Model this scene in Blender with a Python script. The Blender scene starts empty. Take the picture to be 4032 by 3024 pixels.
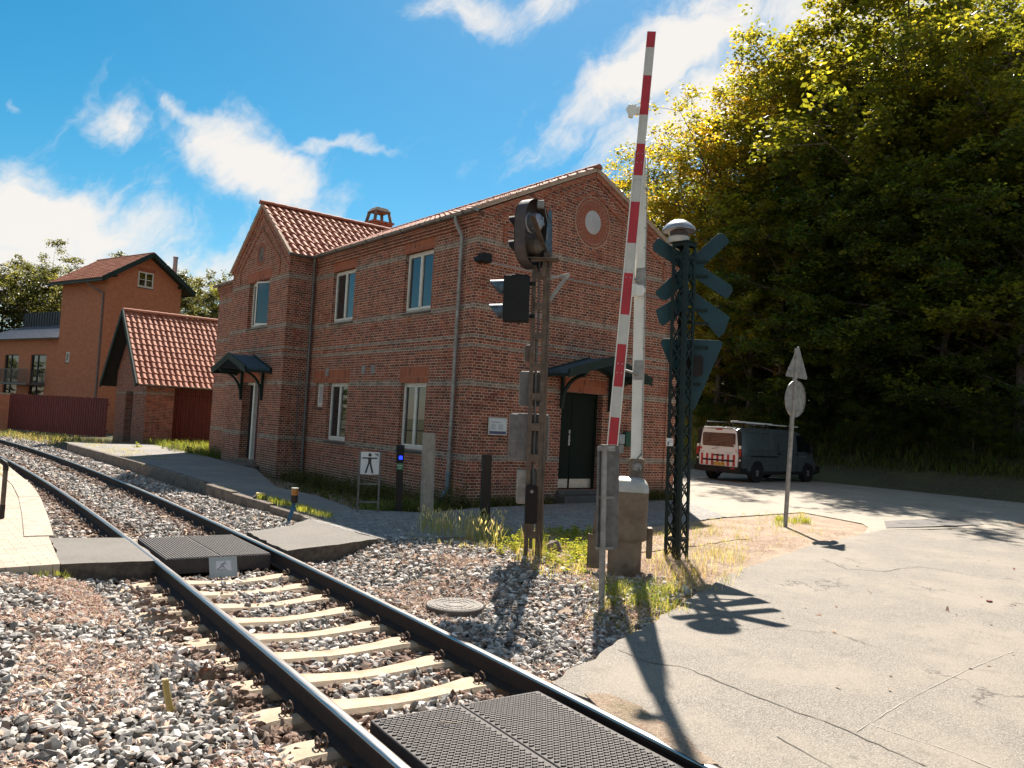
import bpy, bmesh, math, random
import numpy as np
from mathutils import Vector, Matrix, Euler
R = math.radians
PI = math.pi
sc = bpy.context.scene
COL = sc.collection

# ------------------------------------------------------------------ camera
CAM_H = 1.83
FPX = 3154.0                       # focal length for a 4032 px wide picture
YAW, PIT, ROL = R(38.3728), R(2.7378), R(3.1032)
_cy, _sy, _cp, _sp = math.cos(YAW), math.sin(YAW), math.cos(PIT), math.sin(PIT)
FW = Vector((_sy*_cp, _cy*_cp, _sp))
_r = Vector((_cy, -_sy, 0)); _u = _r.cross(FW)
RT = _r*math.cos(ROL) + _u*math.sin(ROL)
UP = -_r*math.sin(ROL) + _u*math.cos(ROL)
cd = bpy.data.cameras.new('camera'); cam = bpy.data.objects.new('camera', cd); COL.objects.link(cam)
cd.sensor_width = 36.0; cd.lens = 36.0*FPX/4032.0; cd.clip_start = 0.05; cd.clip_end = 3000
m = Matrix((RT, UP, -FW)).transposed().to_4x4(); m.translation = Vector((0, 0, CAM_H)); cam.matrix_world = m
sc.camera = cam

# ------------------------------------------------------------------ sun and sky
SUN = Vector((0.60, 0.64, 1.0)).normalized()
SUN_EL = math.asin(SUN.z); SUN_AZ = math.atan2(SUN.x, SUN.y)
sl = bpy.data.lights.new('sun', 'SUN'); sl.energy = 5.0; sl.angle = R(0.53); sl.color = (1.0, 0.93, 0.82)
so = bpy.data.objects.new('sun', sl); COL.objects.link(so)
so.rotation_euler = (-SUN).to_track_quat('-Z', 'Y').to_euler(); so.location = (20, 20, 40)

sc.view_settings.view_transform = 'Standard'; sc.view_settings.look = 'None'
sc.view_settings.exposure = 1.35; sc.view_settings.gamma = 1.0
sc.render.engine = 'CYCLES'
sc.cycles.max_bounces = 6; sc.cycles.transparent_max_bounces = 6


def cam_dir(px, py):
    "direction in the world of a pixel of the 4032 px picture"
    return FW + RT*((px-2016)/FPX) - UP*((py-1512)/FPX)


class NT:
    "small helper for writing node trees"
    def __init__(s, tree): s.t = tree; s.n = tree.nodes; s.l = tree.links
    def node(s, typ, **kw):
        n = s.n.new(typ)
        for k, v in kw.items():
            if k == 'ins':
                for a, b in v.items(): s.put(n.inputs[a], b)
            else: setattr(n, k, v)
        return n
    def put(s, sock, v):
        if hasattr(v, 'is_output') or isinstance(v, bpy.types.NodeSocket): s.l.new(v, sock)
        elif isinstance(v, (tuple, list)):
            if len(v) == 3 and sock.type == 'RGBA': v = (*v, 1)
            sock.default_value = v
        else: sock.default_value = v
    def M(s, op, a, b=0.0, c=0.0, clamp=False):
        n = s.node('ShaderNodeMath', operation=op); n.use_clamp = clamp
        s.put(n.inputs[0], a); s.put(n.inputs[1], b)
        if len(n.inputs) > 2: s.put(n.inputs[2], c)
        return n.outputs[0]
    def V(s, op, a, b=(0, 0, 0)):
        n = s.node('ShaderNodeVectorMath', operation=op); s.put(n.inputs[0], a); s.put(n.inputs[1], b)
        return n.outputs['Value'] if op in ('DOT_PRODUCT', 'LENGTH') else n.outputs['Vector']
    def mix(s, f, a, b, mode='MIX'):
        n = s.node('ShaderNodeMix', data_type='RGBA', blend_type=mode); n.clamp_factor = True
        s.put(n.inputs[0], f); s.put(n.inputs[6], a); s.put(n.inputs[7], b)
        return n.outputs[2]
    def noise(s, vec, scale, detail=4, rough=0.55, dist=0.0, out='Fac'):
        n = s.node('ShaderNodeTexNoise'); s.put(n.inputs['Scale'], scale); s.put(n.inputs['Detail'], detail)
        s.put(n.inputs['Roughness'], rough); s.put(n.inputs['Distortion'], dist)
        if vec is not None: s.put(n.inputs['Vector'], vec)
        return n.outputs[out]
    def ramp(s, f, stops, interp='LINEAR'):
        n = s.node('ShaderNodeValToRGB'); n.color_ramp.interpolation = interp; e = n.color_ramp.elements
        while len(e) > 1: e.remove(e[0])
        e[0].position = stops[0][0]; e[0].color = tuple(stops[0][1])+(1,) if len(stops[0][1]) == 3 else stops[0][1]
        for p, c in stops[1:]:
            x = e.new(p); x.color = tuple(c)+(1,) if len(c) == 3 else c
        s.put(n.inputs[0], f); return n.outputs[0]
    def step(s, x, lo, hi):
        n = s.node('ShaderNodeMapRange', interpolation_type='SMOOTHSTEP'); s.put(n.inputs[0], x)
        s.put(n.inputs[1], lo); s.put(n.inputs[2], hi); return n.outputs[0]


w = bpy.data.worlds.new('World'); sc.world = w; w.use_nodes = True
T = NT(w.node_tree); bg = w.node_tree.nodes['Background']
sky = T.node('ShaderNodeTexSky', sky_type='NISHITA'); sky.sun_disc = False
sky.sun_elevation = SUN_EL; sky.sun_rotation = SUN_AZ
sky.air_density = 1.0; sky.dust_density = 0.3; sky.ozone_density = 3.0; sky.altitude = 0
hs = T.node('ShaderNodeHueSaturation', ins={'Hue': 0.478, 'Saturation': 1.45, 'Value': 0.56, 'Color': sky.outputs[0]})
geo = T.node('ShaderNodeTexCoord'); D = geo.outputs['Generated']
# wispy cirrus, described by directions in the sky
wob = T.noise(D, 5.0, 5, 0.6, out='Color')
_s = T.node('ShaderNodeVectorMath', operation='SCALE'); T.put(_s.inputs[0], T.V('SUBTRACT', wob, (0.5, 0.5, 0.5))); _s.inputs['Scale'].default_value = 0.16
Dw = T.V('ADD', D, _s.outputs[0])
def lobe(p0, p1, half, soft=1.0):
    "a cloud mass that lies along the line between two sky directions"
    a = cam_dir(*p0).normalized(); b = cam_dir(*p1).normalized()
    c = (a+b).normalized(); tx = (b-a); L = tx.length/2; tx = (tx - c*tx.dot(c)).normalized(); ty = c.cross(tx)
    hw = half/FPX
    dx = T.M('DIVIDE', T.V('DOT_PRODUCT', Dw, tuple(tx)), L)
    dy = T.M('DIVIDE', T.V('DOT_PRODUCT', Dw, tuple(ty)), hw)
    r2 = T.M('ADD', T.M('MULTIPLY', dx, dx), T.M('MULTIPLY', dy, dy))
    front = T.M('GREATER_THAN', T.V('DOT_PRODUCT', D, tuple(c)), 0.2)
    g = T.M('MULTIPLY', T.M('EXPONENT', T.M('MULTIPLY', r2, -1.0)), front)
    return T.M('MULTIPLY', g, soft)
lobes = [((620, 600), (1330, 800), 150, 1.6), ((560, 450), (830, 620), 62, 1.0), ((350, 450), (560, 590), 66, 1.0), ((1000, 640), (1560, 560), 38, .9), ((1100, 840), (1400, 880), 70, 1.0),
         ((-900, 780), (760, 960), 175, 1.75), ((-900, 1080), (1000, 1100), 150, 1.6),
         ((2170, 560), (3200, -180), 125, 1.7), ((2420, 650), (3500, 120), 160, 1.7), ((1900, 130), (2700, -250), 110, 1.05), ((2600, 250), (3100, -60), 150, 1.1),
         ((2950, 200), (4300, -300), 420, 1.7), ((1650, 30), (2100, 150), 75, .9), ((2600, 60), (3300, -200), 130, 1.3), ((2450, 720), (2700, 640), 80, .9), ((0, 320), (60, 330), 40, .6), ((1500, 900), (1850, 880), 40, 1.0)]
acc = None
for a, b, h, k in lobes:
    g = lobe(a, b, h, k); acc = g if acc is None else T.M('MAXIMUM', acc, g)
# streaks run along one direction of the sky
sa = cam_dir(2150, 600).normalized(); sb = cam_dir(3100, -100).normalized()
tx = (sb-sa).normalized(); ty = sa.cross(tx).normalized(); tz = tx.cross(ty)
cmb = T.node('ShaderNodeCombineXYZ')
T.put(cmb.inputs[0], T.M('MULTIPLY', T.V('DOT_PRODUCT', Dw, tuple(tx)), 3.0))
T.put(cmb.inputs[1], T.M('MULTIPLY', T.V('DOT_PRODUCT', Dw, tuple(ty)), 16.0))
T.put(cmb.inputs[2], T.M('MULTIPLY', T.V('DOT_PRODUCT', Dw, tuple(tz)), 6.0))
streak = T.noise(cmb.outputs[0], 1.6, 8, 0.62, 0.4)
fine = T.noise(D, 14.0, 9, 0.66, 0.8)
det = T.M('ADD', T.M('MULTIPLY', streak, 0.62), T.M('MULTIPLY', fine, 0.38))
dens = T.M('ADD', acc, T.M('MULTIPLY', T.M('SUBTRACT', det, 0.52), 2.6))
bgc = T.M('MULTIPLY', T.step(T.noise(D, 2.2, 6, .6, .3), .55, .8), 0.25)
cf = T.M('MULTIPLY', T.step(dens, 0.22, 1.25), 0.97)
updn = T.node('ShaderNodeSeparateXYZ'); T.put(updn.inputs[0], D)
horiz = T.M('MULTIPLY', T.step(updn.outputs[2], 0.12, 0.0), 0.25)
cf = T.M('MAXIMUM', cf, horiz)
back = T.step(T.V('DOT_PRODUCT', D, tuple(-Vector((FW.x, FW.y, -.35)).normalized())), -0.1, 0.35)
cf = T.M('MAXIMUM', cf, T.M('MULTIPLY', back, T.M('MULTIPLY', T.step(T.noise(Dw, 3.0, 6, .6, .4), .44, .60), .8)))  # unseen clouds behind the camera, added as neutral fill light
cloudc = T.node('ShaderNodeRGB'); cloudc.outputs[0].default_value = (4.7, 4.5, 4.25, 1)
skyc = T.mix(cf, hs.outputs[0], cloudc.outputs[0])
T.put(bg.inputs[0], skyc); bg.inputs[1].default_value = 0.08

# ------------------------------------------------------------------ mesh and object helpers
def tag(o, label=None, cat=None, group=None, kind=None):
    if label: o['label'] = label
    if cat: o['category'] = cat
    if group: o['group'] = group
    if kind: o['kind'] = kind
    return o

def root_of(p):
    while p is not None and p.parent is not None: p = p.parent
    return p

def thing(name, loc, label, cat, group=None, rz=0.0):
    o = bpy.data.objects.new(name, None); COL.objects.link(o)
    o.location = loc; o.rotation_euler = (0, 0, rz); o.empty_display_size = 0.3
    return tag(o, label, cat, group)

def link_mesh(name, V, F, mats, mi=None, parent=None, local=False, uv=None, col=None, smooth=True, sharp=32, bevel=0.0):
    V = np.asarray(V, dtype=np.float64).reshape(-1, 3)
    me = bpy.data.meshes.new(name)
    if isinstance(F, np.ndarray):
        k = F.shape[1]; sizes = np.full(len(F), k, dtype=np.int32); flat = F.astype(np.int32).ravel()
    else:
        sizes = np.array([len(f) for f in F], dtype=np.int32)
        flat = np.array([i for f in F for i in f], dtype=np.int32)
    starts = np.concatenate(([0], np.cumsum(sizes)[:-1])).astype(np.int32)
    # metric texture coordinates: u runs horizontally along the face, v is the height (or x, y on level faces)
    if uv is None:
        a = V[flat[starts]]; b = V[flat[starts+1]]; c = V[flat[starts+2]]
        n = np.cross(b-a, c-a); ln = np.linalg.norm(n, axis=1); ln[ln == 0] = 1; n = n/ln[:, None]
        lvl = np.abs(n[:, 2]) > 0.75
        h = np.hypot(n[:, 0], n[:, 1]); h[h < 1e-6] = 1
        t = np.stack([-n[:, 1]/h, n[:, 0]/h], 1)
        fi = np.repeat(np.arange(len(sizes)), sizes); P = V[flat]
        u = np.where(lvl[fi], P[:, 0], P[:, 0]*t[fi, 0]+P[:, 1]*t[fi, 1])
        v = np.where(lvl[fi], P[:, 1], P[:, 2])
        uvl = np.stack([u, v], 1)
    else:
        uvl = np.asarray(uv).reshape(-1, 2)[flat]
    if parent is not None and not local:
        r = root_of(parent); rz = -r.rotation_euler.z
        Q = V - np.array(r.location); cz, sz = math.cos(rz), math.sin(rz)
        V = np.stack([Q[:, 0]*cz-Q[:, 1]*sz, Q[:, 0]*sz+Q[:, 1]*cz, Q[:, 2]], 1)
    me.vertices.add(len(V)); me.vertices.foreach_set('co', V.astype(np.float32).ravel())
    me.loops.add(len(flat)); me.loops.foreach_set('vertex_index', flat)
    me.polygons.add(len(sizes)); me.polygons.foreach_set('loop_start', starts); me.polygons.foreach_set('loop_total', sizes)
    if mi is not None: me.polygons.foreach_set('material_index', np.asarray(mi, dtype=np.int32))
    me.update(calc_edges=True)
    l = me.uv_layers.new(name='UVMap'); l.data.foreach_set('uv', uvl.astype(np.float32).ravel())
    if col is not None:
        at = me.color_attributes.new('tint', 'FLOAT_COLOR', 'POINT')
        c = np.asarray(col, dtype=np.float32)
        if c.ndim == 1: c = np.stack([c, c, c], 1)
        at.data.foreach_set('color', np.concatenate([c, np.ones((len(c), 1), np.float32)], 1).ravel())
    me.polygons.foreach_set('use_smooth', np.full(len(sizes), bool(smooth)))
    if smooth: me.set_sharp_from_angle(angle=R(sharp))
    for mt in (mats if isinstance(mats, (list, tuple)) else [mats]): me.materials.append(mt)
    o = bpy.data.objects.new(name, me); COL.objects.link(o)
    if parent is not None: o.parent = parent
    if bevel > 0:
        b = o.modifiers.new('bevel', 'BEVEL'); b.width = bevel; b.segments = 2; b.limit_method = 'ANGLE'; b.angle_limit = R(40)
        b.harden_normals = False
    return o


class MB:
    def __init__(s): s.V = []; s.F = []; s.MI = []
    def add(s, V, F, mi=0):
        k = len(s.V); s.V += [tuple(v) for v in V]
        for f in F: s.F.append([i+k for i in f]); s.MI.append(mi)
        return s
    def box(s, x0, x1, y0, y1, z0, z1, mi=0, mat=None):
        V = [(x, y, z) for z in (z0, z1) for y in (y0, y1) for x in (x0, x1)]
        if mat is not None: V = [mat @ Vector(v) for v in V]
        return s.add(V, [(0, 2, 3, 1), (4, 5, 7, 6), (0, 1, 5, 4), (2, 6, 7, 3), (0, 4, 6, 2), (1, 3, 7, 5)], mi)
    def cbox(s, c, size, mi=0, rot=None):
        m = Matrix.Translation(Vector(c))
        if rot is not None: m = m @ (Euler(rot).to_matrix().to_4x4() if not isinstance(rot, Matrix) else rot.to_4x4())
        a, b, d = size[0]/2, size[1]/2, size[2]/2
        return s.box(-a, a, -b, b, -d, d, mi, m)
    def beam(s, p, q, w_, h_, mi=0, up=(0, 0, 1), roll=0.0):
        p, q = Vector(p), Vector(q); d = q-p; L = d.length; d.normalize(); u = Vector(up)
        if abs(d.dot(u)) > 0.98: u = Vector((0, 1, 0))
        x = d.cross(u).normalized(); z = x.cross(d).normalized()
        if roll: x, z = x*math.cos(roll)+z*math.sin(roll), z*math.cos(roll)-x*math.sin(roll)
        V = []
        for t in (p, q):
            for a, b in ((-1, -1), (1, -1), (1, 1), (-1, 1)): V.append(t + x*(a*w_/2) + z*(b*h_/2))
        return s.add(V, [(3, 2, 1, 0), (4, 5, 6, 7), (0, 1, 5, 4), (1, 2, 6, 5), (2, 3, 7, 6), (3, 0, 4, 7)], mi)
    def extrude(s, pts, o, U, W, N, d0, d1, mi=0, side=None):
        "polygon (u,w) in the plane o+uU+wW, pushed from d0 to d1 along N"
        o, U, W, N = Vector(o), Vector(U), Vector(W), Vector(N); n = len(pts)
        V = [o+U*a+W*b+N*d0 for a, b in pts] + [o+U*a+W*b+N*d1 for a, b in pts]
        ar = sum(pts[i][0]*pts[(i+1) % n][1]-pts[(i+1) % n][0]*pts[i][1] for i in range(n))
        flip = (ar > 0) == (U.cross(W).dot(N)*(d1-d0) > 0)
        A = list(range(n)); B = [i+n for i in range(n)]
        s.add(V, [A[::-1] if flip else A, B if flip else B[::-1]], mi)
        F = []
        for i in range(n):
            j = (i+1) % n; f = (i, j, j+n, i+n); F.append(f if flip else f[::-1])
        k = len(s.V)-2*n
        for f in F: s.F.append([i+k for i in f]); s.MI.append(mi if side is None else side)
        return s
    def tube(s, pts, r, n=10, mi=0, caps=True):
        pts = [Vector(p) for p in pts]; rs = r if isinstance(r, (list, tuple)) else [r]*len(pts)
        V = []; prev = None
        for i, p in enumerate(pts):
            d = (pts[min(i+1, len(pts)-1)]-pts[max(i-1, 0)]).normalized()
            if prev is None:
                u = Vector((0, 0, 1)) if abs(d.z) < 0.9 else Vector((1, 0, 0)); x = d.cross(u).normalized()
            else: x = (prev - d*prev.dot(d)).normalized()
            prev = x; y = d.cross(x)
            for k in range(n):
                a = 2*PI*k/n; V.append(p + (x*math.cos(a)+y*math.sin(a))*rs[i])
        F = []
        for i in range(len(pts)-1):
            for k in range(n):
                a = i*n+k; b = i*n+(k+1) % n; F.append((a, b, b+n, a+n))
        if caps: F.append(tuple(range(n))[::-1]); F.append(tuple(range((len(pts)-1)*n, len(pts)*n)))
        return s.add(V, F, mi)
    def lathe(s, prof, c=(0, 0, 0), axis=(0, 0, 1), n=24, mi=0, caps=True, sx=1.0, sy=1.0):
        c = Vector(c); N = Vector(axis).normalized(); u = Vector((0, 0, 1)) if abs(N.z) < .9 else Vector((0, -1, 0))
        X = u.cross(N).normalized(); Y = N.cross(X); V = []
        for r, h in prof:
            for k in range(n):
                a = 2*PI*k/n; V.append(c + X*(math.cos(a)*r*sx) + Y*(math.sin(a)*r*sy) + N*h)
        F = []
        for i in range(len(prof)-1):
            for k in range(n):
                a = i*n+k; b = i*n+(k+1) % n; F.append((a, b, b+n, a+n))
        if caps: F.append(tuple(range(n))[::-1]); F.append(tuple(range((len(prof)-1)*n, len(prof)*n)))
        return s.add(V, F, mi)
    def rbox(s, o, U, W, N, x0, x1, z0, z1, d0, d1, r, mi=0, seg=4):
        "rounded rectangle plate"
        pts = []
        for cx, cz, a0 in ((x1-r, z1-r, 0), (x0+r, z1-r, 90), (x0+r, z0+r, 180), (x1-r, z0+r, 270)):
            for k in range(seg+1):
                a = R(a0+90*k/seg); pts.append((cx+r*math.cos(a), cz+r*math.sin(a)))
        return s.extrude(pts, o, U, W, N, d0, d1, mi)
    def build(s, name, mats, parent=None, **kw):
        return link_mesh(name, s.V, s.F, mats, s.MI, parent, **kw)

def copy_tree(o, parent=None):
    c = o.copy(); COL.objects.link(c); c.parent = parent
    for ch in list(o.children): copy_tree(ch, c)
    return c
X3, Y3, Z3 = Vector((1, 0, 0)), Vector((0, 1, 0)), Vector((0, 0, 1))

def at_z(px, py, z=0.0):
    d = cam_dir(px, py); t = (z-CAM_H)/d.z; return Vector((0, 0, CAM_H)) + d*t

class Face:
    "a thing that stands at base, turned to the viewer's side: local x to the right, y away, z up"
    def __init__(s, base):
        s.b = Vector(base); n = Vector((base[0], base[1], 0)); s.D = n.length; s.n = n.normalized()
        s.r = Vector((s.n.y, -s.n.x, 0)); s.rz = math.atan2(s.r.y, s.r.x)
    def uz(s, px, py, dd=0.0):
        d = cam_dir(px, py); t = (s.D+dd)/(d.dot(s.n)); P = Vector((0, 0, CAM_H)) + d*t - s.b
        return (P.dot(s.r), P.z)
    def p3(s, px, py, dd=0.0):
        u, z = s.uz(px, py, dd); return Vector((u, dd, z))

# ------------------------------------------------------------------ materials
def new_mat(name):
    m = bpy.data.materials.new(name); m.use_nodes = True; T = NT(m.node_tree)
    return m, T, m.node_tree.nodes['Principled BSDF']

def bump(T, b, h, strength=0.3, dist=0.01):
    n = T.node('ShaderNodeBump', ins={'Strength': strength, 'Distance': dist, 'Height': h}); T.put(b.inputs['Normal'], n.outputs[0])

def plain(name, c1, c2=None, rough=0.6, metal=0.0, scale=6.0, bmp=0.0, bscale=60.0, spec=0.5, streak=False, dirt=None, dirt_amt=0.5, dscale=2.5, obj=True):
    "a painted, cast or natural surface with mottling, optional run marks and bump"
    m, T, b = new_mat(name); tc = T.node('ShaderNodeTexCoord'); P = tc.outputs['Object']
    c2 = c2 or tuple(x*0.75 for x in c1)
    f = T.step(T.noise(P, scale, 5, 0.62), 0.32, 0.68); col = T.mix(f, c1, c2)
    if dirt:
        mp = T.node('ShaderNodeMapping'); T.put(mp.inputs[0], P); mp.inputs['Scale'].default_value = (1, 1, 0.16 if streak else 1)
        g = T.step(T.noise(mp.outputs[0], dscale*(3 if streak else 1), 6, 0.7), 0.5, 0.72)
        col = T.mix(T.M('MULTIPLY', g, dirt_amt), col, dirt)
    T.put(b.inputs['Base Color'], col); b.inputs['Metallic'].default_value = metal
    b.inputs['Specular IOR Level'].default_value = spec
    T.put(b.inputs['Roughness'], T.M('ADD', T.M('MULTIPLY', T.noise(P, scale*4, 3), 0.16), rough-0.08))
    if bmp: bump(T, b, T.noise(P, bscale, 5, 0.65), bmp, 0.006)
    return m

def brick(name, reds, mortar, w_=0.24, h=0.0667, gap=0.0155, bands=(), zmax_dark=0.0, grime=0.35, dark=(0.045, 0.028, 0.028), dark_amt=0.5, soft=False, worn=0.6, cross=True):
    m, T, b = new_mat(name); uv = T.node('ShaderNodeUVMap'); U = uv.outputs[0]
    sp = T.node('ShaderNodeSeparateXYZ'); T.put(sp.inputs[0], U)
    wn = T.noise(U, 3.0, 3, .6, out='Color')
    jit = T.node('ShaderNodeVectorMath', operation='SCALE'); T.put(jit.inputs[0], T.V('SUBTRACT', wn, (.5, .5, .5))); jit.inputs['Scale'].default_value = 0.012
    U2 = T.V('ADD', U, jit.outputs[0])
    def tex(bw, off):
        n = T.node('ShaderNodeTexBrick', offset=off, offset_frequency=2, squash=1.0)
        T.put(n.inputs['Vector'], U2); T.put(n.inputs['Color1'], (0, 0, 0)); T.put(n.inputs['Color2'], (1, 1, 1)); T.put(n.inputs['Mortar'], (0.5, 0.5, 0.5))
        n.inputs['Scale'].default_value = 1.0; n.inputs['Mortar Size'].default_value = gap/2; n.inputs['Mortar Smooth'].default_value = 0.25
        n.inputs['Bias'].default_value = 0.0; n.inputs['Brick Width'].default_value = bw; n.inputs['Row Height'].default_value = h
        return n.outputs['Color'], n.outputs['Fac']
    c1, f1 = tex(w_, 0.25); c2, f2 = tex(w_/2, 0.0)
    row = T.M('MODULO', T.M('FLOOR', T.M('DIVIDE', T.node('ShaderNodeSeparateXYZ', ins={0: U2}).outputs[1], h)), 2.0)
    par = T.M('ABSOLUTE', row) if cross else 0.0
    cc = T.mix(par, c1, c2); ff = T.mix(par, f1, f2)
    rnd = T.node('ShaderNodeRGBToBW', ins={0: cc}).outputs[0]
    # brick faces: red family, some dark burnt headers, some pale
    col = T.ramp(rnd, [(0.0, reds[0]), (0.35, reds[1]), (0.7, reds[2]), (1.0, reds[3])])
    big = T.noise(U, 0.55, 5, .6); mid = T.noise(U, 2.3, 5, .65); fin = T.noise(U, 55, 4, .7)
    isdark = T.M('MULTIPLY', T.step(rnd, 0.80-0.18*dark_amt, 0.86-0.18*dark_amt), T.step(mid, .42, .62))
    col = T.mix(T.M('MULTIPLY', isdark, 0.85), col, dark)
    col = T.mix(T.M('MULTIPLY', T.step(big, .45, .75), grime), col, tuple(x*0.45 for x in reds[1]))
    col = T.mix(T.M('MULTIPLY', T.step(fin, .45, .8), 0.35), col, tuple(min(1, x*1.7) for x in reds[2]))
    z = sp.outputs[1]
    if bands:
        bm = None
        for z0, z1 in bands:
            k = T.M('COMPARE', z, (z0+z1)/2, (z1-z0)/2+0.002); bm = k if bm is None else T.M('MAXIMUM', bm, k)
        gcol = T.ramp(rnd, [(0.0, (.11, .092, .08)), (.5, (.17, .135, .11)), (1.0, (.25, .20, .16))])
        lime = T.step(T.noise(U, 7, 5, .7), .5, .66)
        gcol = T.mix(T.M('MULTIPLY', lime, .55), gcol, (.30, .26, .21))
        col = T.mix(bm, col, gcol)
    # lime bloom and worn patches
    bloom = T.M('MULTIPLY', T.step(T.noise(U, 1.1, 7, .7, .3), .56, .78), worn*0.55)
    col = T.mix(bloom, col, (.34, .24, .19))
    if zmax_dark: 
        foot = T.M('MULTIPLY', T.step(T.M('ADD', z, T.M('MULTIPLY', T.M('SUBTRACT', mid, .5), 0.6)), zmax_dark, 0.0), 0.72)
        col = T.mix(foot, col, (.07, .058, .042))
    mcol = T.mix(T.step(T.noise(U, 4, 4, .6), .35, .65), mortar, tuple(x*0.6 for x in mortar))
    mfac = T.node('ShaderNodeRGBToBW', ins={0: ff}).outputs[0]
    # some joints are smeared over or filled with dirt
    vis = T.step(T.noise(U, 1.6, 6, .7, .5), .33, .47)
    mf = T.M('MULTIPLY', mfac, T.M('ADD', T.M('MULTIPLY', vis, .62), .38))
    out = T.mix(mf, col, mcol)
    T.put(b.inputs['Base Color'], out); b.inputs['Roughness'].default_value = 0.88; b.inputs['Specular IOR Level'].default_value = .25
    hgt = T.M('ADD', T.M('MULTIPLY', mfac, -1.0), T.M('MULTIPLY', fin, .35))
    bump(T, b, hgt, 0.5, 0.012)
    return m

MT = {}
BANDS = [(5.78, 5.91), (4.30, 4.43), (3.66, 3.73), (3.45, 3.52), (2.58, 2.71), (0.95, 1.08)]
RED = [(.10, .027, .017), (.20, .054, .031), (.30, .085, .046), (.15, .042, .028)]
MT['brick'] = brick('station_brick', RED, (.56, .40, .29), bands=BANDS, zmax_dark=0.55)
MT['brick_plain'] = brick('station_brick_unbanded', RED, (.50, .35, .25))
MT['brick_tower'] = brick('tower_brick', [(.38, .115, .055), (.44, .145, .070), (.48, .17, .085), (.40, .125, .06)], (.42, .22, .14), grime=.12, dark_amt=-1.5, worn=.3)
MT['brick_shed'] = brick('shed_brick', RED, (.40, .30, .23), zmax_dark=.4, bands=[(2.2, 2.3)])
MT['soldier'] = brick('soldier_brick', [(.27, .07, .035), (.31, .09, .045), (.33, .10, .05), (.29, .08, .04)], (.36, .22, .15), w_=0.068, h=0.40, gap=.010, dark_amt=0.05, cross=False, worn=.3, grime=.2)
MT['rowlock'] = brick('frieze_brick', [(.25, .07, .04), (.30, .09, .05), (.33, .11, .06), (.28, .08, .045)], (.42, .29, .21), w_=.24, h=.12, dark_amt=.05, cross=False)

def tiles_mat():
    m, T, b = new_mat('clay_pantile'); uv = T.node('ShaderNodeUVMap')
    a = T.node('ShaderNodeAttribute', attribute_name='tint')
    tc = T.node('ShaderNodeTexCoord')
    c = T.ramp(T.node('ShaderNodeRGBToBW', ins={0: a.outputs['Color']}).outputs[0], [(0, (.25, .075, .040)), (.5, (.33, .115, .065)), (1, (.41, .165, .10))])
    n = T.step(T.noise(tc.outputs['Object'], 5, 6, .7), .5, .75); c = T.mix(T.M('MULTIPLY', n, .45), c, (.20, .10, .07))
    n2 = T.step(T.noise(tc.outputs['Object'], 30, 4, .7), .55, .8); c = T.mix(T.M('MULTIPLY', n2, .25), c, (.42, .26, .17))
    T.put(b.inputs['Base Color'], c); b.inputs['Roughness'].default_value = .75; b.inputs['Specular IOR Level'].default_value = .25
    bump(T, b, T.noise(tc.outputs['Object'], 90, 4, .7), .25, .004)
    return m
MT['tile'] = tiles_mat()
MT['mortar'] = plain('verge_mortar', (.42, .30, .22), (.32, .22, .16), .9, bmp=.4)
MT['ringbrick'] = plain('ring_brick', (.24, .065, .035), (.30, .10, .055), .9, bmp=.4, scale=14)
MT['zinc'] = plain('zinc', (.22, .21, .20), (.15, .14, .14), .45, .55, 4, dirt=(.10, .085, .075), streak=True)
MT['zinc_blue'] = plain('aged_zinc_boot', (.16, .23, .26), (.10, .14, .16), .6, .2, 6)
MT['window'] = plain('white_window_paint', (.66, .62, .55), (.55, .51, .45), .45, 0, 9, dirt=(.35, .30, .25), dirt_amt=.25, streak=True)
MT['sill'] = plain('slate_sill', (.055, .048, .045), (.085, .07, .06), .7, 0, 12, bmp=.3)
MT['door_green'] = plain('dark_green_door_paint', (.007, .011, .007), (.009, .014, .009), .6, 0, 5, spec=.12)
MT['door_red'] = plain('dark_red_door_paint', (.09, .012, .010), (.07, .010, .008), .5, 0, 5)
MT['canopy_green'] = plain('dark_green_timber', (.012, .022, .017), (.022, .034, .027), .7, 0, 8, bmp=.2, spec=.25)
MT['felt_blue'] = plain('bluish_roof_felt', (.030, .075, .11), (.022, .05, .07), .6, 0, 8, bmp=.3)
MT['steel'] = plain('brushed_steel', (.42, .40, .38), (.34, .32, .30), .35, .8, 10)
MT['galv'] = plain('galvanised_steel', (.31, .285, .26), (.20, .185, .17), .55, .25, 9, dirt=(.13, .10, .08), streak=True, bmp=.08)
MT['galv_dark'] = plain('dull_galvanised_steel', (.155, .14, .13), (.095, .085, .08), .6, .2, 9, dirt=(.08, .06, .05), streak=True, bmp=.1)
MT['rust_post'] = plain('weathered_signal_steel', (.125, .088, .062), (.070, .048, .036), .75, .1, 7, dirt=(.17, .085, .035), dirt_amt=.6, streak=True, bmp=.25)
MT['signal_dark'] = plain('dark_signal_paint', (.012, .009, .009), (.020, .015, .014), .7, 0, 8, bmp=.15, spec=.2)
MT['signal_brown'] = plain('faded_signal_board', (.050, .034, .032), (.075, .052, .048), .6, .1, 9, bmp=.2)
MT['lamp_silver'] = plain('aluminium_lamp_housing', (.36, .37, .40), (.22, .22, .24), .42, .5, 14, dirt=(.12, .09, .07), bmp=.2)
MT['visor_blue'] = plain('worn_blue_visor', (.06, .11, .16), (.02, .03, .04), .45, .1, 12)
MT['mast_green'] = plain('dark_green_mast_paint', (.004, .011, .010), (.007, .016, .014), .6, 0, 9, bmp=.15, spec=.25)
MT['sign_back'] = plain('teal_sign_back', (.010, .042, .052), (.008, .032, .042), .55, 0, 3, dirt=(.02, .03, .035), spec=.3)
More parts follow.
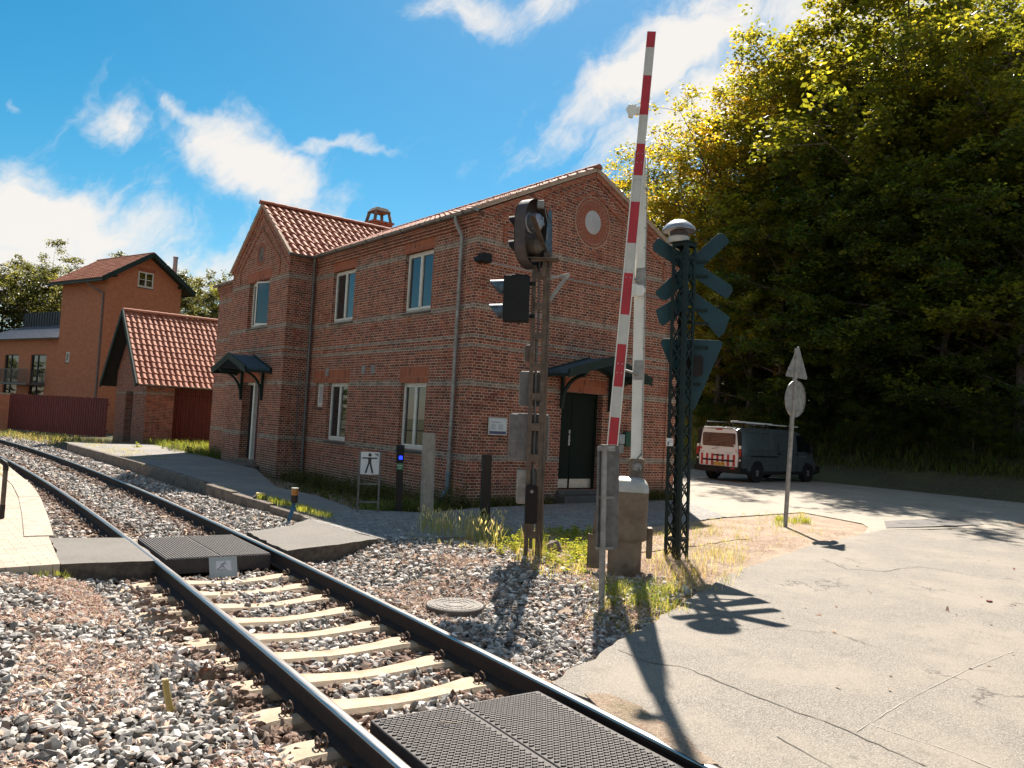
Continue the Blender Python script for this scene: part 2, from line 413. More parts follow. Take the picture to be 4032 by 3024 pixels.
MT['white_metal'] = plain('white_powder_coat', (.70, .66, .60), (.62, .58, .52), .4, 0, 4, dirt=(.42, .36, .30), dirt_amt=.35, streak=True, dscale=1.4)
MT['red_film'] = plain('red_reflective_film', (.42, .012, .018), (.34, .012, .018), .45, 0, 3)
MT['white_film'] = plain('white_reflective_film', (.52, .49, .45), (.44, .41, .38), .5, 0, 3, dirt=(.30, .27, .24), dirt_amt=.4, streak=True)
MT['drive'] = plain('weathered_drive_housing', (.21, .150, .100), (.13, .085, .055), .65, .1, 4, dirt=(.09, .032, .015), dirt_amt=.85, dscale=2.2, bmp=.15)
MT['drive_top'] = plain('pale_drive_lid', (.45, .42, .38), (.36, .33, .29), .45, .2, 6, dirt=(.2, .14, .09), dirt_amt=.4)
MT['concrete'] = plain('weathered_concrete', (.34, .29, .24), (.25, .21, .17), .88, 0, 7, bmp=.35, bscale=80, dirt=(.14, .11, .085), dirt_amt=.5)
MT['concrete_dark'] = plain('stained_concrete', (.17, .125, .095), (.10, .075, .057), .9, 0, 5, bmp=.5, bscale=60, dirt=(.045, .032, .024), dirt_amt=.8)
MT['kerb'] = plain('kerb_concrete', (.42, .34, .27), (.30, .24, .19), .9, 0, 6, bmp=.4, bscale=70, dirt=(.16, .12, .09), dirt_amt=.5)
MT['sleeper'] = plain('sleeper_concrete', (.44, .335, .235), (.34, .25, .17), .85, 0, 9, bmp=.45, bscale=50, dirt=(.30, .17, .09), dirt_amt=.6, dscale=5)
MT['rail_side'] = plain('rusty_rail_web', (.016, .009, .007), (.030, .015, .010), .85, .1, 12, bmp=.3)
MT['crack'] = plain('crack_dirt', (.10, .085, .07), (.15, .13, .11), .95)
MT['scratch'] = plain('scored_asphalt', (.36, .32, .27), (.28, .25, .21), .9)
MT['crumb'] = plain('crumbled_edge', (.055, .042, .033), (.11, .085, .065), .95, bmp=1.0, bscale=26, scale=12)
MT['clip'] = plain('rusty_spring_clip', (.10, .055, .032), (.06, .03, .02), .8, .1, 12, bmp=.2)
MT['rubber'] = plain('black_rubber', (.034, .026, .025), (.048, .037, .035), .72, 0, 12, bmp=.25, dirt=(.11, .09, .08), dirt_amt=.35, dscale=9)
MT['iron'] = plain('cast_iron', (.060, .052, .046), (.085, .074, .066), .55, .4, 12, bmp=.3, dirt=(.14, .11, .09), dirt_amt=.4)
MT['fence_red'] = plain('dark_red_boards', (.15, .028, .020), (.10, .018, .014), .75, 0, 6, bmp=.3, dirt=(.05, .014, .010), dirt_amt=.5, streak=True)
MT['black_plastic'] = plain('black_plastic', (.008, .007, .007), (.012, .010, .010), .6, 0, 9, spec=.25)
MT['post_brown'] = plain('dark_brown_powder_coat', (.022, .015, .013), (.028, .019, .016), .6, 0, 5, spec=.25)
MT['bark'] = plain('bark', (.12, .095, .072), (.065, .050, .038), .9, 0, 4, bmp=.8, bscale=18, dirt=(.19, .19, .15), dirt_amt=.35)
MT['metal_roof'] = plain('grey_metal_roof', (.23, .26, .31), (.19, .215, .26), .4, .4, 3)
MT['zinc_dark'] = plain('anthracite_cladding', (.045, .048, .055), (.035, .037, .043), .5, .3, 4)
MT['plastic_green'] = plain('green_letterbox', (.01, .055, .028), (.014, .07, .035), .4, 0, 6)
MT['van_grey'] = plain('van_grey_paint', (.062, .070, .070), (.055, .062, .062), .25, 0, 2, spec=.6)
MT['van_white'] = plain('van_white_paint', (.62, .62, .60), (.58, .58, .56), .25, 0, 2, spec=.5)
MT['tyre'] = plain('tyre_rubber', (.016, .015, .015), (.025, .023, .022), .85, 0, 12)
MT['amber'] = plain('amber_plastic', (.40, .16, .02), (.30, .11, .015), .35, 0, 6)
MT['cable_blue'] = plain('blue_cable', (.02, .12, .22), (.02, .08, .15), .5, 0, 9)
MT['yellow_box'] = plain('faded_yellow_plastic', (.62, .47, .20), (.52, .38, .16), .55, 0, 9)
MT['coil'] = plain('ribbed_yellow_plastic', (.50, .36, .12), (.42, .28, .09), .5, 0, 9)
MT['ink'] = plain('black_lettering', (.015, .014, .016), (.02, .02, .02), .5)
MT['ink_grey'] = plain('grey_lettering', (.12, .12, .14), (.15, .15, .16), .5)
MT['paper'] = plain('white_notice', (.55, .55, .56), (.50, .50, .52), .35)
MT['navy'] = plain('navy_print', (.05, .045, .12), (.045, .04, .10), .4)
MT['plate_yellow'] = plain('yellow_number_plate', (.62, .36, .03), (.56, .32, .03), .4)
MT['green_label'] = plain('green_label', (.03, .16, .06), (.025, .14, .05), .45)
MT['grey_plate'] = plain('grey_plate', (.36, .37, .35), (.30, .31, .30), .45, .3, 8)
MT['skin_glass_white'] = plain('frosted_pane', (.42, .38, .36), (.36, .33, .32), .5, 0, 3)
MT['dark'] = plain('dark_interior', (.01, .009, .009), (.014, .012, .012), .9)

def glass_mat(name, tint=(.02, .022, .022)):
    m, T, b = new_mat(name)
    tc = T.node('ShaderNodeTexCoord')
    b.inputs['Base Color'].default_value = (*tint, 1); b.inputs['Roughness'].default_value = .015
    b.inputs['Specular IOR Level'].default_value = .9; b.inputs['IOR'].default_value = 1.6
    bump(T, b, T.noise(tc.outputs['Object'], 1.2, 2), .015, .05)
    return m
MT['glass'] = glass_mat('window_glass'); MT['glass_dark'] = glass_mat('tinted_glass', (.006, .006, .007))

def emis(name, c, s):
    m, T, b = new_mat(name); b.inputs['Base Color'].default_value = (*c, 1); b.inputs['Emission Color'].default_value = (*c, 1); b.inputs['Emission Strength'].default_value = s
    return m
MT['blue_light'] = emis('lit_blue_reader', (.01, .03, .9), 1.2)
MT['red_lens'] = plain('red_lens', (.35, .01, .01), (.25, .01, .01), .2)

def rail_top():
    m, T, b = new_mat('polished_rail_head'); tc = T.node('ShaderNodeTexCoord')
    mp = T.node('ShaderNodeMapping', ins={0: tc.outputs['Object']}); mp.inputs['Scale'].default_value = (60, 1.2, 1)
    n = T.noise(mp.outputs[0], 1.0, 4, .6)
    T.put(b.inputs['Base Color'], T.mix(n, (.34, .31, .29), (.48, .45, .43))); b.inputs['Metallic'].default_value = 1.0
    T.put(b.inputs['Roughness'], T.M('ADD', T.M('MULTIPLY', n, .2), .22)); return m
MT['rail_top'] = rail_top()

def asphalt_mat(name, base, speck, crack=True, warm=(.30, .26, .22)):
    m, T, b = new_mat(name); tc = T.node('ShaderNodeTexCoord'); P = tc.outputs['Object']
    a = T.noise(P, 95, 4, .8); g = T.noise(P, 0.8, 6, .65); h2 = T.noise(P, 3.5, 5, .65)
    col = T.mix(T.step(a, .40, .62), tuple(x*.72 for x in base), speck)
    col = T.mix(T.M('MULTIPLY', T.step(g, .40, .68), .6), col, warm)
    col = T.mix(T.M('MULTIPLY', T.step(h2, .52, .75), .35), col, tuple(x*.62 for x in base))
    if crack:
        wv = T.noise(P, 1.3, 5, .6, out='Color'); q = T.V('ADD', P, wv)
        v = T.node('ShaderNodeTexVoronoi', feature='DISTANCE_TO_EDGE', ins={'Vector': q, 'Scale': .33})
        ck = T.M('MULTIPLY', T.step(v.outputs['Distance'], .006, .001), T.step(T.noise(P, .5, 3), .5, .58))
        col = T.mix(T.M('MULTIPLY', ck, .75), col, (.05, .04, .035))
    stn = T.step(T.noise(P, 11, 3, .5), .70, .74); col = T.mix(T.M('MULTIPLY', stn, .45), col, tuple(x*.5 for x in base))
    T.put(b.inputs['Base Color'], col); b.inputs['Roughness'].default_value = .86; b.inputs['Specular IOR Level'].default_value = .35
    bump(T, b, a, .35, .008); return m
MT['road'] = asphalt_mat('old_asphalt', (.125, .106, .088), (.30, .262, .222), warm=(.265, .225, .18))
MT['path_asphalt'] = asphalt_mat('path_asphalt', (.10, .088, .078), (.21, .188, .165), crack=False, warm=(.17, .15, .13))
MT['patch'] = asphalt_mat('patched_asphalt', (.10, .092, .085), (.20, .18, .165), crack=False, warm=(.16, .14, .125))
MT['forecourt'] = asphalt_mat('pale_forecourt', (.25, .215, .17), (.38, .33, .27), warm=(.36, .305, .24))
MT['platform_asphalt'] = asphalt_mat('platform_asphalt', (.17, .155, .145), (.26, .24, .225), crack=False, warm=(.28, .24, .19))

def cobble_mat(name, c1, c2, joint, sx, sy, rot=0.3):
    m, T, b = new_mat(name); tc = T.node('ShaderNodeTexCoord'); P = tc.outputs['Object']
    mp = T.node('ShaderNodeMapping', ins={0: P}); mp.inputs['Rotation'].default_value = (0, 0, rot); mp.inputs['Scale'].default_value = (sx, sy, 1)
    wv = T.noise(P, 6, 2, .5, out='Color'); q = T.V('ADD', mp.outputs[0], wv)
    v = T.node('ShaderNodeTexVoronoi', feature='DISTANCE_TO_EDGE', ins={'Vector': q, 'Scale': 1.0, 'Randomness': .45})
    v2 = T.node('ShaderNodeTexVoronoi', feature='F1', ins={'Vector': q, 'Scale': 1.0, 'Randomness': .45})
    r = T.node('ShaderNodeSeparateColor', ins={0: v2.outputs['Color']}).outputs[0]
    col = T.mix(r, c1, c2); col = T.mix(T.M('MULTIPLY', T.step(T.noise(P, 1.1, 5, .65), .45, .7), .5), col, tuple(x*.6 for x in c1))
    j = T.step(v.outputs['Distance'], .07, .02); col = T.mix(j, col, joint)
    T.put(b.inputs['Base Color'], col); b.inputs['Roughness'].default_value = .85
    hh = T.M('ADD', T.step(v.outputs['Distance'], .0, .12), T.M('MULTIPLY', T.noise(P, 50, 4, .7), .25)); bump(T, b, hh, .6, .012)
    return m
MT['cobble'] = cobble_mat('worn_paving', (.27, .25, .23), (.19, .175, .165), (.11, .095, .08), 5.2, 7.5)
def tilepave_mat():
    m, T, b = new_mat('wavy_paving_blocks'); tc = T.node('ShaderNodeTexCoord'); P = tc.outputs['Object']
    sp = T.node('ShaderNodeSeparateXYZ', ins={0: P})
    wx = T.M('MULTIPLY', T.M('PINGPONG', T.M('MULTIPLY', sp.outputs[0], 9.0), 1.0), .022)
    c = T.node('ShaderNodeCombineXYZ'); T.put(c.inputs[0], sp.outputs[0]); T.put(c.inputs[1], T.M('ADD', sp.outputs[1], wx))
    n = T.node('ShaderNodeTexBrick', offset=.5, ins={'Vector': c.outputs[0], 'Color1': (0, 0, 0), 'Color2': (1, 1, 1), 'Mortar': (.5, .5, .5), 'Scale': 1.0})
    n.inputs['Mortar Size'].default_value = .004; n.inputs['Brick Width'].default_value = .22; n.inputs['Row Height'].default_value = .11
    r = T.node('ShaderNodeRGBToBW', ins={0: n.outputs['Color']}).outputs[0]
    col = T.mix(r, (.40, .32, .245), (.31, .245, .19)); col = T.mix(T.M('MULTIPLY', T.step(T.noise(P, 1.4, 6, .7), .42, .7), .5), col, (.46, .37, .285))
    col = T.mix(T.M('MULTIPLY', n.outputs['Fac'], T.step(T.noise(P, 2, 3), .38, .5)), col, (.14, .11, .08))
    T.put(b.inputs['Base Color'], col); b.inputs['Roughness'].default_value = .88
    bump(T, b, T.M('SUBTRACT', T.M('MULTIPLY', T.noise(P, 60, 4, .7), .3), n.outputs['Fac']), .6, .008); return m
MT['tilepave'] = tilepave_mat()

def soil_mat():
    m, T, b = new_mat('soil_and_litter'); tc = T.node('ShaderNodeTexCoord'); P = tc.outputs['Object']
    a = T.noise(P, 45, 6, .75); g = T.noise(P, 1.6, 6, .7); k = T.noise(P, 9, 6, .7)
    col = T.ramp(a, [(.25, (.13, .085, .060)), (.5, (.33, .235, .165)), (.75, (.56, .44, .34))])
    col = T.mix(T.M('MULTIPLY', T.step(g, .42, .62), .6), col, (.48, .37, .27))
    col = T.mix(T.M('MULTIPLY', T.step(k, .52, .68), .55), col, (.24, .12, .075))
    col = T.mix(T.M('MULTIPLY', T.step(T.noise(P, .9, 4, .6), .58, .7), .45), col, (.13, .12, .045))
    T.put(b.inputs['Base Color'], col); b.inputs['Roughness'].default_value = .95; bump(T, b, T.M('ADD', a, k), 1.0, .03); return m
MT['soil'] = soil_mat()
def terrain_mat():
    m, T, b = new_mat('woodland_floor'); tc = T.node('ShaderNodeTexCoord'); P = tc.outputs['Object']
    col = T.ramp(T.noise(P, 8, 7, .75), [(.3, (.030, .025, .014)), (.5, (.07, .06, .028)), (.72, (.14, .12, .05))])
    col = T.mix(T.step(T.noise(P, .35, 4, .6), .42, .62), col, (.09, .085, .03))
    T.put(b.inputs['Base Color'], col); b.inputs['Roughness'].default_value = .95; bump(T, b, T.noise(P, 14, 6, .7), 1.0, .08); return m
MT['terrain'] = terrain_mat()
def bed_mat():
    m, T, b = new_mat('ballast_bed'); tc = T.node('ShaderNodeTexCoord'); P = tc.outputs['Object']
    v = T.node('ShaderNodeTexVoronoi', feature='F1', ins={'Vector': P, 'Scale': 26.0}); r = T.node('ShaderNodeSeparateColor', ins={0: v.outputs['Color']}).outputs[0]
    col = T.ramp(r, [(0, (.035, .024, .018)), (.5, (.09, .068, .052)), (1, (.22, .18, .14))])
    T.put(b.inputs['Base Color'], col); b.inputs['Roughness'].default_value = .9; bump(T, b, v.outputs['Distance'], 1.0, .05); return m
MT['bed'] = bed_mat()
def tint_mat(name, rough=.85, trans=0.0, mult=(1, 1, 1), noise=0.0, gloss=.4):
    "colour of each stone, blade or leaf comes from the mesh"
    m, T, b = new_mat(name); a = T.node('ShaderNodeAttribute', attribute_name='tint'); c = a.outputs['Color']
    if noise:
        tc = T.node('ShaderNodeTexCoord'); k = T.step(T.noise(tc.outputs['Object'], 70, 4, .7), .4, .7); c = T.mix(T.M('MULTIPLY', k, noise), c, (.42, .39, .36))
    T.put(b.inputs['Base Color'], c); b.inputs['Roughness'].default_value = rough; b.inputs['Specular IOR Level'].default_value = gloss
    if trans:
        tr = T.node('ShaderNodeBsdfTranslucent'); mc = T.mix(1.0, c, mult, 'MULTIPLY'); T.put(tr.inputs[0], mc)
        mx = T.node('ShaderNodeMixShader'); mx.inputs[0].default_value = trans
        T.put(mx.inputs[1], b.outputs[0]); T.put(mx.inputs[2], tr.outputs[0])
        T.put(m.node_tree.nodes['Material Output'].inputs[0], mx.outputs[0])
    return m
MT['stone'] = tint_mat('ballast_stone', .85, noise=.3, gloss=.25)
MT['blade'] = tint_mat('grass_blade', .7, .5, (2.0, 1.9, 1.1), gloss=.2)
MT['leaf'] = tint_mat('leaf', .42, .58, (3.0, 2.6, 1.2), gloss=.5)
MT['litter'] = tint_mat('dry_litter', .9)

# ------------------------------------------------------------------ ground, roads, track
TC = [-5.559386422106838e-07, 3.913159571113672e-05, -0.002728516319082328, 0.0959704714455078, 2.747132179219548]
def track_x(y):
    if y < -2: return track_x(-2) + 0.107*(y+2)
    if y > 52: return track_x(52) - 0.32*(y-52) - .012*(y-52)**2
    return (((TC[0]*y+TC[1])*y+TC[2])*y+TC[3])*y+TC[4]
def track_frame(y):
    x = track_x(y); d = Vector((track_x(y+.05)-track_x(y-.05), .1, 0)).normalized(); return Vector((x, y, 0)), d, Vector((d.y, -d.x, 0))

def sstep(t): t = np.clip(t, 0, 1); return t*t*(3-2*t)
def ground_h(x, y):
    x = np.asarray(x, float); y = np.asarray(y, float)
    h = np.full(np.broadcast(x, y).shape, -0.26)
    h = np.where(x > 4.9, -0.26 + 0.20*sstep((x-4.9)/1.5), h)
    h = np.where((x > 7.5) & (y > 0), np.maximum(h, -.06+.035*sstep((x-7.5)/2.5)), h)
    h = np.where(x < 2.1, -0.25+.18*sstep((2.1-x)/1.5)+.06*sstep((y-8.2)/1.5)*sstep((2.1-x)/.5), h)
    h = h + (x > 4.9)*(x < 6.05)*(y > 12)*np.clip(sstep((x-4.9)/.8), 0, 1)*np.where(y < 13, .0, 0)
    h = np.where((x > 4.9) & (y > 12.0), np.minimum(h, -.12-.10*sstep((y-13)/7.)), h)
    far_up = sstep((y-12)/2.0)*.055*(x > 1.9)*(x < 5.6); h = h+far_up
    h = h + .17*sstep((x-18)/6.)*(y < 42)*(y > -40)
    bank = 2.6*sstep((x-30.3)/4.0) + np.maximum(0, x-33)*.20
    h = h + bank*sstep((y+30)/25)
    h = h + np.maximum(0, y-62)*.03*sstep((x-2)/8.)
    h = h + np.maximum(0, 3.2*sstep((x-21)/8.)*sstep((y-31)/9.))
    return h

def grid_obj(name, x0, x1, y0, y1, nx, ny, mat, hf, jitter=0.0, seed=1):
    rng = np.random.default_rng(seed)
    xs = np.linspace(x0, x1, nx); ys = np.linspace(y0, y1, ny); X, Y = np.meshgrid(xs, ys)
    Z = hf(X, Y) + rng.uniform(-jitter, jitter, X.shape)
    V = np.stack([X.ravel(), Y.ravel(), Z.ravel()], 1)
    i = np.arange(nx-1); j = np.arange(ny-1); I, J = np.meshgrid(i, j); a = (J*nx+I).ravel()
    return link_mesh(name, V, np.stack([a, a+1, a+nx+1, a+nx], 1), mat, sharp=180)

far = lambda X, Y: ground_h(X, Y) - 0.06
o = grid_obj('ground', -420, 700, -320, 900, 281, 305, MT['terrain'], lambda X, Y: ground_h(X, Y)-.10); tag(o, kind='structure')
o = grid_obj('track_bed', -6, 7.6, -4, 60, 90, 300, MT['bed'], lambda X, Y: ground_h(X, Y)+.002, .012, 2); tag(o, kind='structure')
o = grid_obj('soil', 5.3, 24, 2.0, 36.0, 150, 260, MT['soil'], lambda X, Y: ground_h(X, Y)+.010*(X < 8), .004, 3); tag(o, kind='structure')

def slab(name, pts, z, thick, mat, kind='structure', wob=0.0, seed=5, side=None):
    "flat sheet with a real edge"
    if wob:
        rnd = random.Random(seed); q = []
        for i in range(len(pts)):
            a = Vector(pts[i]); b = Vector(pts[(i+1) % len(pts)]); L = (b-a).length; n = max(1, int(L/.16)) if L < 30 else 1
            for k in range(n):
                p = a.lerp(b, k/n); f = 0 if k == 0 else wob; q.append((p.x+rnd.uniform(-f, f), p.y+rnd.uniform(-f, f)))
        pts = q
    mb = MB(); mb.extrude(pts, (0, 0, 0), X3, Y3, Z3, z-thick, z, 0, 1 if side else None)
    o = mb.build(name, [mat, side] if side else mat, smooth=False); return tag(o, kind=kind)

def rise(x): return .17*float(sstep(np.array((x-18)/6.0)))
def sloped_sheet(name, pts, mat, zf, step=.8):
    from mathutils.geometry import delaunay_2d_cdt
    n = len(pts); ext = [tuple(p) for p in pts]; xs = [p[0] for p in pts]; ys = [p[1] for p in pts]; V = [Vector(p) for p in ext]; x = min(xs)+.3
    while x < max(xs):
        y = min(ys)+.3
        while y < max(ys):
            ins = False
            for i in range(n):
                (x1, y1), (x2, y2) = ext[i], ext[(i+1) % n]
                if (y1 > y) != (y2 > y) and x < (x2-x1)*(y-y1)/(y2-y1)+x1: ins = not ins
            if ins: V.append(Vector((x, y)))
            y += step
        x += step
    vs, es, fs, *_ = delaunay_2d_cdt(V, [(i, (i+1) % n) for i in range(n)], [], 1, 1e-4)
    return tag(link_mesh(name, [(v.x, v.y, zf(v.x, v.y)) for v in vs], [tuple(f) for f in fs], mat, sharp=60), kind='structure')
def plat_z(y): return .0+.10*float(sstep(np.array((y-12.6)/7.5)))
# road through the level crossing and on to the right
slab('road', [*[(track_x(q)+.80, q) for q in np.linspace(-6, 4.3, 14)], (4.75, 4.66), (6.57, 5.43), (7.6, 5.89), (9.19, 6.55), (12.17, 7.45), (15.6, 8.17), (17.0, 8.4), (18.05, 8.02), (18.05, -30), (3.0, -30)], -0.003, .30, MT['road'], wob=.035)
slab('road_left', [(2.28, -6), (2.40, 1.5), (-8, 1.2), (-30, 0), (-30, -12), (2.2, -12)], 0.0, .30, MT['road'])
sloped_sheet('forecourt', [(15.6, 8.15), (17.0, 8.4), (20.0, 7.4), (30.3, 6.6), (30.6, 16), (30.9, 25), (31, 40), (17.3, 40), (17.3, 14.2), (14.9, 10.95), (18.2, 11.1), (17.5, 9.2), (16.9, 8.75)], MT['forecourt'], lambda x, y: -.006+rise(x))
sloped_sheet('road_far', [(18, 8.0), (20.0, 7.4), (30.3, 6.6), (60, 3), (60, -30), (18, -30)], MT['road'], lambda x, y: -.004+rise(x)*.999, 2.0)
# shaded paving along the gable and the platform strip
slab('pavement', [(6.02, 10.45), (7.72, 10.30), (9.31, 10.22), (12.31, 10.45), (14.9, 10.95), (17.3, 14.2), (17.3, 14.42), (10.0, 13.62), (8.5, 13.15), (7.4, 13.9), (5.96, 13.2), (5.92, 12.3)], 0.002, .22, MT['cobble'], wob=.03)
sloped_sheet('platform', [(6.10, 13.1), (7.30, 13.9), (7.38, 14.2), (7.55, 16), (7.3, 17.7), (8.7, 22.6), (8.8, 24.3), (9.1, 28.5), (9.3, 34.0), (9.1, 36.2), (5.99, 36.2), (6.17, 26.), (6.11, 19.6), (6.07, 16.3), (6.09, 14.5)], MT['platform_asphalt'], lambda x, y: plat_z(y)-.012+.006, .7)
slab('paving_patch', [(9.0, 8.2), (12.4, 8.6), (12.8, 9.3), (9.6, 9.4)], -.012, .1, MT['soil'], wob=.05)
# footpath over the track
slab('footpath', [(4.34, 10.0), (5.97, 10.52), (5.93, 12.85), (5.2, 12.1), (4.43, 11.7)], .004, .26, MT['path_asphalt'], wob=.03, side=MT['crumb'])
slab('footpath_left', [(1.74, 10.03), (2.74, 9.90), (2.84, 11.66), (1.92, 11.98)], -.002, .26, MT['path_asphalt'], wob=.02, side=MT['crumb'])
slab('platform_left', [(1.72, 9.98), (1.90, 11.9), (2.36, 16.0), (2.56, 19.0), (2.80, 27.0), (2.80, 40), (-3, 40), (-3, 9.75)], .012, .30, MT['tilepave'], wob=.0)

# asphalt repairs on the road
sloped_sheet('road_patch', [(17.2, 8.5), (20.3, 7.75), (21.5, 8.5), (18.6, 9.25)], MT['patch'], lambda x, y: .002+rise(x), .4)
def ribbon(name, pts, w0, z, mat, seed=1, jag=.012):
    rnd = random.Random(seed); L = []; P_ = [Vector(p) for p in pts]
    for a, b in zip(P_, P_[1:]):
        n = max(2, int((b-a).length/.07))
        for k in range(n): L.append(a.lerp(b, k/n)+Vector((rnd.uniform(-jag, jag), rnd.uniform(-jag, jag))))
    V = []; F = []
    for i, p in enumerate(L):
        d = (L[min(i+1, len(L)-1)]-L[max(0, i-1)]).normalized(); s = Vector((d.y, -d.x))*(w0*rnd.uniform(.25, 1.0)); V += [(p.x-s.x, p.y-s.y, z), (p.x+s.x, p.y+s.y, z)]
        if i: k = 2*i; F.append((k-2, k-1, k+1, k))
    return tag(link_mesh(name, V, F, mat, smooth=False), kind='structure')
G2 = lambda *pp: [tuple(at_z(px, py, 0)[:2]) for px, py in pp]
ribbon('road_crack', G2((2440, 2560), (2560, 2610), (2690, 2625), (2790, 2665), (2950, 2730), (3100, 2790), (3300, 2860), (3500, 2950), (3700, 3040)), .009, .0012, MT['crack'], 1)
ribbon('road_crack', G2((3060, 2900), (3200, 2980), (3350, 3060)), .006, .0012, MT['crack'], 2, .006)
ribbon('road_crack', G2((3240, 2200), (3330, 2240), (3480, 2250), (3620, 2230), (3800, 2260)), .012, .0012, MT['crack'], 3, .03)
ribbon('road_crack', G2((3370, 2880), (3600, 2740), (3800, 2640), (4000, 2560)), .005, .0012, MT['scratch'], 4, .004)
ribbon('road_crack', G2((3450, 2860), (3750, 2960), (4000, 3060)), .005, .0012, MT['scratch'], 5, .004)
slab('sand_patch', G2((2300, 2730), (2400, 2735), (2520, 2780), (2640, 2860), (2740, 2950), (2830, 3010), (2760, 3010), (2620, 2930), (2480, 2850), (2360, 2790)), .0035, .002, MT['soil'], wob=.03)
0 and slab('dark_patch', G2((2080, 2665), (2360, 2560), (2640, 2640), (2800, 2760), (2620, 2800), (2330, 2710)), .0012, .002, MT['patch'], wob=.02)

# platform edge units
def kerb_run(pts, wdt, z0, z1, mat, seg=1.05, label='', seed=2, side=1, group=''):
    rnd = random.Random(seed); P = [Vector((*p, 0)) for p in pts]; L = [0]
    for a, b in zip(P, P[1:]): L.append(L[-1]+(b-a).length)
    def pos(s):
        for i in range(len(P)-1):
            if s <= L[i+1] or i == len(P)-2: t = (s-L[i])/(L[i+1]-L[i]); return P[i].lerp(P[i+1], t)
    n = int(L[-1]/seg); out = []
    for k in range(n):
        a = pos(k*seg+.006); b = pos((k+1)*seg-.006); d = (b-a).normalized(); nn = Vector((d.y, -d.x, 0))*side
        rise = rnd.uniform(-.006, .006)+(plat_z((a.y+b.y)/2) if z1 is None else 0); zz1 = 0 if z1 is None else z1; mb = MB()
        prof = [(0, z0), (wdt, z0), (wdt, zz1+rise), (.04, zz1+rise), (.012, zz1-.012+rise), (0, zz1-.045+rise)]
        mb.extrude(prof, a, nn, Z3, d, 0, (b-a).length)
        o = mb.build('platform_kerb', mat, bevel=.006); out.append(o)
    return out
ks = kerb_run([(5.98, 12.75), (5.97, 14.5), (5.95, 16.3), (5.98, 19.0), (6.04, 22.5), (6.05, 26.0), (5.95, 31.6), (5.87, 36.2)], .15, -.34, None, MT['concrete_dark'], 2.0, side=1)
for i, o in enumerate(ks):
    pl = ['ending beside the amber lamp post', 'behind the small yellow box', 'second past the yellow box', 'halfway along the shaded stretch', 'opposite the white door frame',
          'sixth from the amber lamp post', 'sunlit, level with the start of the grass', 'sunlit, beside the bright gravel', 'below the yellow weeds', 'near the shed doorway', 'last but one before the far end', 'at the far end of the platform']
    tag(o, 'stained concrete platform edge unit, ' + pl[min(i, 11)], 'kerb', 'concrete units along the platform edge')
ks = kerb_run([(1.93, 12.0), (2.38, 16.0), (2.60, 19.0), (2.84, 27.0), (2.84, 33.0)], -.30, -.3, .028, MT['kerb'], 2.35, side=1, seed=4)
for i, o in enumerate(ks):
    pl = ['next to the footpath', 'beside the bent pipe rail', 'past the bend by the rail', 'close to the left picture edge', 'farther along the left edge', 'far along the left edge', 'farthest along the left edge', 'past the picture edge', 'beyond the picture edge']
    tag(o, 'pale kerb slab bordering the left platform, ' + pl[min(i, 8)], 'kerb', 'pale slabs bordering the left platform')

# rails
def rail(off, label):
    prof = [(-.07, -.172), (.07, -.172), (.07, -.160), (.012, -.140), (.009, -.050), (.032, -.038), (.036, -.012), (.030, -.003), (.018, .001), (-.018, .001), (-.030, -.003), (-.036, -.012), (-.032, -.038), (-.009, -.050), (-.012, -.140), (-.07, -.160)]
    ys = list(np.arange(-4, 20, .25)) + list(np.arange(20, 110, 1.0)); V = []; n = len(prof)
    for y in ys:
        p, d, r = track_frame(y); c = p + r*off
        for a, b in prof: V.append((c.x+r.x*a, c.y+r.y*a, b))
    F = []; MI = []
    for i in range(len(ys)-1):
        for k in range(n):
            j = (k+1) % n; F.append((i*n+k, i*n+j, (i+1)*n+j, (i+1)*n+k)); MI.append(1 if k in (6, 7, 8, 9, 10) else 0)
    F.append(tuple(range(n))[::-1]); MI.append(0)
    o = link_mesh('rail', V, F, [MT['rail_side'], MT['rail_top']], MI, sharp=50)
    return tag(o, label, 'rail', 'steel rails of the track')
G = .7175+.036
rail(-G, 'near steel rail with shiny head, left of the sleepers')
rail(G, 'far steel rail with shiny head, on the building side of the sleepers')

# sleepers
def sleeper_mesh():
    xs = [-1.27, -1.20, -1.0, -.55, -.38, -.1, .1, .38, .55, 1.0, 1.20, 1.27]; zt = [-.235, -.205, -.175, -.172, -.188, -.205, -.205, -.188, -.172, -.175, -.205, -.235]
    wd = [.26, .27, .28, .28, .24, .215, .215, .24, .28, .28, .27, .26]; mb = MB(); V = []
    for x, z, w_ in zip(xs, zt, wd):
        V += [(x, -w_/2, -.36), (x, w_/2, -.36), (x, w_/2, z-.03), (x, w_/2-.028, z), (x, -w_/2+.028, z), (x, -w_/2, z-.03)]
    F = []
    for i in range(len(xs)-1):
        for k in range(6): j = (k+1) % 6; F.append((i*6+k, (i+1)*6+k, (i+1)*6+j, i*6+j))
    F += [(0, 1, 2, 3, 4, 5), tuple(range((len(xs)-1)*6, len(xs)*6))[::-1]]
    return V, F
def clip_mb(x, s):
    mb = MB(); c = Vector((x, 0, -.145))
    loop = [(-.055, -.02), (-.062, .010), (-.038, .038), (0, .045), (.026, .022), (.015, -.006), (-.010, -.010)]
    mb.tube([c+Vector((s*.055, a, b)) for a, b in loop], .0065, 6)
    mb.tube([c+Vector((s*.10, a*.9, b*.85-.006)) for a, b in loop], .0065, 6)
    mb.cbox(c+Vector((s*.075, .0, -.02)), (.055, .035, .03)); mb.cbox(c+Vector((s*.015, .0, -.036)), (.05, .08, .02))
    return mb
V_, F_ = sleeper_mesh()
sl0 = link_mesh('sleeper', V_, F_, MT['sleeper'], sharp=25)
clips = []
for sx in (-1, 1):
    for s in (-1, 1):
        clips.append(clip_mb(sx*G+s*.055, s).build('rail_clip', MT['clip'], sl0, local=True))
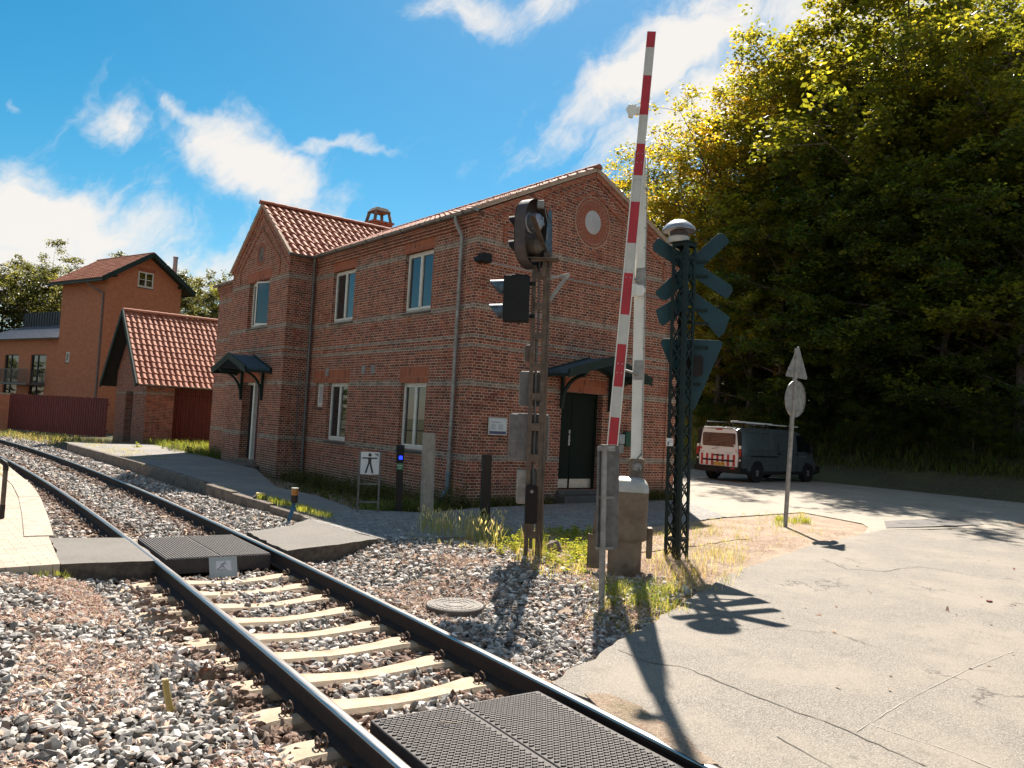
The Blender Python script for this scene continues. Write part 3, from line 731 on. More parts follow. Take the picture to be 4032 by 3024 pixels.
ORD = ['first', 'second', 'third', 'fourth', 'fifth', 'sixth', 'seventh', 'eighth', 'ninth']
sleepers = []
def put_sleeper(y, label, with_clips, first=[True]):
    if first[0]: o = sl0; first[0] = False
    else:
        o = sl0.copy(); COL.objects.link(o)
        if with_clips:
            for c in clips: d = c.copy(); COL.objects.link(d); d.parent = o
    p, d, r = track_frame(y); o.location = p + Vector((0, 0, 0)); o.rotation_euler = (0, 0, math.atan2(r.y, r.x))
    tag(o, label, 'sleeper', 'concrete sleepers under the rails'); return o
ys = [5.05-.62+.62*k for k in range(9)]
for k, y in enumerate(ys):
    if y > 9.95: break
    put_sleeper(y, f'pale concrete sleeper, {ORD[k]} counted from the black crossing panels', True)
k = 0; y = 11.95
while y < 40:
    k += 1
    dist = ['', 'level with the amber marker', 'just past the amber marker', 'level with the yellow platform box', 'beyond the yellow platform box', 'in the building shadow', 'where the shadow crosses the rails', 'opposite the wing door', 'past the wing door', 'near the sunlit kerb', 'on the first part of the bend', 'on the middle of the bend', 'farther round the bend', 'level with the shed', 'almost lost in gravel', 'near the left picture edge']
    lab = (f'gravel-strewn concrete sleeper, {ORD[k-1]} beyond the ribbed footpath panel' if k <= 9 else f'half buried distant sleeper {dist[min(15, 1+(k-10)//3)]}, {["nearest", "middle", "farthest"][(k-10)%3]} of three there')
    put_sleeper(y, lab, y < 20); y += .62

# rubber panels between the rails
def panel(name, y0, y1, x0o, x1o, label, ribs):
    p, d, r = track_frame((y0+y1)/2); rz = math.atan2(r.y, r.x)
    t = thing(name, (p.x, p.y, 0), label, 'crossing panel', 'black rubber crossing panels', rz)
    L = (y1-y0)/2; mb = MB(); mb.box(x0o, x1o, -L, L, -.20, -.016)
    mb.build('panel_slab', MT['rubber'], t, local=True, bevel=.008)
    mb = MB()
    if ribs:
        n = int((x1o-x0o)/.034)
        for i in range(n):
            x = x0o+.02+i*.034; mb.box(x, x+.019, -L+.008, L-.008, -.0165, -.006)
    else:
        rows = int((y1-y0)/.030); cols = int((x1o-x0o)/.044)
        for j in range(rows):
            for i in range(cols):
                cx = x0o+.03+i*.044+(.022 if j % 2 else 0); cy = -L+.022+j*.030
                if cx > x1o-.025: continue
                V = []; m_ = 8
                for zz, rr in ((-.0165, .020), (-.008, .017)):
                    for q in range(m_): a = 2*PI*q/m_; V.append((cx+rr*math.cos(a), cy+rr*.62*math.sin(a), zz))
                mb.add(V, [tuple(range(m_, 2*m_))]+[(q, (q+1) % m_, (q+1) % m_+m_, q+m_) for q in range(m_)])
    mb.build('rib_pattern' if ribs else 'stud_pattern', MT['rubber'], t, local=True, smooth=False)
    return t
panel('footpath_mat', 9.97, 11.64, -.63, -.004, 'ribbed black rubber footpath panel, nearer half beside the near rail', True)
panel('footpath_mat', 9.97, 11.64, .004, .63, 'ribbed black rubber footpath panel, half beside the far rail', True)
panel('crossing_mat', 2.5, 4.30, -.63, -.004, 'studded black rubber road panel with a twig on it, beside the near rail', False)
panel('crossing_mat', 2.5, 4.30, .004, .63, 'studded black rubber road panel beside the far rail and asphalt', False)
panel('crossing_mat', .7, 2.495, -.63, .63, 'studded black rubber road panel nearest the viewer, at the lower edge', False)

def text_mesh(name, body, mat, parent, o, U, W, size, depth=.0015, align='LEFT', bold=0.0, xs=1.0):
    c = bpy.data.curves.new(name, 'FONT'); c.body = body; c.size = size; c.extrude = depth; c.offset = bold; c.align_x = align; c.resolution_u = 3
    ob = bpy.data.objects.new(name, c); COL.objects.link(ob)
    dg = bpy.context.evaluated_depsgraph_get(); me = bpy.data.meshes.new_from_object(ob.evaluated_get(dg))
    bpy.data.objects.remove(ob); bpy.data.curves.remove(c)
    U, W = Vector(U).normalized(), Vector(W).normalized(); N = U.cross(W)
    V = [Vector(o)+U*(v.co.x*xs)+W*v.co.y+N*v.co.z for v in me.vertices]; F = [tuple(p.vertices) for p in me.polygons]
    bpy.data.meshes.remove(me)
    return link_mesh(name, V, F, mat, None, parent, local=True, smooth=False)

# small plate leaning against the footpath panel
p, d, r = track_frame(9.86); t = thing('maker_plate', (p.x-.03, 9.70, -.21), 'small grey metal plate with running figure leaning on the ribbed panel', 'plate', rz=math.atan2(r.y, r.x))
tilt = Vector((0, .42, 1)).normalized(); N_ = X3.cross(tilt)
mb = MB(); mb.rbox((0, 0, 0), X3, tilt, N_, -.165, .165, 0, .245, -.006, .0, .006); mb.build('plate', MT['grey_plate'], t, local=True)
mb = MB(); mb.extrude([(-.085, .075), (.095, .075), (.085, .195), (-.085, .195)], (0, 0, 0), X3, tilt, N_, .0005, .002); st = mb.build('sticker', MT['paper'], t, local=True)
mb = MB(); o_ = N_*.0035
def pl(a, b): return X3*a+tilt*b+o_
for a, b, w_ in (((.005, .165), (-.012, .135), .012), ((-.012, .135), (-.05, .110), .010), ((-.05, .110), (-.07, .098), .008), ((-.012, .135), (.01, .118), .010), ((.01, .118), (.005, .100), .009),
                 ((.003, .160), (-.025, .155), .007), ((.003, .160), (.03, .152), .007), ((-.025, .155), (-.035, .140), .006), ((.03, .152), (.042, .162), .006)):
    mb.beam(pl(*a), pl(*b), w_, .002, up=N_)
mb.lathe([(.0085, -.001), (.0085, .001)], pl(.018, .177), N_, 12)
mb.build('running_figure', MT['ink_grey'], st, local=True)
text_mesh('lettering', 'Rosehill Rail', MT['ink_grey'], st, pl(-.078, .080), X3, tilt, .024, .0006, bold=.0004)

# ------------------------------------------------------------------ buildings
def bar(mb, o, U, N, u0, u1, z0, z1, d0, d1, mi=0):
    mb.extrude([(u0, z0), (u1, z0), (u1, z1), (u0, z1)], o, U, Z3, N, d0, d1, mi)

def wall(mb, o, U, N, u0, u1, z0, z1, holes=(), depth=.16, mi=0):
    "brick face with openings and their reveals"
    o, U, N = Vector(o), Vector(U), Vector(N)
    us = sorted({u0, u1, *[h[0] for h in holes], *[h[1] for h in holes]}); zs = sorted({z0, z1, *[h[2] for h in holes], *[h[3] for h in holes]})
    P = lambda u, z, d=0: o+U*u+Z3*z+N*d
    for a, b in zip(us, us[1:]):
        for c, e in zip(zs, zs[1:]):
            if any(h[0] <= a and b <= h[1] and h[2] <= c and e <= h[3] for h in holes): continue
            mb.add([P(a, c), P(b, c), P(b, e), P(a, e)], [(0, 1, 2, 3)], mi)
    for a, b, c, e in [h[:4] for h in holes]:
        mb.add([P(a, c), P(a, e), P(a, e, -depth), P(a, c, -depth)], [(0, 1, 2, 3)], mi)
        mb.add([P(b, c), P(b, c, -depth), P(b, e, -depth), P(b, e)], [(0, 1, 2, 3)], mi)
        mb.add([P(a, e), P(b, e), P(b, e, -depth), P(a, e, -depth)], [(0, 1, 2, 3)], mi)
        mb.add([P(a, c), P(a, c, -depth), P(b, c, -depth), P(b, c)], [(0, 1, 2, 3)], mi)

def window(parent, o, U, N, u0, u1, z0, z1, rec=.10, sashes=2, cross=False, sill=True, pane='glass', ajar=False, sill_drop=.07, name='window'):
    o = Vector(o); mb = MB(); f = .05
    B = lambda *a: bar(mb, o, U, N, *a)
    B(u0, u1, z1-f, z1, -rec-.07, -rec); B(u0, u1, z0, z0+f, -rec-.07, -rec)
    B(u0, u0+f, z0+f, z1-f, -rec-.07, -rec); B(u1-f, u1, z0+f, z1-f, -rec-.07, -rec)
    n = sashes; wdt = (u1-u0-2*f)/n; g = .045
    for k in range(n):
        a = u0+f+k*wdt+.004; b = a+wdt-.008
        if ajar and k == 0:
            continue
        B(a, b, z1-f-g-.004, z1-f-.004, -rec-.05, -rec+.015); B(a, b, z0+f+.004, z0+f+g+.02, -rec-.05, -rec+.015)
        B(a, a+g, z0+f+g, z1-f-g, -rec-.05, -rec+.015); B(b-g, b, z0+f+g, z1-f-g, -rec-.05, -rec+.015)
        if cross: B(a+g, b-g, (z0+z1)/2-.02, (z0+z1)/2+.02, -rec-.045, -rec+.008)
    if ajar:   # left sash swung part open about its middle
        a = u0+f; b = a+wdt; c = o+Vector(U)*((a+b)/2)+Vector(N)*(-rec+.06); ang = .42
        U2 = (Vector(U)*math.cos(ang)+Vector(N)*math.sin(ang)); N2 = (Vector(N)*math.cos(ang)-Vector(U)*math.sin(ang)); h = wdt/2
        for q in ((-h, h, z1-f-g, z1-f), (-h, h, z0+f, z0+f+g+.02), (-h, -h+g, z0+f+g, z1-f-g), (h-g, h, z0+f+g, z1-f-g)): bar(mb, c, U2, N2, *q, -.025, .025)
    w_ = mb.build(name, MT['window'], parent, bevel=.004)
    pm = MB()
    for k in range(n):
        a = u0+f+k*wdt; b = a+wdt; bar(pm, o, U, N, a+g*.8, b-g*.8, z0+f+g*.8, z1-f-g*.8, -rec-.03, -rec-.022)
    if ajar: bar(pm, c, U2, N2, -h+g*.8, h-g*.8, z0+f+g, z1-f-g*.8, -.004, .004)
    pm.build('pane', MT[pane], w_, smooth=False)
    if sill:
        s = MB(); Q = Vector(N)
        s.extrude([(-rec-.02, z0+.0), (.045, z0-sill_drop*.55), (.045, z0-sill_drop), (-rec-.02, z0-sill_drop)], o+Vector(U)*(u0-.03), Q, Z3, Vector(U), 0, u1-u0+.06)
        s.build('sill', MT['sill'], w_, bevel=.006)
    return w_

def soldier(parent, o, U, N, u0, u1, z0, z1, name='brick_lintel'):
    mb = MB(); bar(mb, o, U, N, u0, u1, z0, z1, -.05, .004); return mb.build(name, MT['soldier'], parent)

def pantiles(name, o, U, W, width, length, parent, tw=.235, tl=.34, amp=.036, seed=1, mask=None, mats=None):
    "o is the ridge end, U along the ridge, W down the slope"
    o, U, W = Vector(o), Vector(U).normalized(), Vector(W).normalized(); N = U.cross(W)
    if N.z < 0: N = -N
    rng = np.random.default_rng(seed); nc = max(1, int(round(width/tw))); tw = width/nc; nr = max(1, int(round(length/tl))); tl = length/nr
    S = 8; prof = []
    for k in range(S): t = k/S; prof.append(.85*math.sin(2*PI*t)+.25*math.sin(4*PI*t+.6))
    uu = np.arange(nc*S+1)/S*tw; pp = np.array([prof[k % S] for k in range(nc*S+1)])*amp
    rows = []
    for r in range(nr): rows += [(r*tl, 0.0), ((r+1)*tl+.02, .040)]
    V = []; Cc = []; F = []; tint = rng.uniform(0, 1, (nr, nc)); jit = rng.uniform(-.006, .006, (nr, nc))
    o_ = np.array(o); u_ = np.array(U); w_ = np.array(W); n_ = np.array(N)
    cols = np.minimum((np.arange(nc*S+1)//S), nc-1)
    for ri, (v, z) in enumerate(rows):
        zz = pp+z+.025+jit[ri//2][cols]; V.append(o_+uu[:, None]*u_+v*w_+zz[:, None]*n_); Cc.append(tint[ri//2][cols])
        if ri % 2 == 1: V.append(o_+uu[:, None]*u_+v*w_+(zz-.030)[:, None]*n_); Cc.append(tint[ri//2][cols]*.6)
    V = np.concatenate(V); Cc = np.concatenate(Cc); m_ = nc*S+1; nrow = nr*3
    for r in range(nrow-1):
        a = r*m_+np.arange(m_-1)
        if r % 3 == 2: continue
        F.append(np.stack([a, a+m_, a+m_+1, a+1], 1))
    F = np.concatenate(F)
    if mask is not None:
        c = V[F].mean(1); F = F[mask(c)]
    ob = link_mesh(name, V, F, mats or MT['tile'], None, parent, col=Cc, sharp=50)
    return ob

def ridge_tiles(mb, p, q, r=.12, seg=.38, drop=.02):
    p, q = Vector(p), Vector(q); L = (q-p).length; d = (q-p)/L; n = max(1, int(L/seg)); sg = L/n
    for k in range(n):
        a = p+d*(k*sg-.02); b = p+d*((k+1)*sg+.02); s = d.cross(Z3).normalized(); V = []
        for c, rr in ((a, r*.94), (b, r*1.04)):
            for j in range(9):
                t = PI*j/8; V.append(c+s*(math.cos(t)*rr)+Z3*(math.sin(t)*rr-drop))
        F = [(j, j+1, j+10, j+9) for j in range(8)]
        F += [tuple(range(9)), tuple(range(9, 18))[::-1]]
        mb.add(V, F)

def gutter(mb, p, q, r=.075, brackets=.9):
    p, q = Vector(p), Vector(q); d = (q-p).normalized(); s = d.cross(Z3).normalized(); V = []; n = 9
    for c in (p, q):
        for j in range(n): t = PI*j/(n-1); V.append(c+s*(math.cos(t)*r)-Z3*(math.sin(t)*r))
        for j in range(n-1, -1, -1): t = PI*j/(n-1); V.append(c+s*(math.cos(t)*r*.93)-Z3*(math.sin(t)*r*.93))
    m_ = 2*n; mb.add(V, [(j, (j+1) % m_, (j+1) % m_+m_, j+m_) for j in range(m_)]+[tuple(range(n)), tuple(range(m_, m_+n))])
    L = (q-p).length; k = brackets/2
    while k < L:
        c = p+d*k; pts = [c+s*(math.cos(PI*j/10)*(r+.006))-Z3*(math.sin(PI*j/10)*(r+.006)) for j in range(11)]
        for a, b in zip(pts, pts[1:]): mb.beam(a, b, .03, .008, up=d)
        k += brackets

# ---- the station house
E_Z = 6.42; RZ = 8.13; BX0, BX1, BY0, BY1 = 10.2, 17.1, 14.35, 31.5; BXM = 13.65
st = thing('station_house', (BX0, BY0, 0), 'two storey red brick station house with grey string courses and pantile roofs', 'building')
mb = MB(); YD = Vector((0, 1, 0)); NX = Vector((-1, 0, 0)); NY = Vector((0, -1, 0))
W1 = [(16.17, 17.47, 4.42, 5.90), (20.17, 21.52, 4.42, 5.90), (16.15, 17.32, 1.05, 2.66), (20.18, 21.40, 1.05, 2.68), (21.72, 22.27, 1.98, 2.68)]
wall(mb, (BX0, 0, 0), YD, NX, BY0, BY1, -.3, E_Z, W1, .17)
DO = (12.92, 14.30, .27, 2.64)
wall(mb, (0, BY0, 0), X3, NY, BX0, BX1, -.3, E_Z, [DO], .34)
mb.add([(BX0, BY0, E_Z), (BX1, BY0, E_Z), (BXM, BY0, RZ)], [(0, 1, 2)])
mb.add([(BX1, BY0, -.3), (BX1, BY1, -.3), (BX1, BY1, E_Z), (BX1, BY0, E_Z)], [(0, 1, 2, 3)])
mb.add([(BX0, BY1, -.3), (BX1, BY1, -.3), (BX1, BY1, E_Z), (BXM, BY1, RZ), (BX0, BY1, E_Z)], [(4, 3, 2, 1, 0)])
mb.build('brick_wall', MT['brick'], st)
# quoin strips at the corner, a little proud as in the photo
mb = MB(); mb.box(BX0-.028, BX0+.42, BY0-.028, BY0+.36, -.3, E_Z); mb.build('corner_strip', MT['brick'], st)
mb = MB(); bar(mb, (0, BY0, 0), X3, NY, BX1-.42, BX1, -.3, E_Z, 0, .028); mb.build('corner_strip', MT['brick'], st)
# cornice of oversailing bricks below the eaves, and along the verges of the gable
mb = MB()
for k, (z0, z1) in enumerate(((6.17, 6.24), (6.25, 6.32), (6.33, 6.44))): bar(mb, (BX0, 0, 0), YD, NX, BY0-.035, BY1, z0, z1, 0, .040+.03*k)
mb.build('eaves_cornice', MT['brick_plain'], st)
def sloped(mb, xa, za, xb, zb, w_, d, yo=BY0, axis='x', mi=0, d0=-.002):
    a = Vector((xa, yo, za)) if axis == 'x' else Vector((yo, xa, za)); b = Vector((xb, yo, zb)) if axis == 'x' else Vector((yo, xb, zb))
    N = NY if axis == 'x' else NX; dd = (b-a).normalized(); q = dd.cross(N).normalized()
    L = (b-a).length; mb.extrude([(0, -w_/2), (L, -w_/2), (L, w_/2), (0, w_/2)], a, dd, q, N, d0, d, mi)
sl_ = (RZ-E_Z)/(BXM-BX0)
mb = MB()
for s in (-1, 1):
    sloped(mb, BXM+s*3.50, E_Z-.02, BXM, RZ-.03, .11, .045); sloped(mb, BXM+s*3.40, E_Z-.20, BXM, RZ-.19, .055, .034)
    # inner frieze: an upside down V with short upright ends
    sloped(mb, BXM+s*2.72, 6.28, BXM, 7.66, .085, .035); bar(mb, (0, BY0, 0), X3, NY, BXM+s*2.72-.045, BXM+s*2.72+.045, 5.86, 6.30, -.002, .034)
mb.build('gable_frieze', MT['rowlock'], st)
mb = MB()
for s in (-1, 1): sloped(mb, BXM+s*3.62, E_Z+.075, BXM, RZ+.10, .10, .085)
mb.build('verge_mortar', MT['mortar'], st)
# blind round window with two rings of header bricks
mb = MB(); n = 30
for k in range(n):
    a0, a1 = 2*PI*(k+.06)/n, 2*PI*(k+.94)/n; c = Vector((BXM, BY0, 6.90))
    f = lambda r, a: (math.cos(a)*r, math.sin(a)*r*1.08)
    mb.extrude([f(.275, a0), f(.50, a0), f(.50, a1), f(.275, a1)], c, X3, Z3, NY, -.02, .012)
for k in range(22):
    a0, a1 = 2*PI*(k+.05)/22, 2*PI*(k+.95)/22; mb.extrude([f(.52, a0), f(.575, a0), f(.575, a1), f(.52, a1)], c, X3, Z3, NY, -.02, .018)
mb.build('round_brick_ring', MT['ringbrick'], st)
mb = MB(); mb.lathe([(.27, -.01), (.27, .004), (.60, .004), (.60, -.01)], (BXM, BY0, 6.90), NY, 48, sy=1.08, caps=False); mb.build('ring_mortar', MT['mortar'], st)
mb = MB(); mb.lathe([(.275, -.05), (.275, .006), (.262, .010)], (BXM, BY0, 6.90), NY, 40, sy=1.08); rw = mb.build('round_window', MT['skin_glass_white'], st)

o_ = Vector((BX0, 0, 0))
for u0, u1, z0, z1 in W1[:4]:
    window(st, o_, YD, NX, u0, u1, z0, z1)
window(st, o_, YD, NX, 21.72, 22.27, 1.98, 2.68, sashes=1, pane='skin_glass_white')
for u0, u1, z0, z1 in ((16.10, 17.54, 5.90, 6.16), (20.10, 21.60, 5.90, 6.16), (16.08, 17.40, 2.665, 3.05), (20.10, 21.48, 2.685, 3.05), (21.50, 22.40, 2.685, 3.05)):
    soldier(st, o_, YD, NX, u0, u1, z0, z1)
soldier(st, (0, BY0, 0), X3, NY, 12.80, 14.42, 2.65, 2.98)

# gable door: two dark green leaves, left one fixed back, steel kick plates and handle
mb = MB(); B = lambda *a: bar(mb, (0, BY0, 0), X3, NY, *a)
B(12.92, 12.99, .27, 2.64, -.26, -.18); B(14.23, 14.30, .27, 2.64, -.26, -.18); B(12.99, 14.23, 2.54, 2.64, -.26, -.18)
fr = mb.build('door_frame', MT['door_green'], st, bevel=.004)
for nm, a, b in (('door', 12.99, 13.44), ('door', 13.455, 14.23)):
    mb = MB(); bar(mb, (0, BY0, 0), X3, NY, a, b, .29, 2.54, -.25, -.205); dl = mb.build(nm, MT['door_green'], st, bevel=.004)
    mb = MB(); bar(mb, (0, BY0, 0), X3, NY, a+.02, b-.03, .30, .52, -.2045, -.200); mb.build('kick_plate', MT['steel'], dl)
mb = MB(); B = lambda *a: bar(mb, (0, BY0, 0), X3, NY, *a)
B(13.375, 13.425, 1.34, 1.60, -.204, -.192); B(13.375, 13.425, 1.63, 1.72, -.204, -.190); mb.tube([(13.40, BY0+.19, 1.47), (13.40, BY0+.145, 1.47), (13.31, BY0+.14, 1.47)], .010, 8)
mb.build('handle', MT['steel'], dl)
mb = MB(); mb.box(12.80, 14.45, BY0-.42, BY0+.2, -.1, .16); mb.box(12.88, 14.34, BY0-.10, BY0+.22, .16, .268)
mb.build('door_step', MT['sill'], st, bevel=.012)
mb = MB(); rnd = random.Random(3)
for k in range(9):
    x = 12.0+k*.17; mb.cbox((x, BY0-.03, .10+rnd.uniform(-.03, .03)), (.15, .10, .12), rot=(rnd.uniform(-.2, .2), rnd.uniform(-.2, .2), 0))
mb.build('plinth_stones', MT['concrete_dark'], st, bevel=.02)

def canopy(parent, o, U, N, uc, half, z_eave, z_ridge, depth, roofmat, bracket_drop=.75):
    "small gabled door canopy: two slopes, barge boards and two curved brackets"
    o, U, N = Vector(o), Vector(U), Vector(N); P = lambda u, z, d: o+U*u+Z3*z+N*d
    mb = MB(); th = .07
    for s in (-1, 1):
        a, b = (uc, z_ridge), (uc+s*half, z_eave)
        mb.add([P(a[0], a[1], .01), P(b[0], b[1], .01), P(b[0], b[1], depth), P(a[0], a[1], depth), P(a[0], a[1]-th, .01), P(b[0], b[1]-th, .01), P(b[0], b[1]-th, depth), P(a[0], a[1]-th, depth)],
               [(0, 1, 2, 3), (7, 6, 5, 4), (0, 4, 5, 1), (1, 5, 6, 2), (2, 6, 7, 3), (3, 7, 4, 0)])
    c = mb.build('door_canopy', roofmat, parent)
    mb = MB()
    for s in (-1, 1):
        for d_ in (depth+.001, .012):
            for (w0, w1, dd) in ((-.17, .015, .035), (-.075, .035, .05)):
                L0 = P(uc, z_ridge, d_); L1 = P(uc+s*half*1.03, z_eave-.012, d_)
                mb.add([L0+Z3*w0, L1+Z3*w0, L1+Z3*w1, L0+Z3*w1, L0+Z3*w0+N*dd, L1+Z3*w0+N*dd, L1+Z3*w1+N*dd, L0+Z3*w1+N*dd], [(3, 2, 1, 0), (4, 5, 6, 7), (0, 1, 5, 4), (2, 3, 7, 6), (1, 2, 6, 5), (3, 0, 4, 7)])
        mb.beam(P(uc+s*half*.98, z_eave-.10, 0), P(uc+s*half*.98, z_eave-.10, depth), .05, .09)
    mb.build('barge_board', MT['canopy_green'], c)
    for s in (-1, 1):
        mb = MB(); u = uc+s*half*.60
        mb.beam(P(u, z_eave-.05, .045), P(u, z_eave-bracket_drop-.12, .045), .075, .075, up=U)
        mb.beam(P(u, z_eave-.03, .0), P(u, z_eave-.03, depth), .075, .075)
        pts = [P(u, z_eave-bracket_drop+.02+(bracket_drop-.1)*math.sin(t)*1.0, .06+(depth*.86)*(1-math.cos(t))) for t in np.linspace(0, PI/2, 7)]
        for a, b in zip(pts, pts[1:]): mb.beam(a, b, .065, .085, up=U)
        mb.build('canopy_bracket', MT['canopy_green'], c, bevel=.006)
    return c
canopy(st, (0, BY0, 0), X3, NY, 13.70, 1.36, 3.10, 3.50, .86, MT['felt_blue'])

# cross wing towards the platform
CX, CY0, CY1, CYM, CRZ = 9.37, 22.80, 27.62, 25.2, 8.33
mb = MB()
WB = [(24.28, 26.0, 4.42, 5.92), (24.45, 25.95, .20, 2.66)]
wall(mb, (CX, 0, 0), YD, NX, CY0, CY1, -.3, E_Z, WB, .30)
mb.add([(CX, CY0, E_Z), (CX, CY1, E_Z), (CX, CYM, CRZ)], [(0, 1, 2)])
wall(mb, (0, CY0, 0), X3, NY, CX, BX0+.05, -.3, E_Z)
wall(mb, (0, CY1, 0), X3, -NY, CX, BX0+.05, -.3, E_Z)
mb.build('wing_wall', MT['brick'], st)
mb = MB()
for k, (z0, z1) in enumerate(((6.22, 6.30), (6.31, 6.44))): bar(mb, (0, CY0, 0), X3, NY, CX, BX0, z0, z1, 0, .03+.03*k)
mb.build('wing_cornice', MT['brick_plain'], st)
mb = MB()
for s in (-1, 1):
    sloped(mb, CYM+s*2.46, E_Z-.02, CYM, CRZ-.05, .11, .045, CX, 'y'); sloped(mb, CYM+s*2.36, E_Z-.26, CYM, CRZ-.28, .05, .028, CX, 'y')
    sloped(mb, CYM+s*1.68, 6.42, CYM, 7.62, .075, .035, CX, 'y'); bar(mb, (CX, 0, 0), YD, NX, CYM+s*1.68-.04, CYM+s*1.68+.04, 5.95, 6.44, -.002, .034)
mb.build('wing_frieze', MT['rowlock'], st)
mb = MB()
for s in (-1, 1): sloped(mb, CYM+s*2.54, E_Z+.05, CYM, CRZ+.085, .09, .08, CX, 'y')
mb.build('wing_verge_mortar', MT['mortar'], st)
mb = MB(); c = Vector((CX, 25.12, 6.76))
for k in range(22):
    a0, a1 = 2*PI*(k+.08)/22, 2*PI*(k+.92)/22; mb.extrude([(math.cos(a)*r, math.sin(a)*r*1.1) for r, a in ((.24, a0), (.37, a0), (.37, a1), (.24, a1))], c, YD, Z3, NX, -.02, .014)
mb.build('oval_brick_ring', MT['ringbrick'], st)
mb = MB(); mb.lathe([(.23, -.01), (.23, .004), (.39, .004), (.39, -.01)], c, NX, 40, sy=1.1, caps=False); mb.build('ring_mortar', MT['mortar'], st)
mb = MB(); mb.lathe([(.24, -.02), (.24, .004)], c, NX, 32, sy=1.12); mb.build('oval_vent', MT['concrete_dark'], st)
o_ = Vector((CX, 0, 0))
window(st, o_, YD, NX, 24.28, 26.0, 4.42, 5.92, rec=.14, ajar=True)
soldier(st, o_, YD, NX, 24.15, 26.15, 5.925, 6.24); soldier(st, o_, YD, NX, 24.35, 26.05, 2.665, 3.02)
mb = MB(); B = lambda *a: bar(mb, o_, YD, NX, *a)
B(24.45, 24.52, .20, 2.66, -.28, -.16); B(25.18, 25.30, .20, 2.66, -.30, -.10); B(24.52, 25.95, 2.58, 2.66, -.28, -.16)
fr2 = mb.build('wing_door_frame', MT['window'], st, bevel=.004)
mb = MB(); bar(mb, o_, YD, NX, 24.52, 25.18, .22, 2.58, -.27, -.22); d2 = mb.build('wing_door', MT['door_red'], st, bevel=.004)
mb = MB(); bar(mb, o_, YD, NX, 25.30, 25.95, .22, 2.58, -.29, -.26); mb.build('side_panel', MT['dark'], st)
mb = MB(); mb.box(CX-.50, CX+.3, 24.1, 26.2, -.1, .10); mb.box(CX-.10, CX+.3, 24.4, 26.0, .10, .198); mb.build('wing_step', MT['concrete_dark'], st, bevel=.012)
canopy(st, o_, YD, NX, 25.12, 1.48, 3.06, 3.50, .80, MT['felt_blue'], .85)

# roofs: the slopes are laid with real pantiles
SL = Vector((BXM-BX0, 0, RZ-E_Z)); slope_n = SL.length
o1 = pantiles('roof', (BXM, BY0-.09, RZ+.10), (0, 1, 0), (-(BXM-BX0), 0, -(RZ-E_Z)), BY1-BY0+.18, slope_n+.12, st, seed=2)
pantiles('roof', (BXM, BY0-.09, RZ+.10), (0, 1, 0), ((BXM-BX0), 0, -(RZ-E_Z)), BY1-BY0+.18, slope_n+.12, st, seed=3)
def above_main(c):   # keep only the wing tiles that lie above the main roof
    zm = RZ - np.abs(c[:, 0]-BXM)*sl_ + .11
    return (c[:, 2] > zm) | (c[:, 0] < BX0-.16)
wl = math.hypot(CYM-CY0, CRZ-E_Z)
pantiles('wing_roof', (CX-.09, CYM, CRZ+.08), (1, 0, 0), (0, -(CYM-CY0), -(CRZ-E_Z)), 8.2, wl+.12, st, seed=4, mask=above_main)
pantiles('wing_roof', (CX-.09, CYM, CRZ+.08), (1, 0, 0), (0, (CYM-CY0), -(CRZ-E_Z)), 8.2, wl+.12, st, seed=5, mask=above_main)
mb = MB(); ridge_tiles(mb, (BXM, BY0-.12, RZ+.13), (BXM, BY1+.1, RZ+.13)); mb.build('ridge_tiles', MT['tile'], st, col=np.full(len(mb.V), .25))
mb = MB(); ridge_tiles(mb, (CX-.12, CYM, CRZ+.12), (14.1, CYM, CRZ+.12)); mb.build('ridge_tiles', MT['tile'], st, col=np.full(len(mb.V), .35))
# solid under-roof so no daylight shows between tiles and wall
mb = MB(); mb.add([(BX0-.02, BY0+.02, E_Z), (BX1+.02, BY0+.02, E_Z), (BXM, BY0+.02, RZ), (BX0-.02, BY1-.02, E_Z), (BX1+.02, BY1-.02, E_Z), (BXM, BY1-.02, RZ)], [(0, 3, 5, 2), (1, 2, 5, 4)])
mb.add([(CX+.02, CY0, E_Z), (CX+.02, CY1, E_Z), (CX+.02, CYM, CRZ), (BXM, CY0, E_Z), (BXM, CY1, E_Z), (BXM, CYM, CRZ)], [(0, 3, 5, 2), (1, 2, 5, 4)]); mb.build('roof_deck', MT['dark'], st)

# chimney with brick cap on four legs
mb = MB(); cc = Vector((14.35, 26.75, 0)); s = .36
mb.box(cc.x-s, cc.x+s, cc.y-s, cc.y+s, 7.6, 8.92); mb.box(cc.x-s-.03, cc.x+s+.03, cc.y-s-.03, cc.y+s+.03, 8.92, 8.99); mb.box(cc.x-s-.08, cc.x+s+.08, cc.y-s-.08, cc.y+s+.08, 8.99, 9.05)
ch = mb.build('chimney', MT['brick_plain'], st)
mb = MB()
for a in (-1, 1):
    for b_ in (-1, 1): mb.beam(cc+Vector((a*(s-.02), b_*(s-.02), 9.05)), cc+Vector((a*(s-.10), b_*(s-.10), 9.46)), .10, .10)
mb.add([cc+Vector((a*(s-.02), b_*(s-.02), 9.44)) for a, b_ in ((-1, -1), (1, -1), (1, 1), (-1, 1))]+[cc+Vector((a*.22, b_*.22, 9.60)) for a, b_ in ((-1, -1), (1, -1), (1, 1), (-1, 1))],
       [(3, 2, 1, 0), (4, 5, 6, 7), (0, 1, 5, 4), (1, 2, 6, 5), (2, 3, 7, 6), (3, 0, 4, 7)])
mb.build('chimney_cap', MT['concrete_dark'], ch, bevel=.01)

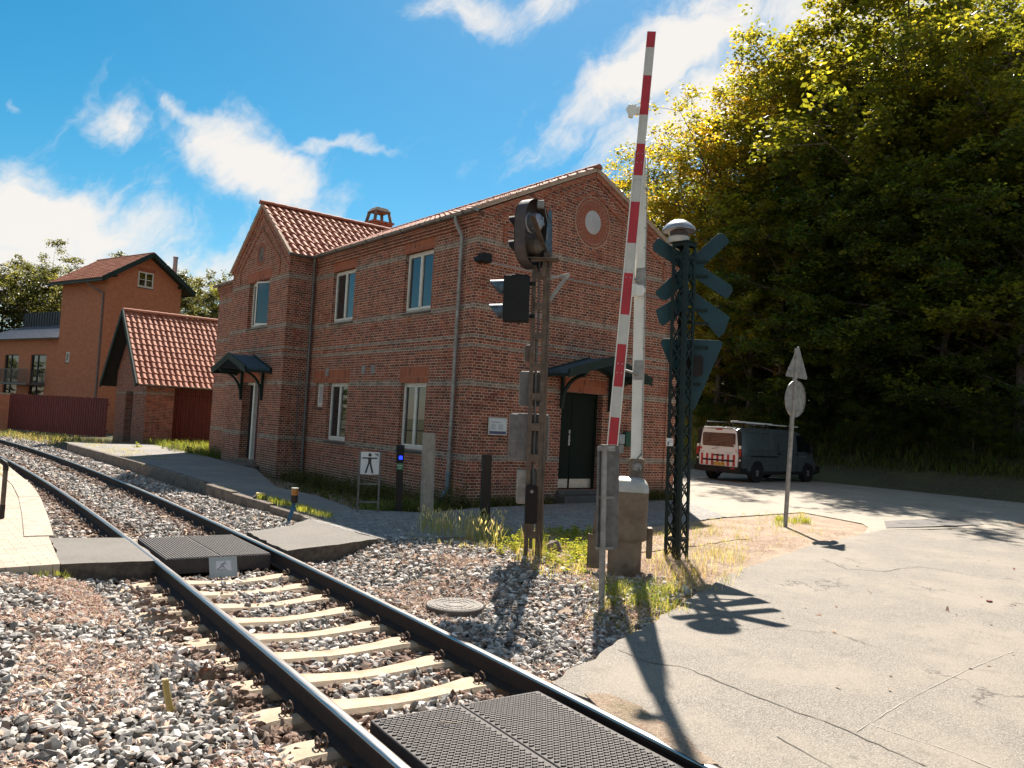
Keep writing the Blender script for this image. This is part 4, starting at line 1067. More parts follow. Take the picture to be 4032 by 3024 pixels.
# gutters and downspouts
mb = MB(); gutter(mb, (BX0-.17, BY0-.10, E_Z+.075), (BX0-.17, CY0-.15, E_Z+.075), .08); g1 = mb.build('gutter', MT['zinc'], st)
mb = MB(); gutter(mb, (BX0-.17, CY1+.2, E_Z+.075), (BX0-.17, BY1+.15, E_Z+.075), .08); mb.build('gutter', MT['zinc'], st)
mb = MB(); gutter(mb, (CX-.10, CY0-.15, E_Z+.075), (BX0-.24, CY0-.15, E_Z+.07), .075); mb.build('gutter', MT['zinc'], st)
def spout(pts, r=.042):
    mb = MB(); mb.tube(pts, r, 12)
    L = [Vector(p) for p in pts]
    for a, b in ((L[-2], L[-1]),):
        pass
    k = 0
    A, Bp = max(zip(L, L[1:]), key=lambda ab: (ab[1]-ab[0]).length)
    for t in (.12, .38, .64, .90):
        c = A.lerp(Bp, t); mb.tube([c+Z3*.03, c-Z3*.03], r+.008, 12)
    return mb
x_ = BX0-.09
dp = spout([(BX0-.18, 15.05, E_Z+.04), (BX0-.19, 15.02, E_Z-.10), (x_-.05, 14.94, E_Z-.30), (x_, 14.88, E_Z-.45), (x_, 14.88, .62)]).build('downspout', MT['galv'], st)
mb = MB(); mb.tube([(x_, 14.88, .66), (x_, 14.88, .62), (x_, 14.88, .30), (x_-.04, 14.93, .18), (x_-.12, 15.0, .0), (x_-.15, 15.03, -.12)], [.055, .055, .05, .05, .05, .055], 12); mb.tube([(x_, 14.88, .67), (x_, 14.88, .56)], .062, 12)
mb.build('spout_boot', MT['zinc_blue'], dp)
spout([(BX0-.16, CY0-.28, E_Z+.02), (BX0-.16, CY0-.26, E_Z-.25), (x_, CY0-.12, E_Z-.45), (x_, CY0-.12, .02)]).build('downspout', MT['galv_dark'], st)
# air vents, conduit, lamp, cable
for u0, z0 in ((18.70, 2.91), (19.22, 2.91), (21.42, 2.88)):
    mb = MB(); B = lambda *a: bar(mb, (BX0, 0, 0), YD, NX, *a); B(u0, u0+.21, z0, z0+.23, -.02, .010)
    for k in range(6): B(u0+.015, u0+.195, z0+.015+k*.036, z0+.033+k*.036, .010, .022)
    mb.build('air_vent', MT['galv'], st)
mb = MB(); mb.tube([(10.42, BY0-.045, 5.36), (17.0, BY0-.03, 5.36)], .012, 6); mb.build('conduit', MT['steel'], st)
mb = MB(); mb.tube([(9.9, CY0-.02, 3.0), (9.9, CY0-.02, .3)], .016, 6); mb.build('thin_pipe', MT['galv_dark'], st)
mb = MB(); mb.cbox((10.32, BY0-.12, 5.42), (.24, .20, .20)); mb.cbox((10.16, BY0-.16, 5.36), (.16, .26, .10), rot=(0, .15, 0)); mb.tube([(10.35, BY0, 5.42), (10.35, BY0-.1, 5.42)], .03, 8)
mb.build('wall_lamp', MT['black_plastic'], st, bevel=.02)

# notice board, dispenser and letter box hang on the gable
t = thing('notice_board', (10.99, BY0, 1.52), 'small framed white notice with purple footer on the brick gable', 'notice'); o_ = Vector((10.99, BY0-.03, 1.52))
mb = MB(); mb.extrude([(-.27, 0), (.27, 0), (.27, .40), (-.27, .40)], (10.99, BY0, 1.52), X3, Z3, NY, .002, .045); f_ = mb.build('frame', MT['steel'], t, bevel=.006)
mb = MB(); mb.extrude([(-.235, .03), (.235, .03), (.235, .37), (-.235, .37)], (10.99, BY0, 1.52), X3, Z3, NY, .0455, .048); s_ = mb.build('sheet', MT['paper'], t)
mb = MB(); mb.extrude([(-.235, .03), (.235, .03), (.235, .095), (-.235, .095)], (10.99, BY0, 1.52), X3, Z3, NY, .0482, .0495); mb.build('footer', MT['navy'], s_)
mb = MB(); rnd = random.Random(8)
for c0 in (-.20, .0):
    for k in range(8):
        mb.extrude([(c0, .24-k*.016), (c0+rnd.uniform(.12, .17), .24-k*.016), (c0+.14, .245-k*.016), (c0, .245-k*.016)], (10.99, BY0, 1.52), X3, Z3, NY, .0482, .049)
mb.lathe([(.011, 0), (.011, .001)], (10.80, BY0-.0485, 1.855), NY, 12); mb.build('small_print', MT['ink_grey'], s_)
text_mesh('headline', 'Stationsbygningen', MT['ink'], s_, (-.20, -.0495, .285), X3, Z3, .036, .0006)

t = thing('soap_dispenser', (14.93, BY0, 1.19), 'grey dispenser on the brick gable beside the green letter box', 'dispenser')
mb = MB(); mb.box(14.84, 15.02, BY0-.12, BY0-.003, 1.19, 1.42); mb.build('lower_case', MT['galv'], t, bevel=.015)
mb = MB(); mb.box(14.83, 15.03, BY0-.14, BY0-.003, 1.425, 1.68); mb.build('upper_case', MT['grey_plate'], t, bevel=.02)
t = thing('letter_box', (15.18, BY0, 1.37), 'dark green letter box on the brick gable behind the white beam', 'letter box')
mb = MB(); mb.box(15.03+.03, 15.36, BY0-.15, BY0-.003, 1.37, 1.75); mb.build('case', MT['plastic_green'], t, bevel=.02)
mb = MB(); mb.box(15.335, 15.365, BY0-.155, BY0-.10, 1.45, 1.70); mb.build('white_handle', MT['white_metal'], t, bevel=.006)

# ---- shed with steep pantile roof
sh = thing('shed', (9.3, 38.3, 0), 'small brick shed with steep orange pantile roof beside the station house', 'shed')
SY0, SY1, SYM, SRZ, SEZ = 37.0, 44.0, 40.5, 6.02, 2.62
mb = MB(); wall(mb, (9.3, 0, 0), YD, NX, 37.6, 43.2, -.3, 2.9, [(39.8, 41.2, -.1, 2.3)], .3)
zt = lambda y: SRZ-.1-abs(y-SYM)*(SRZ-SEZ)/3.5
mb.add([(9.3, 37.6, 2.9), (9.3, 43.2, 2.9), (9.3, 43.2, zt(43.2)), (9.3, SYM, zt(SYM)), (9.3, 37.6, zt(37.6))], [(0, 1, 2, 3, 4)])
mb.add([(9.3, 37.6, -.3), (10.5, 37.6, -.3), (10.5, 37.6, 3.1), (9.3, 37.6, 3.1)], [(0, 1, 2, 3)]); mb.add([(10.5, 37.6, -.3), (10.5, 43.2, -.3), (10.5, 43.2, 3.3), (10.5, 37.6, 3.3)], [(0, 1, 2, 3)])
mb.add([(9.3, 43.2, -.3), (15, 43.2, -.3), (15, 43.2, 3.3), (9.3, 43.2, 3.3)], [(0, 1, 2, 3)])
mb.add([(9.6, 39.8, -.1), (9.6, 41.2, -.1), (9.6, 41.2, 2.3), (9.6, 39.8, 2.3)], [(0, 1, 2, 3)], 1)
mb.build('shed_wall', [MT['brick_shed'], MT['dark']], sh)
dn = Vector((0, -(SYM-SY0), -(SRZ-SEZ))); 
pantiles('shed_roof', (8.78, SYM, SRZ), (1, 0, 0), dn, 6.6, dn.length+.05, sh, tw=.245, tl=.37, seed=7)
pantiles('shed_roof', (8.78, SYM, SRZ), (1, 0, 0), Vector((0, 1, 1)).normalized()*0+Vector((0, (SYM-SY0), -(SRZ-SEZ))), 6.6, dn.length+.05, sh, tw=.245, tl=.37, seed=8)
mb = MB(); ridge_tiles(mb, (8.75, SYM, SRZ+.06), (15.4, SYM, SRZ+.06), .13); mb.build('ridge_tiles', MT['tile'], sh, col=np.full(len(mb.V), .8))
mb = MB()
for s in (-1, 1):
    a = Vector((8.72, SYM, SRZ+.02)); b = Vector((8.72, SYM+s*3.58, SEZ-.06)); mb.beam(a, b, .06, .24, up=X3.cross(b-a))
mb.build('barge_board', MT['canopy_green'], sh)
mb = MB()
for s in (-1, 1):
    mb.add([(8.75, SYM, SRZ-.07), (15.3, SYM, SRZ-.07), (15.3, SYM+s*3.5, SEZ-.07), (8.75, SYM+s*3.5, SEZ-.07)], [(0, 1, 2, 3)])
mb.build('roof_soffit', MT['dark'], sh)
mb = MB(); gutter(mb, (8.8, SY0-.06, SEZ+.0), (15.3, SY0-.06, SEZ+.0), .06); mb.build('gutter', MT['zinc'], sh)

def board_fence(name, a, b, z0, z1, label, sp=.098, posts=True):
    a, b = Vector(a), Vector(b); d = b-a; L = d.length; d.normalize(); n = Vector((d.y, -d.x, 0))
    t = thing(name, a, label, 'fence'); mb = MB(); k = 0
    while k*sp < L-.08:
        p = a+d*(k*sp+.04); mb.extrude([(-.036, z0), (.036, z0), (.036, z1+random.Random(k).uniform(-.006, .006)), (-.036, z1)], p, d, Z3, n, 0, .022 if k % 2 else .04); k += 1
    mb.build('boards', MT['fence_red'], t)
    mb = MB()
    for z in (z0+.3, z1-.3): mb.beam(a+Z3*z-n*.03, b+Z3*z-n*.03, .05, .09)
    mb.build('rail', MT['fence_red'], t)
    return t
board_fence('board_fence', (5.75, 51.0, 0), (9.0, 43.2, 0), .02, 1.93, 'long dark red board fence between the brick pier and the shed')
board_fence('board_fence', (10.5, 38.5, 0), (15, 38.5, 0), .02, 2.55, 'dark red boarding under the shed roof next to the station house')
t = thing('brick_pier', (5.3, 51.4, 0), 'low brick wall with a pale coping at the left end of the red fence', 'wall')
mb = MB(); mb.box(2.3, 5.75, 51.2, 51.6, -.3, 1.86); mb.build('wall', MT['brick_tower'], t); mb = MB(); mb.box(2.25, 5.80, 51.15, 51.65, 1.86, 1.95); mb.build('coping', MT['kerb'], t)

# ---- tower house and the low wing beside it
def hv(az): return Vector((math.sin(R(az)), math.cos(R(az)), 0))
TA, TB = hv(73), hv(-17)                       # along the gable face, along the left face
T0 = Vector((11.24, 56.88, 0)); TW, TD = 5.25, 5.75; TE, TR_ = 9.98, 11.72
tw = thing('tower_house', T0, 'tall narrow brick tower house with a tiled gable roof and green barge boards', 'building')
NA, NB = -TB, -TA                              # outward normals of the gable face and of the left face
mb = MB()
wall(mb, T0, TA, NA, 0, TW, -.5, TE, [(2.02, 3.14, 9.52, 9.98)], .12)
wall(mb, T0, TB, NB, 0, TD, -.5, TE, [(4.12, 4.62, 4.25, 4.95)], .12)
_g = lambda u: TE+(TR_-TE)*(1-abs(u-TW/2)/(TW/2))
mb.add([T0+Z3*TE, T0+TA*2.02+Z3*TE, T0+TA*2.02+Z3*_g(2.02)], [(0, 1, 2)])
mb.add([T0+TA*2.02+Z3*10.6, T0+TA*3.14+Z3*10.6, T0+TA*3.14+Z3*_g(3.14), T0+TA*TW/2+Z3*TR_, T0+TA*2.02+Z3*_g(2.02)], [(0, 1, 2, 3, 4)])
mb.add([T0+TA*3.14+Z3*TE, T0+TA*TW+Z3*TE, T0+TA*3.14+Z3*_g(3.14)], [(0, 1, 2)])
mb.add([T0+TA*TW+Z3*-.5, T0+TA*TW+TB*TD+Z3*-.5, T0+TA*TW+TB*TD+Z3*TE, T0+TA*TW+Z3*TE], [(0, 1, 2, 3)])
mb.add([T0+TB*TD+Z3*-.5, T0+TA*TW+TB*TD+Z3*-.5, T0+TA*TW+TB*TD+Z3*TE, T0+TA*TW/2+TB*TD+Z3*TR_, T0+TB*TD+Z3*TE], [(0, 1, 2, 3, 4)])
mb.build('brick_wall', MT['brick_tower'], tw)
window(tw, T0, TA, NA, 2.02, 3.14, 9.54, 10.60, rec=.02, cross=True, pane='glass_dark', sill_drop=.06)
window(tw, T0, TB, NB, 4.12, 4.62, 4.25, 4.95, rec=.02, sashes=1, pane='glass_dark', sill_drop=.06)
soldier(tw, T0, TA, NA, 1.95, 3.21, 10.61, 10.86)
ov = .65; hl = TW/2; sl2 = (TR_-TE)/hl
for s in (-1, 1):
    top = T0+TA*(TW/2)-TB*ov+Z3*(TR_+.10); dn = TA*(s*(hl+ov))-Z3*(sl2*(hl+ov))
    pantiles('roof', top, TB, dn, TD+2*ov, dn.length, tw, tw=.235, tl=.35, seed=12+s)
    mb = MB(); mb.add([top-Z3*.12, top+dn-Z3*.12, top+dn+TB*(TD+2*ov)-Z3*.12, top+TB*(TD+2*ov)-Z3*.12], [(0, 1, 2, 3)]); mb.build('soffit', MT['canopy_green'], tw)
    mb = MB(); mb.beam(top-Z3*.06, top+dn-Z3*.06, .07, .30, up=TB.cross(dn)); mb.beam(top+dn-Z3*.10, top+dn+TB*(TD+2*ov)-Z3*.10, .07, .22); mb.build('barge_board', MT['canopy_green'], tw)
mb = MB(); ridge_tiles(mb, T0+TA*(TW/2)-TB*ov+Z3*(TR_+.1), T0+TA*(TW/2)+TB*(TD+ov)+Z3*(TR_+.1), .13); mb.build('ridge_tiles', MT['tile'], tw, col=np.full(len(mb.V), .15))
for k in (.25, TW-.25): mb = MB(); mb.beam(T0+TA*k-TB*.55+Z3*(TE-.05-.2*0), T0+TA*k+Z3*(TE-.05), .14, .16); mb.build('purlin_end', MT['canopy_green'], tw)
g0 = T0-TA*.62; mb = MB(); mb.tube([g0+TB*1.3+Z3*9.5, g0+TB*1.3+Z3*9.35, T0-TA*.08+TB*.30+Z3*8.75, T0-TA*.08+TB*.28+Z3*8.5, T0-TA*.08+TB*.28+Z3*0], .055, 8); mb.build('downspout', MT['galv_dark'], tw)
mb = MB(); gutter(mb, g0-TB*.6+Z3*9.52, g0+TB*(TD+.6)+Z3*9.52, .07); mb.build('gutter', MT['zinc'], tw)
mb = MB(); fb = T0+TA*(TW+.95)+TB*2.5; mb.tube([fb+Z3*9.2, fb+Z3*12.5], .16, 12); mb.tube([fb+Z3*12.45, fb+Z3*12.55], .19, 12); mb.build('flue', MT['galv'], tw)

lw = thing('low_building', T0+TB*(TD+.0), 'low brick wing with a grey metal roof, dark glazed bays and a balcony', 'building')
L0 = T0+TB*TD-NB*.25; mb = MB(); LH = 5.95
HL = [(2.05, 4.28, .4, 4.82), (6.12, 8.30, .4, 4.83)]
wall(mb, L0, TB, NB, 0, 14, -.5, LH, HL, .2); mb.build('brick_wall', MT['brick_tower'], lw)
for a, b, c, d_ in HL:
    mb = MB(); q = lambda *r: bar(mb, L0, TB, NB, *r)
    for x0, x1 in ((a, a+.05), (b-.05, b), ((a+b)/2+.2, (a+b)/2+.26)): q(x0, x1, c, d_, -.16, -.08)
    q(a, b, d_-.06, d_, -.16, -.08); q(a, b, 2.78, 2.84, -.16, -.08)
    f_ = mb.build('window', MT['zinc_dark'], lw); mb = MB(); bar(mb, L0, TB, NB, a+.03, b-.03, c, d_-.03, -.15, -.13); mb.build('pane', MT['glass_dark'], f_)
mb = MB(); zr = LH
A = L0-NB*(-.35)
for k in range(39):
    u = k*.36; p0 = L0+TB*u+NB*.35+Z3*LH; p1 = L0+TB*u-NB*3.6+Z3*(LH+1.55); mb.beam(p0, p1, .03, .05)
p0 = L0+NB*.35+Z3*LH; p1 = L0-NB*3.6+Z3*(LH+1.55); mb.add([p0, p0+TB*14, p1+TB*14, p1, p0-Z3*.1, p0+TB*14-Z3*.1, p1+TB*14-Z3*.1, p1-Z3*.1], [(0, 1, 2, 3), (7, 6, 5, 4), (0, 4, 5, 1), (1, 5, 6, 2), (2, 6, 7, 3), (3, 7, 4, 0)])
mb.build('metal_roof', MT['metal_roof'], lw)
mb = MB(); gutter(mb, L0+NB*.42+Z3*(LH+.0), L0+NB*.42+TB*14+Z3*(LH+.0), .08); mb.build('gutter', MT['zinc'], lw)
mb = MB(); p = L0-NB*3.6; q_ = [(0, LH+.9), (14, LH+.9), (14, LH+2.65), (0, LH+2.65)]
mb.extrude(q_, p, TB, Z3, NB, -3, 0)
for k in range(34): mb.extrude([(k*.42, LH+.9), (k*.42+.03, LH+.9), (k*.42+.03, LH+2.66), (k*.42, LH+2.66)], p, TB, Z3, NB, 0, .05)
mb.build('upper_cladding', MT['zinc_dark'], lw)
mb = MB(); q = lambda *r: bar(mb, L0, TB, NB, *r)
q(1.9, 6.1, 2.60, 2.72, 0, 1.25); q(1.9, 6.1, 3.66, 3.71, 1.19, 1.24)
for k in range(35): q(1.9+k*.12, 1.92+k*.12, 2.72, 3.66, 1.20, 1.22)
for k in range(9): q(1.9, 1.92, 2.72, 3.66, .1+k*.13, .12+k*.13); q(6.08, 6.1, 2.72, 3.66, .1+k*.13, .12+k*.13)
mb.build('balcony', MT['galv_dark'], lw)

# ------------------------------------------------------------------ railway equipment
def LB(mb, x0, x1, z0, z1, y0, y1, mi=0): mb.box(x0, x1, y0, y1, z0, z1, mi)

def hood(mb, c, N, r, L, n=26):
    "round lamp hood, long on top and cut away below"
    N = Vector(N).normalized(); Xs = Z3.cross(N).normalized(); Yz = N.cross(Xs); V = []
    for rr_, off in ((r, 0), (r, 1), (r-.006, 1), (r-.006, 0)):
        for k in range(n):
            a = 2*PI*k/n; V.append(c + Xs*(math.cos(a)*rr_) + Yz*(math.sin(a)*rr_) + N*(off*L*(.28+.72*max(0.0, .5+.5*math.sin(a))**.8)))
    mb.add(V, [(i*n+k, i*n+(k+1) % n, (i+1)*n+(k+1) % n, (i+1)*n+k) for i in range(3) for k in range(n)])

# signal post seen from behind (local x to the right, y away from the viewer)
F = Face((7.29, 8.46, -.1))
t = thing('signal_post', F.b, 'tall rusty railway signal post of two channels with lamp boards and grey cabinets', 'signal', rz=F.rz); t.rotation_euler.y = -.022
mb = MB()
for x0, x1, s in ((-.175, -.115, 1), (-.02, .085, -1)):
    zt = 4.15 if s > 0 else 4.34
    if s > 0: LB(mb, x0, x1, -.25, zt, -.02, .0); LB(mb, x0, x0+.012, -.25, zt, -.0, .10); LB(mb, x1-.012, x1, -.25, zt, -.0, .10)
    else: LB(mb, x0, x1-.03, -.25, zt, -.02, -.005); LB(mb, x1-.03, x1, -.25, zt, -.03, .10); LB(mb, x0, x0+.012, -.25, zt, -.005, .10)
mb.build('post_channel', MT['rust_post'], t, local=True, bevel=.004)
for z in (4.0, 3.575, 3.16, 2.73, 2.305, 1.885, 1.455, .9, .4): mb = MB(); LB(mb, -.13, .0, z-.052, z+.052, -.035, -.018); mb.build('batten', MT['rust_post'], t, local=True, bevel=.003)
mb = MB(); mb.tube([(-.075, .02, 4.2), (-.07, .03, 3.4), (-.08, .02, 2.6), (-.07, .03, 1.8), (-.075, .02, 1.0), (-.07, .02, .2)], .014, 8); mb.tube([(-.098, .05, 3.2), (-.09, .05, 2.0), (-.095, .05, .2)], .010, 8)
mb.build('cable', MT['galv_dark'], t, local=True)
# oval background board with two lamps, turned about 45 degrees
hd = Vector((-.17, .02, 4.62)); U = Vector((.50, .866, 0)).normalized(); N = Vector((-.866, .50, 0)).normalized()   # board runs along U, lamps look along N
pts = []
for k in range(25): a = PI*k/24; pts.append((.34*math.cos(a), .16+.31*math.sin(a)))
for k in range(25): a = PI+PI*k/24; pts.append((.34*math.cos(a), -.20+.31*math.sin(a)))
mb = MB(); mb.extrude(pts, hd, U, Z3, N, .10, .115); n = len(pts)
for i in range(n):
    a, b = pts[i], pts[(i+1) % n]; A = hd+U*a[0]+Z3*a[1]; Bq = hd+U*b[0]+Z3*b[1]; d = N
    mb.add([A-d*.06, Bq-d*.06, Bq+d*.115, A+d*.115, A*1-d*.06+(hd-A).normalized()*.008, Bq-d*.06+(hd-Bq).normalized()*.008, Bq+d*.1+(hd-Bq).normalized()*.008, A+d*.1+(hd-A).normalized()*.008], [(0, 1, 2, 3), (7, 6, 5, 4), (0, 4, 5, 1)])
bd = mb.build('signal_board', MT['signal_brown'], t, local=True)
for z, mt in ((.15, 'lamp_silver'), (-.20, 'rust_post')):
    mb = MB(); c = hd+Z3*z-N*.02; mb.lathe([(.03, -.10), (.075, -.095), (.115, -.06), (.128, 0), (.128, .07), (.145, .08), (.145, .12)], c, N, 28); mb.lathe([(.02, -.125), (.02, -.09)], c+Z3*.04, N, 10); mb.cbox(c+U*.05-N*.10+Z3*-.03, (.03, .03, .04))
    lm = mb.build('signal_lamp', MT[mt], t, local=True)
    mb = MB(); hood(mb, hd+Z3*z+N*.10, N, .125, .30); mb.build('visor', MT['signal_dark'], lm, local=True)
mb = MB(); mb.beam(hd+U*(-.26)+Z3*.16-N*.13, hd+U*(.26)+Z3*-.42-N*.13, .012, .075, up=N); mb.beam(hd+U*.16-N*.13+Z3*-.33, hd+U*.30+Z3*-.45-N*.13, .07, .012, up=N)
mb.build('brace', MT['rust_post'], bd, local=True)
mb = MB(); mb.cbox(hd+Z3*.40-N*.08+U*.03, (.10, .08, .11)); mb.build('junction_box', MT['yellow_box' if 0 else 'galv'], bd, local=True, bevel=.008)
mb = MB(); mb.tube([hd+U*.15+Z3*.38-N*.08, hd+U*.22+Z3*.15-N*.10, hd+U*.16+Z3*-.02-N*.12, hd+U*.22+Z3*-.38-N*.08, hd+U*.1+Z3*-.5-N*.03, hd+U*.05+Z3*-.75], .009, 6); mb.build('lamp_cable', MT['galv'], bd, local=True)
mb = MB(); mb.extrude([(-.06, -.36), (.07, -.36), (.05, .36), (-.0, .40)], hd+Vector((.20, .10, -.02)), Vector((.80, .25, -.0)).normalized(), Z3, Vector((.25, -.8, 0)).normalized(), 0, .012)
mb.build('side_shield', MT['visor_blue'], t, local=True)
mb = MB(); mb.cbox((-.04, -.01, 4.235), (.46, .26, .016)); mb.beam((-.2, -.08, 4.21), (.18, -.08, 4.24), .03, .05); mb.beam((.0, -.05, 4.2), (-.02, -.06, 3.98), .06, .02); mb.build('service_step', MT['rust_post'], t, local=True, bevel=.003)
# lower black signal with two visors pointing left
mb = MB(); LB(mb, -.565, -.20, 3.34, 3.98, -.16, .06); LB(mb, -.51, -.22, 3.98, 4.005, -.10, .02); LB(mb, -.20, -.12, 3.86, 3.92, -.03, .01); LB(mb, -.20, -.12, 3.40, 3.46, -.03, .01)
bx = mb.build('lower_signal', MT['black_plastic'], t, local=True, bevel=.014)
mb = MB(); LB(mb, -.560, -.204, 3.655, 3.665, -.163, -.159); mb.build('seam', MT['signal_dark'], bx, local=True)
for z in (3.83, 3.49):
    mb = MB(); hood(mb, Vector((-.56, -.05, z)), Vector((-1, 0, -.05)).normalized(), .10, .20); mb.build('visor', MT['visor_blue'], bx, local=True)
mb = MB(); mb.beam((0.0, .0, 3.95), (.345, -.02, 4.035), .035, .03); mb.beam((.34, -.02, 4.04), (.035, 0, 3.60), .03, .05); mb.build('sign_bracket', MT['galv'], t, local=True, bevel=.003)
# cabinets behind the post
for nm, x0, x1, z0, z1, y0, dp, mt in (('cabinet', -.245, -.14, 2.80, 3.03, .04, .10, 'rust_post'), ('cabinet', -.305, -.015, 2.18, 2.66, .08, .16, 'galv_dark'), ('cabinet', -.43, .12, 1.40, 2.06, .08, .22, 'galv_dark'), ('cabinet', -.30, -.03, .81, 1.28, .08, .15, 'galv')):
    mb = MB(); mb.rbox((0, y0, 0), X3, Z3, Y3, x0, x1, z0, z1, 0, dp, .035, seg=5); c_ = mb.build(nm, MT[mt], t, local=True, bevel=.012)
    mb = MB(); mb.rbox((0, y0, 0), X3, Z3, Y3, x0-.010, x1+.010, z0-.010, z1+.010, dp*.45, dp*.62, .04, seg=5); mb.build('cabinet_rim', MT['galv'], c_, local=True, bevel=.004)
mb = MB(); mb.rbox((0, -.03, 0), X3, Z3, NY, -.175, -.005, .56, 1.08, 0, .09, .03); c_ = mb.build('front_box', MT['signal_dark'], t, local=True, bevel=.01)
mb = MB(); mb.lathe([(.022, 0), (.022, .006)], (-.085, -.121, 1.0), NY, 16); mb.build('lock', MT['galv'], c_, local=True)
mb = MB(); LB(mb, -.185, -.045, .44, .56, -.06, -.03); mb.build('label_plate', MT['rust_post'], t, local=True)

# barrier drive with the raised boom
F = Face((7.75, 7.28, -.1))
t = thing('barrier_machine', F.b, 'raised level crossing barrier with red and white boom above a weathered drive housing', 'barrier', rz=F.rz)
mb = MB()
def octo(x0, x1, y0, y1, c): return [(x0+c, y0), (x1-c, y0), (x1, y0+c), (x1, y1-c), (x1-c, y1), (x0+c, y1), (x0, y1-c), (x0, y0+c)]
mb.extrude(octo(-.19, .24, -.20, .26, .10), (0, 0, 0), X3, Y3, Z3, -.35, .505); mb.build('pedestal', MT['drive'], t, local=True, bevel=.008)
mb = MB(); mb.extrude(octo(-.23, .27, -.235, .30, .10), (0, 0, 0), X3, Y3, Z3, .495, .515)
def rr(x0, x1, y0, y1, r, n=6):
    q = []
    for cx, cy, a0 in ((x1-r, y1-r, 0), (x0+r, y1-r, 90), (x0+r, y0+r, 180), (x1-r, y0+r, 270)):
        for k in range(n+1): a = R(a0+90*k/n); q.append((cx+r*math.cos(a), cy+r*math.sin(a)))
    return q
lay = []
for z, s in ((.515, 0), (1.12, 0)): lay.append((z, s))
mb.extrude(rr(-.215, .295, -.25, .28, .08), (0, 0, 0), X3, Y3, Z3, .515, 1.12)
mb.build('drive_housing', MT['drive'], t, local=True, bevel=.004)
mb = MB(); V = []; L = []
for z, ins in ((1.12, -.006), (1.17, -.004), (1.22, .012), (1.255, .035), (1.285, .075), (1.30, .13)):
    q = rr(-.215+ins, .295-ins, -.25+ins, .28-ins, max(.03, .09)); L.append(len(q)); V += [(a, b, z) for a, b in q]
m_ = L[0]; Fc = [(i*m_+k, i*m_+(k+1) % m_, (i+1)*m_+(k+1) % m_, (i+1)*m_+k) for i in range(5) for k in range(m_)]+[tuple(range(5*m_, 6*m_))]
mb.add(V, Fc); mb.build('drive_lid', MT['drive_top'], t, local=True)
mb = MB(); q = [(-.40, .50), (-.40, .62), (-.385, .80), (-.35, .98), (-.31, 1.10), (-.20, 1.12), (-.20, .50)]; mb.extrude(q, (0, 0, 0), X3, Z3, Y3, -.02, .26); mb.build('counterweight_cover', MT['drive'], t, local=True, bevel=.02)
mb = MB(); mb.rbox((0, .0, 0), X3, Z3, Y3, -.455, -.27, .10, .54, -.10, -.085, .015); LB(mb, -.455, -.44, .11, .53, -.10, .05)
for z in (.2, .45): mb.lathe([(.016, 0), (.016, .012)], (-.36, -.10, z), NY, 8)
mb.build('side_plate', MT['drive'], t, local=True, bevel=.006)
mb = MB(); mb.rbox((0, 0, 0), X3, Z3, Y3, .30, .375, .27, .66, -.06, .12, .02)
mb.build('side_plate', MT['drive'], t, local=True, bevel=.006)
mb = MB(); mb.rbox((0, .05, 0), X3, Z3, Y3, .03, .225, 1.15, 1.54, 0, .10, .012)
for x in (.055, .20):
    for z in (1.35, 1.50): mb.lathe([(.010, 0), (.010, .012)], (x, .05, z), NY, 8)
mp_ = mb.build('boom_hinge', MT['drive'], t, local=True, bevel=.004)
mb = MB(); mb.lathe([(.060, 0), (.060, .03), (.045, .045)], (.135, .05, 1.43), NY, 24); mb.build('hinge_cover', MT['galv'], mp_, local=True)
mb = MB(); mb.tube([(.19, .03, 1.62), (.13, .0, 1.54), (.075, -.01, 1.48), (.075, -.01, 1.36), (.13, -.01, 1.32), (.17, .0, 1.35), (.165, .0, 1.42)], .009, 8); mb.build('cable_loop', MT['galv_dark'], mp_, local=True)
# the white box beam
def Lx(z): return .045+(1.53-z)*.040 if z < 3.8 else -.046+(3.8-z)*.004
a, b = Vector((.124, .10, 1.53)), Vector((.020, .10, 5.66))
mb = MB(); d = (b-a).normalized(); sx_ = Vector((d.z, 0, -d.x))
V = []
for t_, w_ in ((0, .155), (.55, .150), (.9, .10), (1, .06)):
    c = a.lerp(b, t_)
    for p, q in ((-1, -1), (1, -1), (1, 1), (-1, 1)): V.append(c+sx_*(p*w_/2)+Y3*(q*.045))
mb.add(V, [(i*4+k, i*4+(k+1) % 4, i*4+4+(k+1) % 4, i*4+4+k) for i in range(3) for k in range(4)]+[(3, 2, 1, 0), (12, 13, 14, 15)])
wb = mb.build('boom_beam', MT['white_metal'], t, local=True, bevel=.006)
mb = MB(); mb.tube([a.lerp(b, s)+sx_*.066-Y3*.052 for s in (0.01, .2, .4, .6, .8, .97)], .0075, 6)
for k in range(15): c = a.lerp(b, .03+k*.065)+sx_*(.066-.0015*k)-Y3*.052; mb.cbox(c, (.022, .012, .012))
mb.build('beam_cable', MT['galv'], wb, local=True)
# the striped boom
p0, p1 = Vector((-.214, .02, 1.34)), Vector((.060, .02, 7.27)); d = (p1-p0).normalized(); sx2 = Vector((d.z, 0, -d.x)); Lb = (p1-p0).length
zz = lambda z: (z-p0.z)/d.z
def bseg(mb, s0, s1, w_, y0, y1):
    V = []
    for s in (s0, s1):
        for p, q in ((-1, y0), (1, y0), (1, y1), (-1, y1)): V.append(p0+d*s+sx2*(p*w_/2)+Y3*q)
    mb.add(V, [(3, 2, 1, 0), (4, 5, 6, 7), (0, 1, 5, 4), (1, 2, 6, 5), (2, 3, 7, 6), (3, 0, 4, 7)])
mb = MB(); bseg(mb, 0, zz(5.64), .150, -.012, .022)
for s_ in (-1, 1):
    V = []
bseg(mb, zz(5.60), Lb, .118, -.010, .016); bm = mb.build('boom', MT['white_metal'], t, local=True, bevel=.003)
mb = MB()
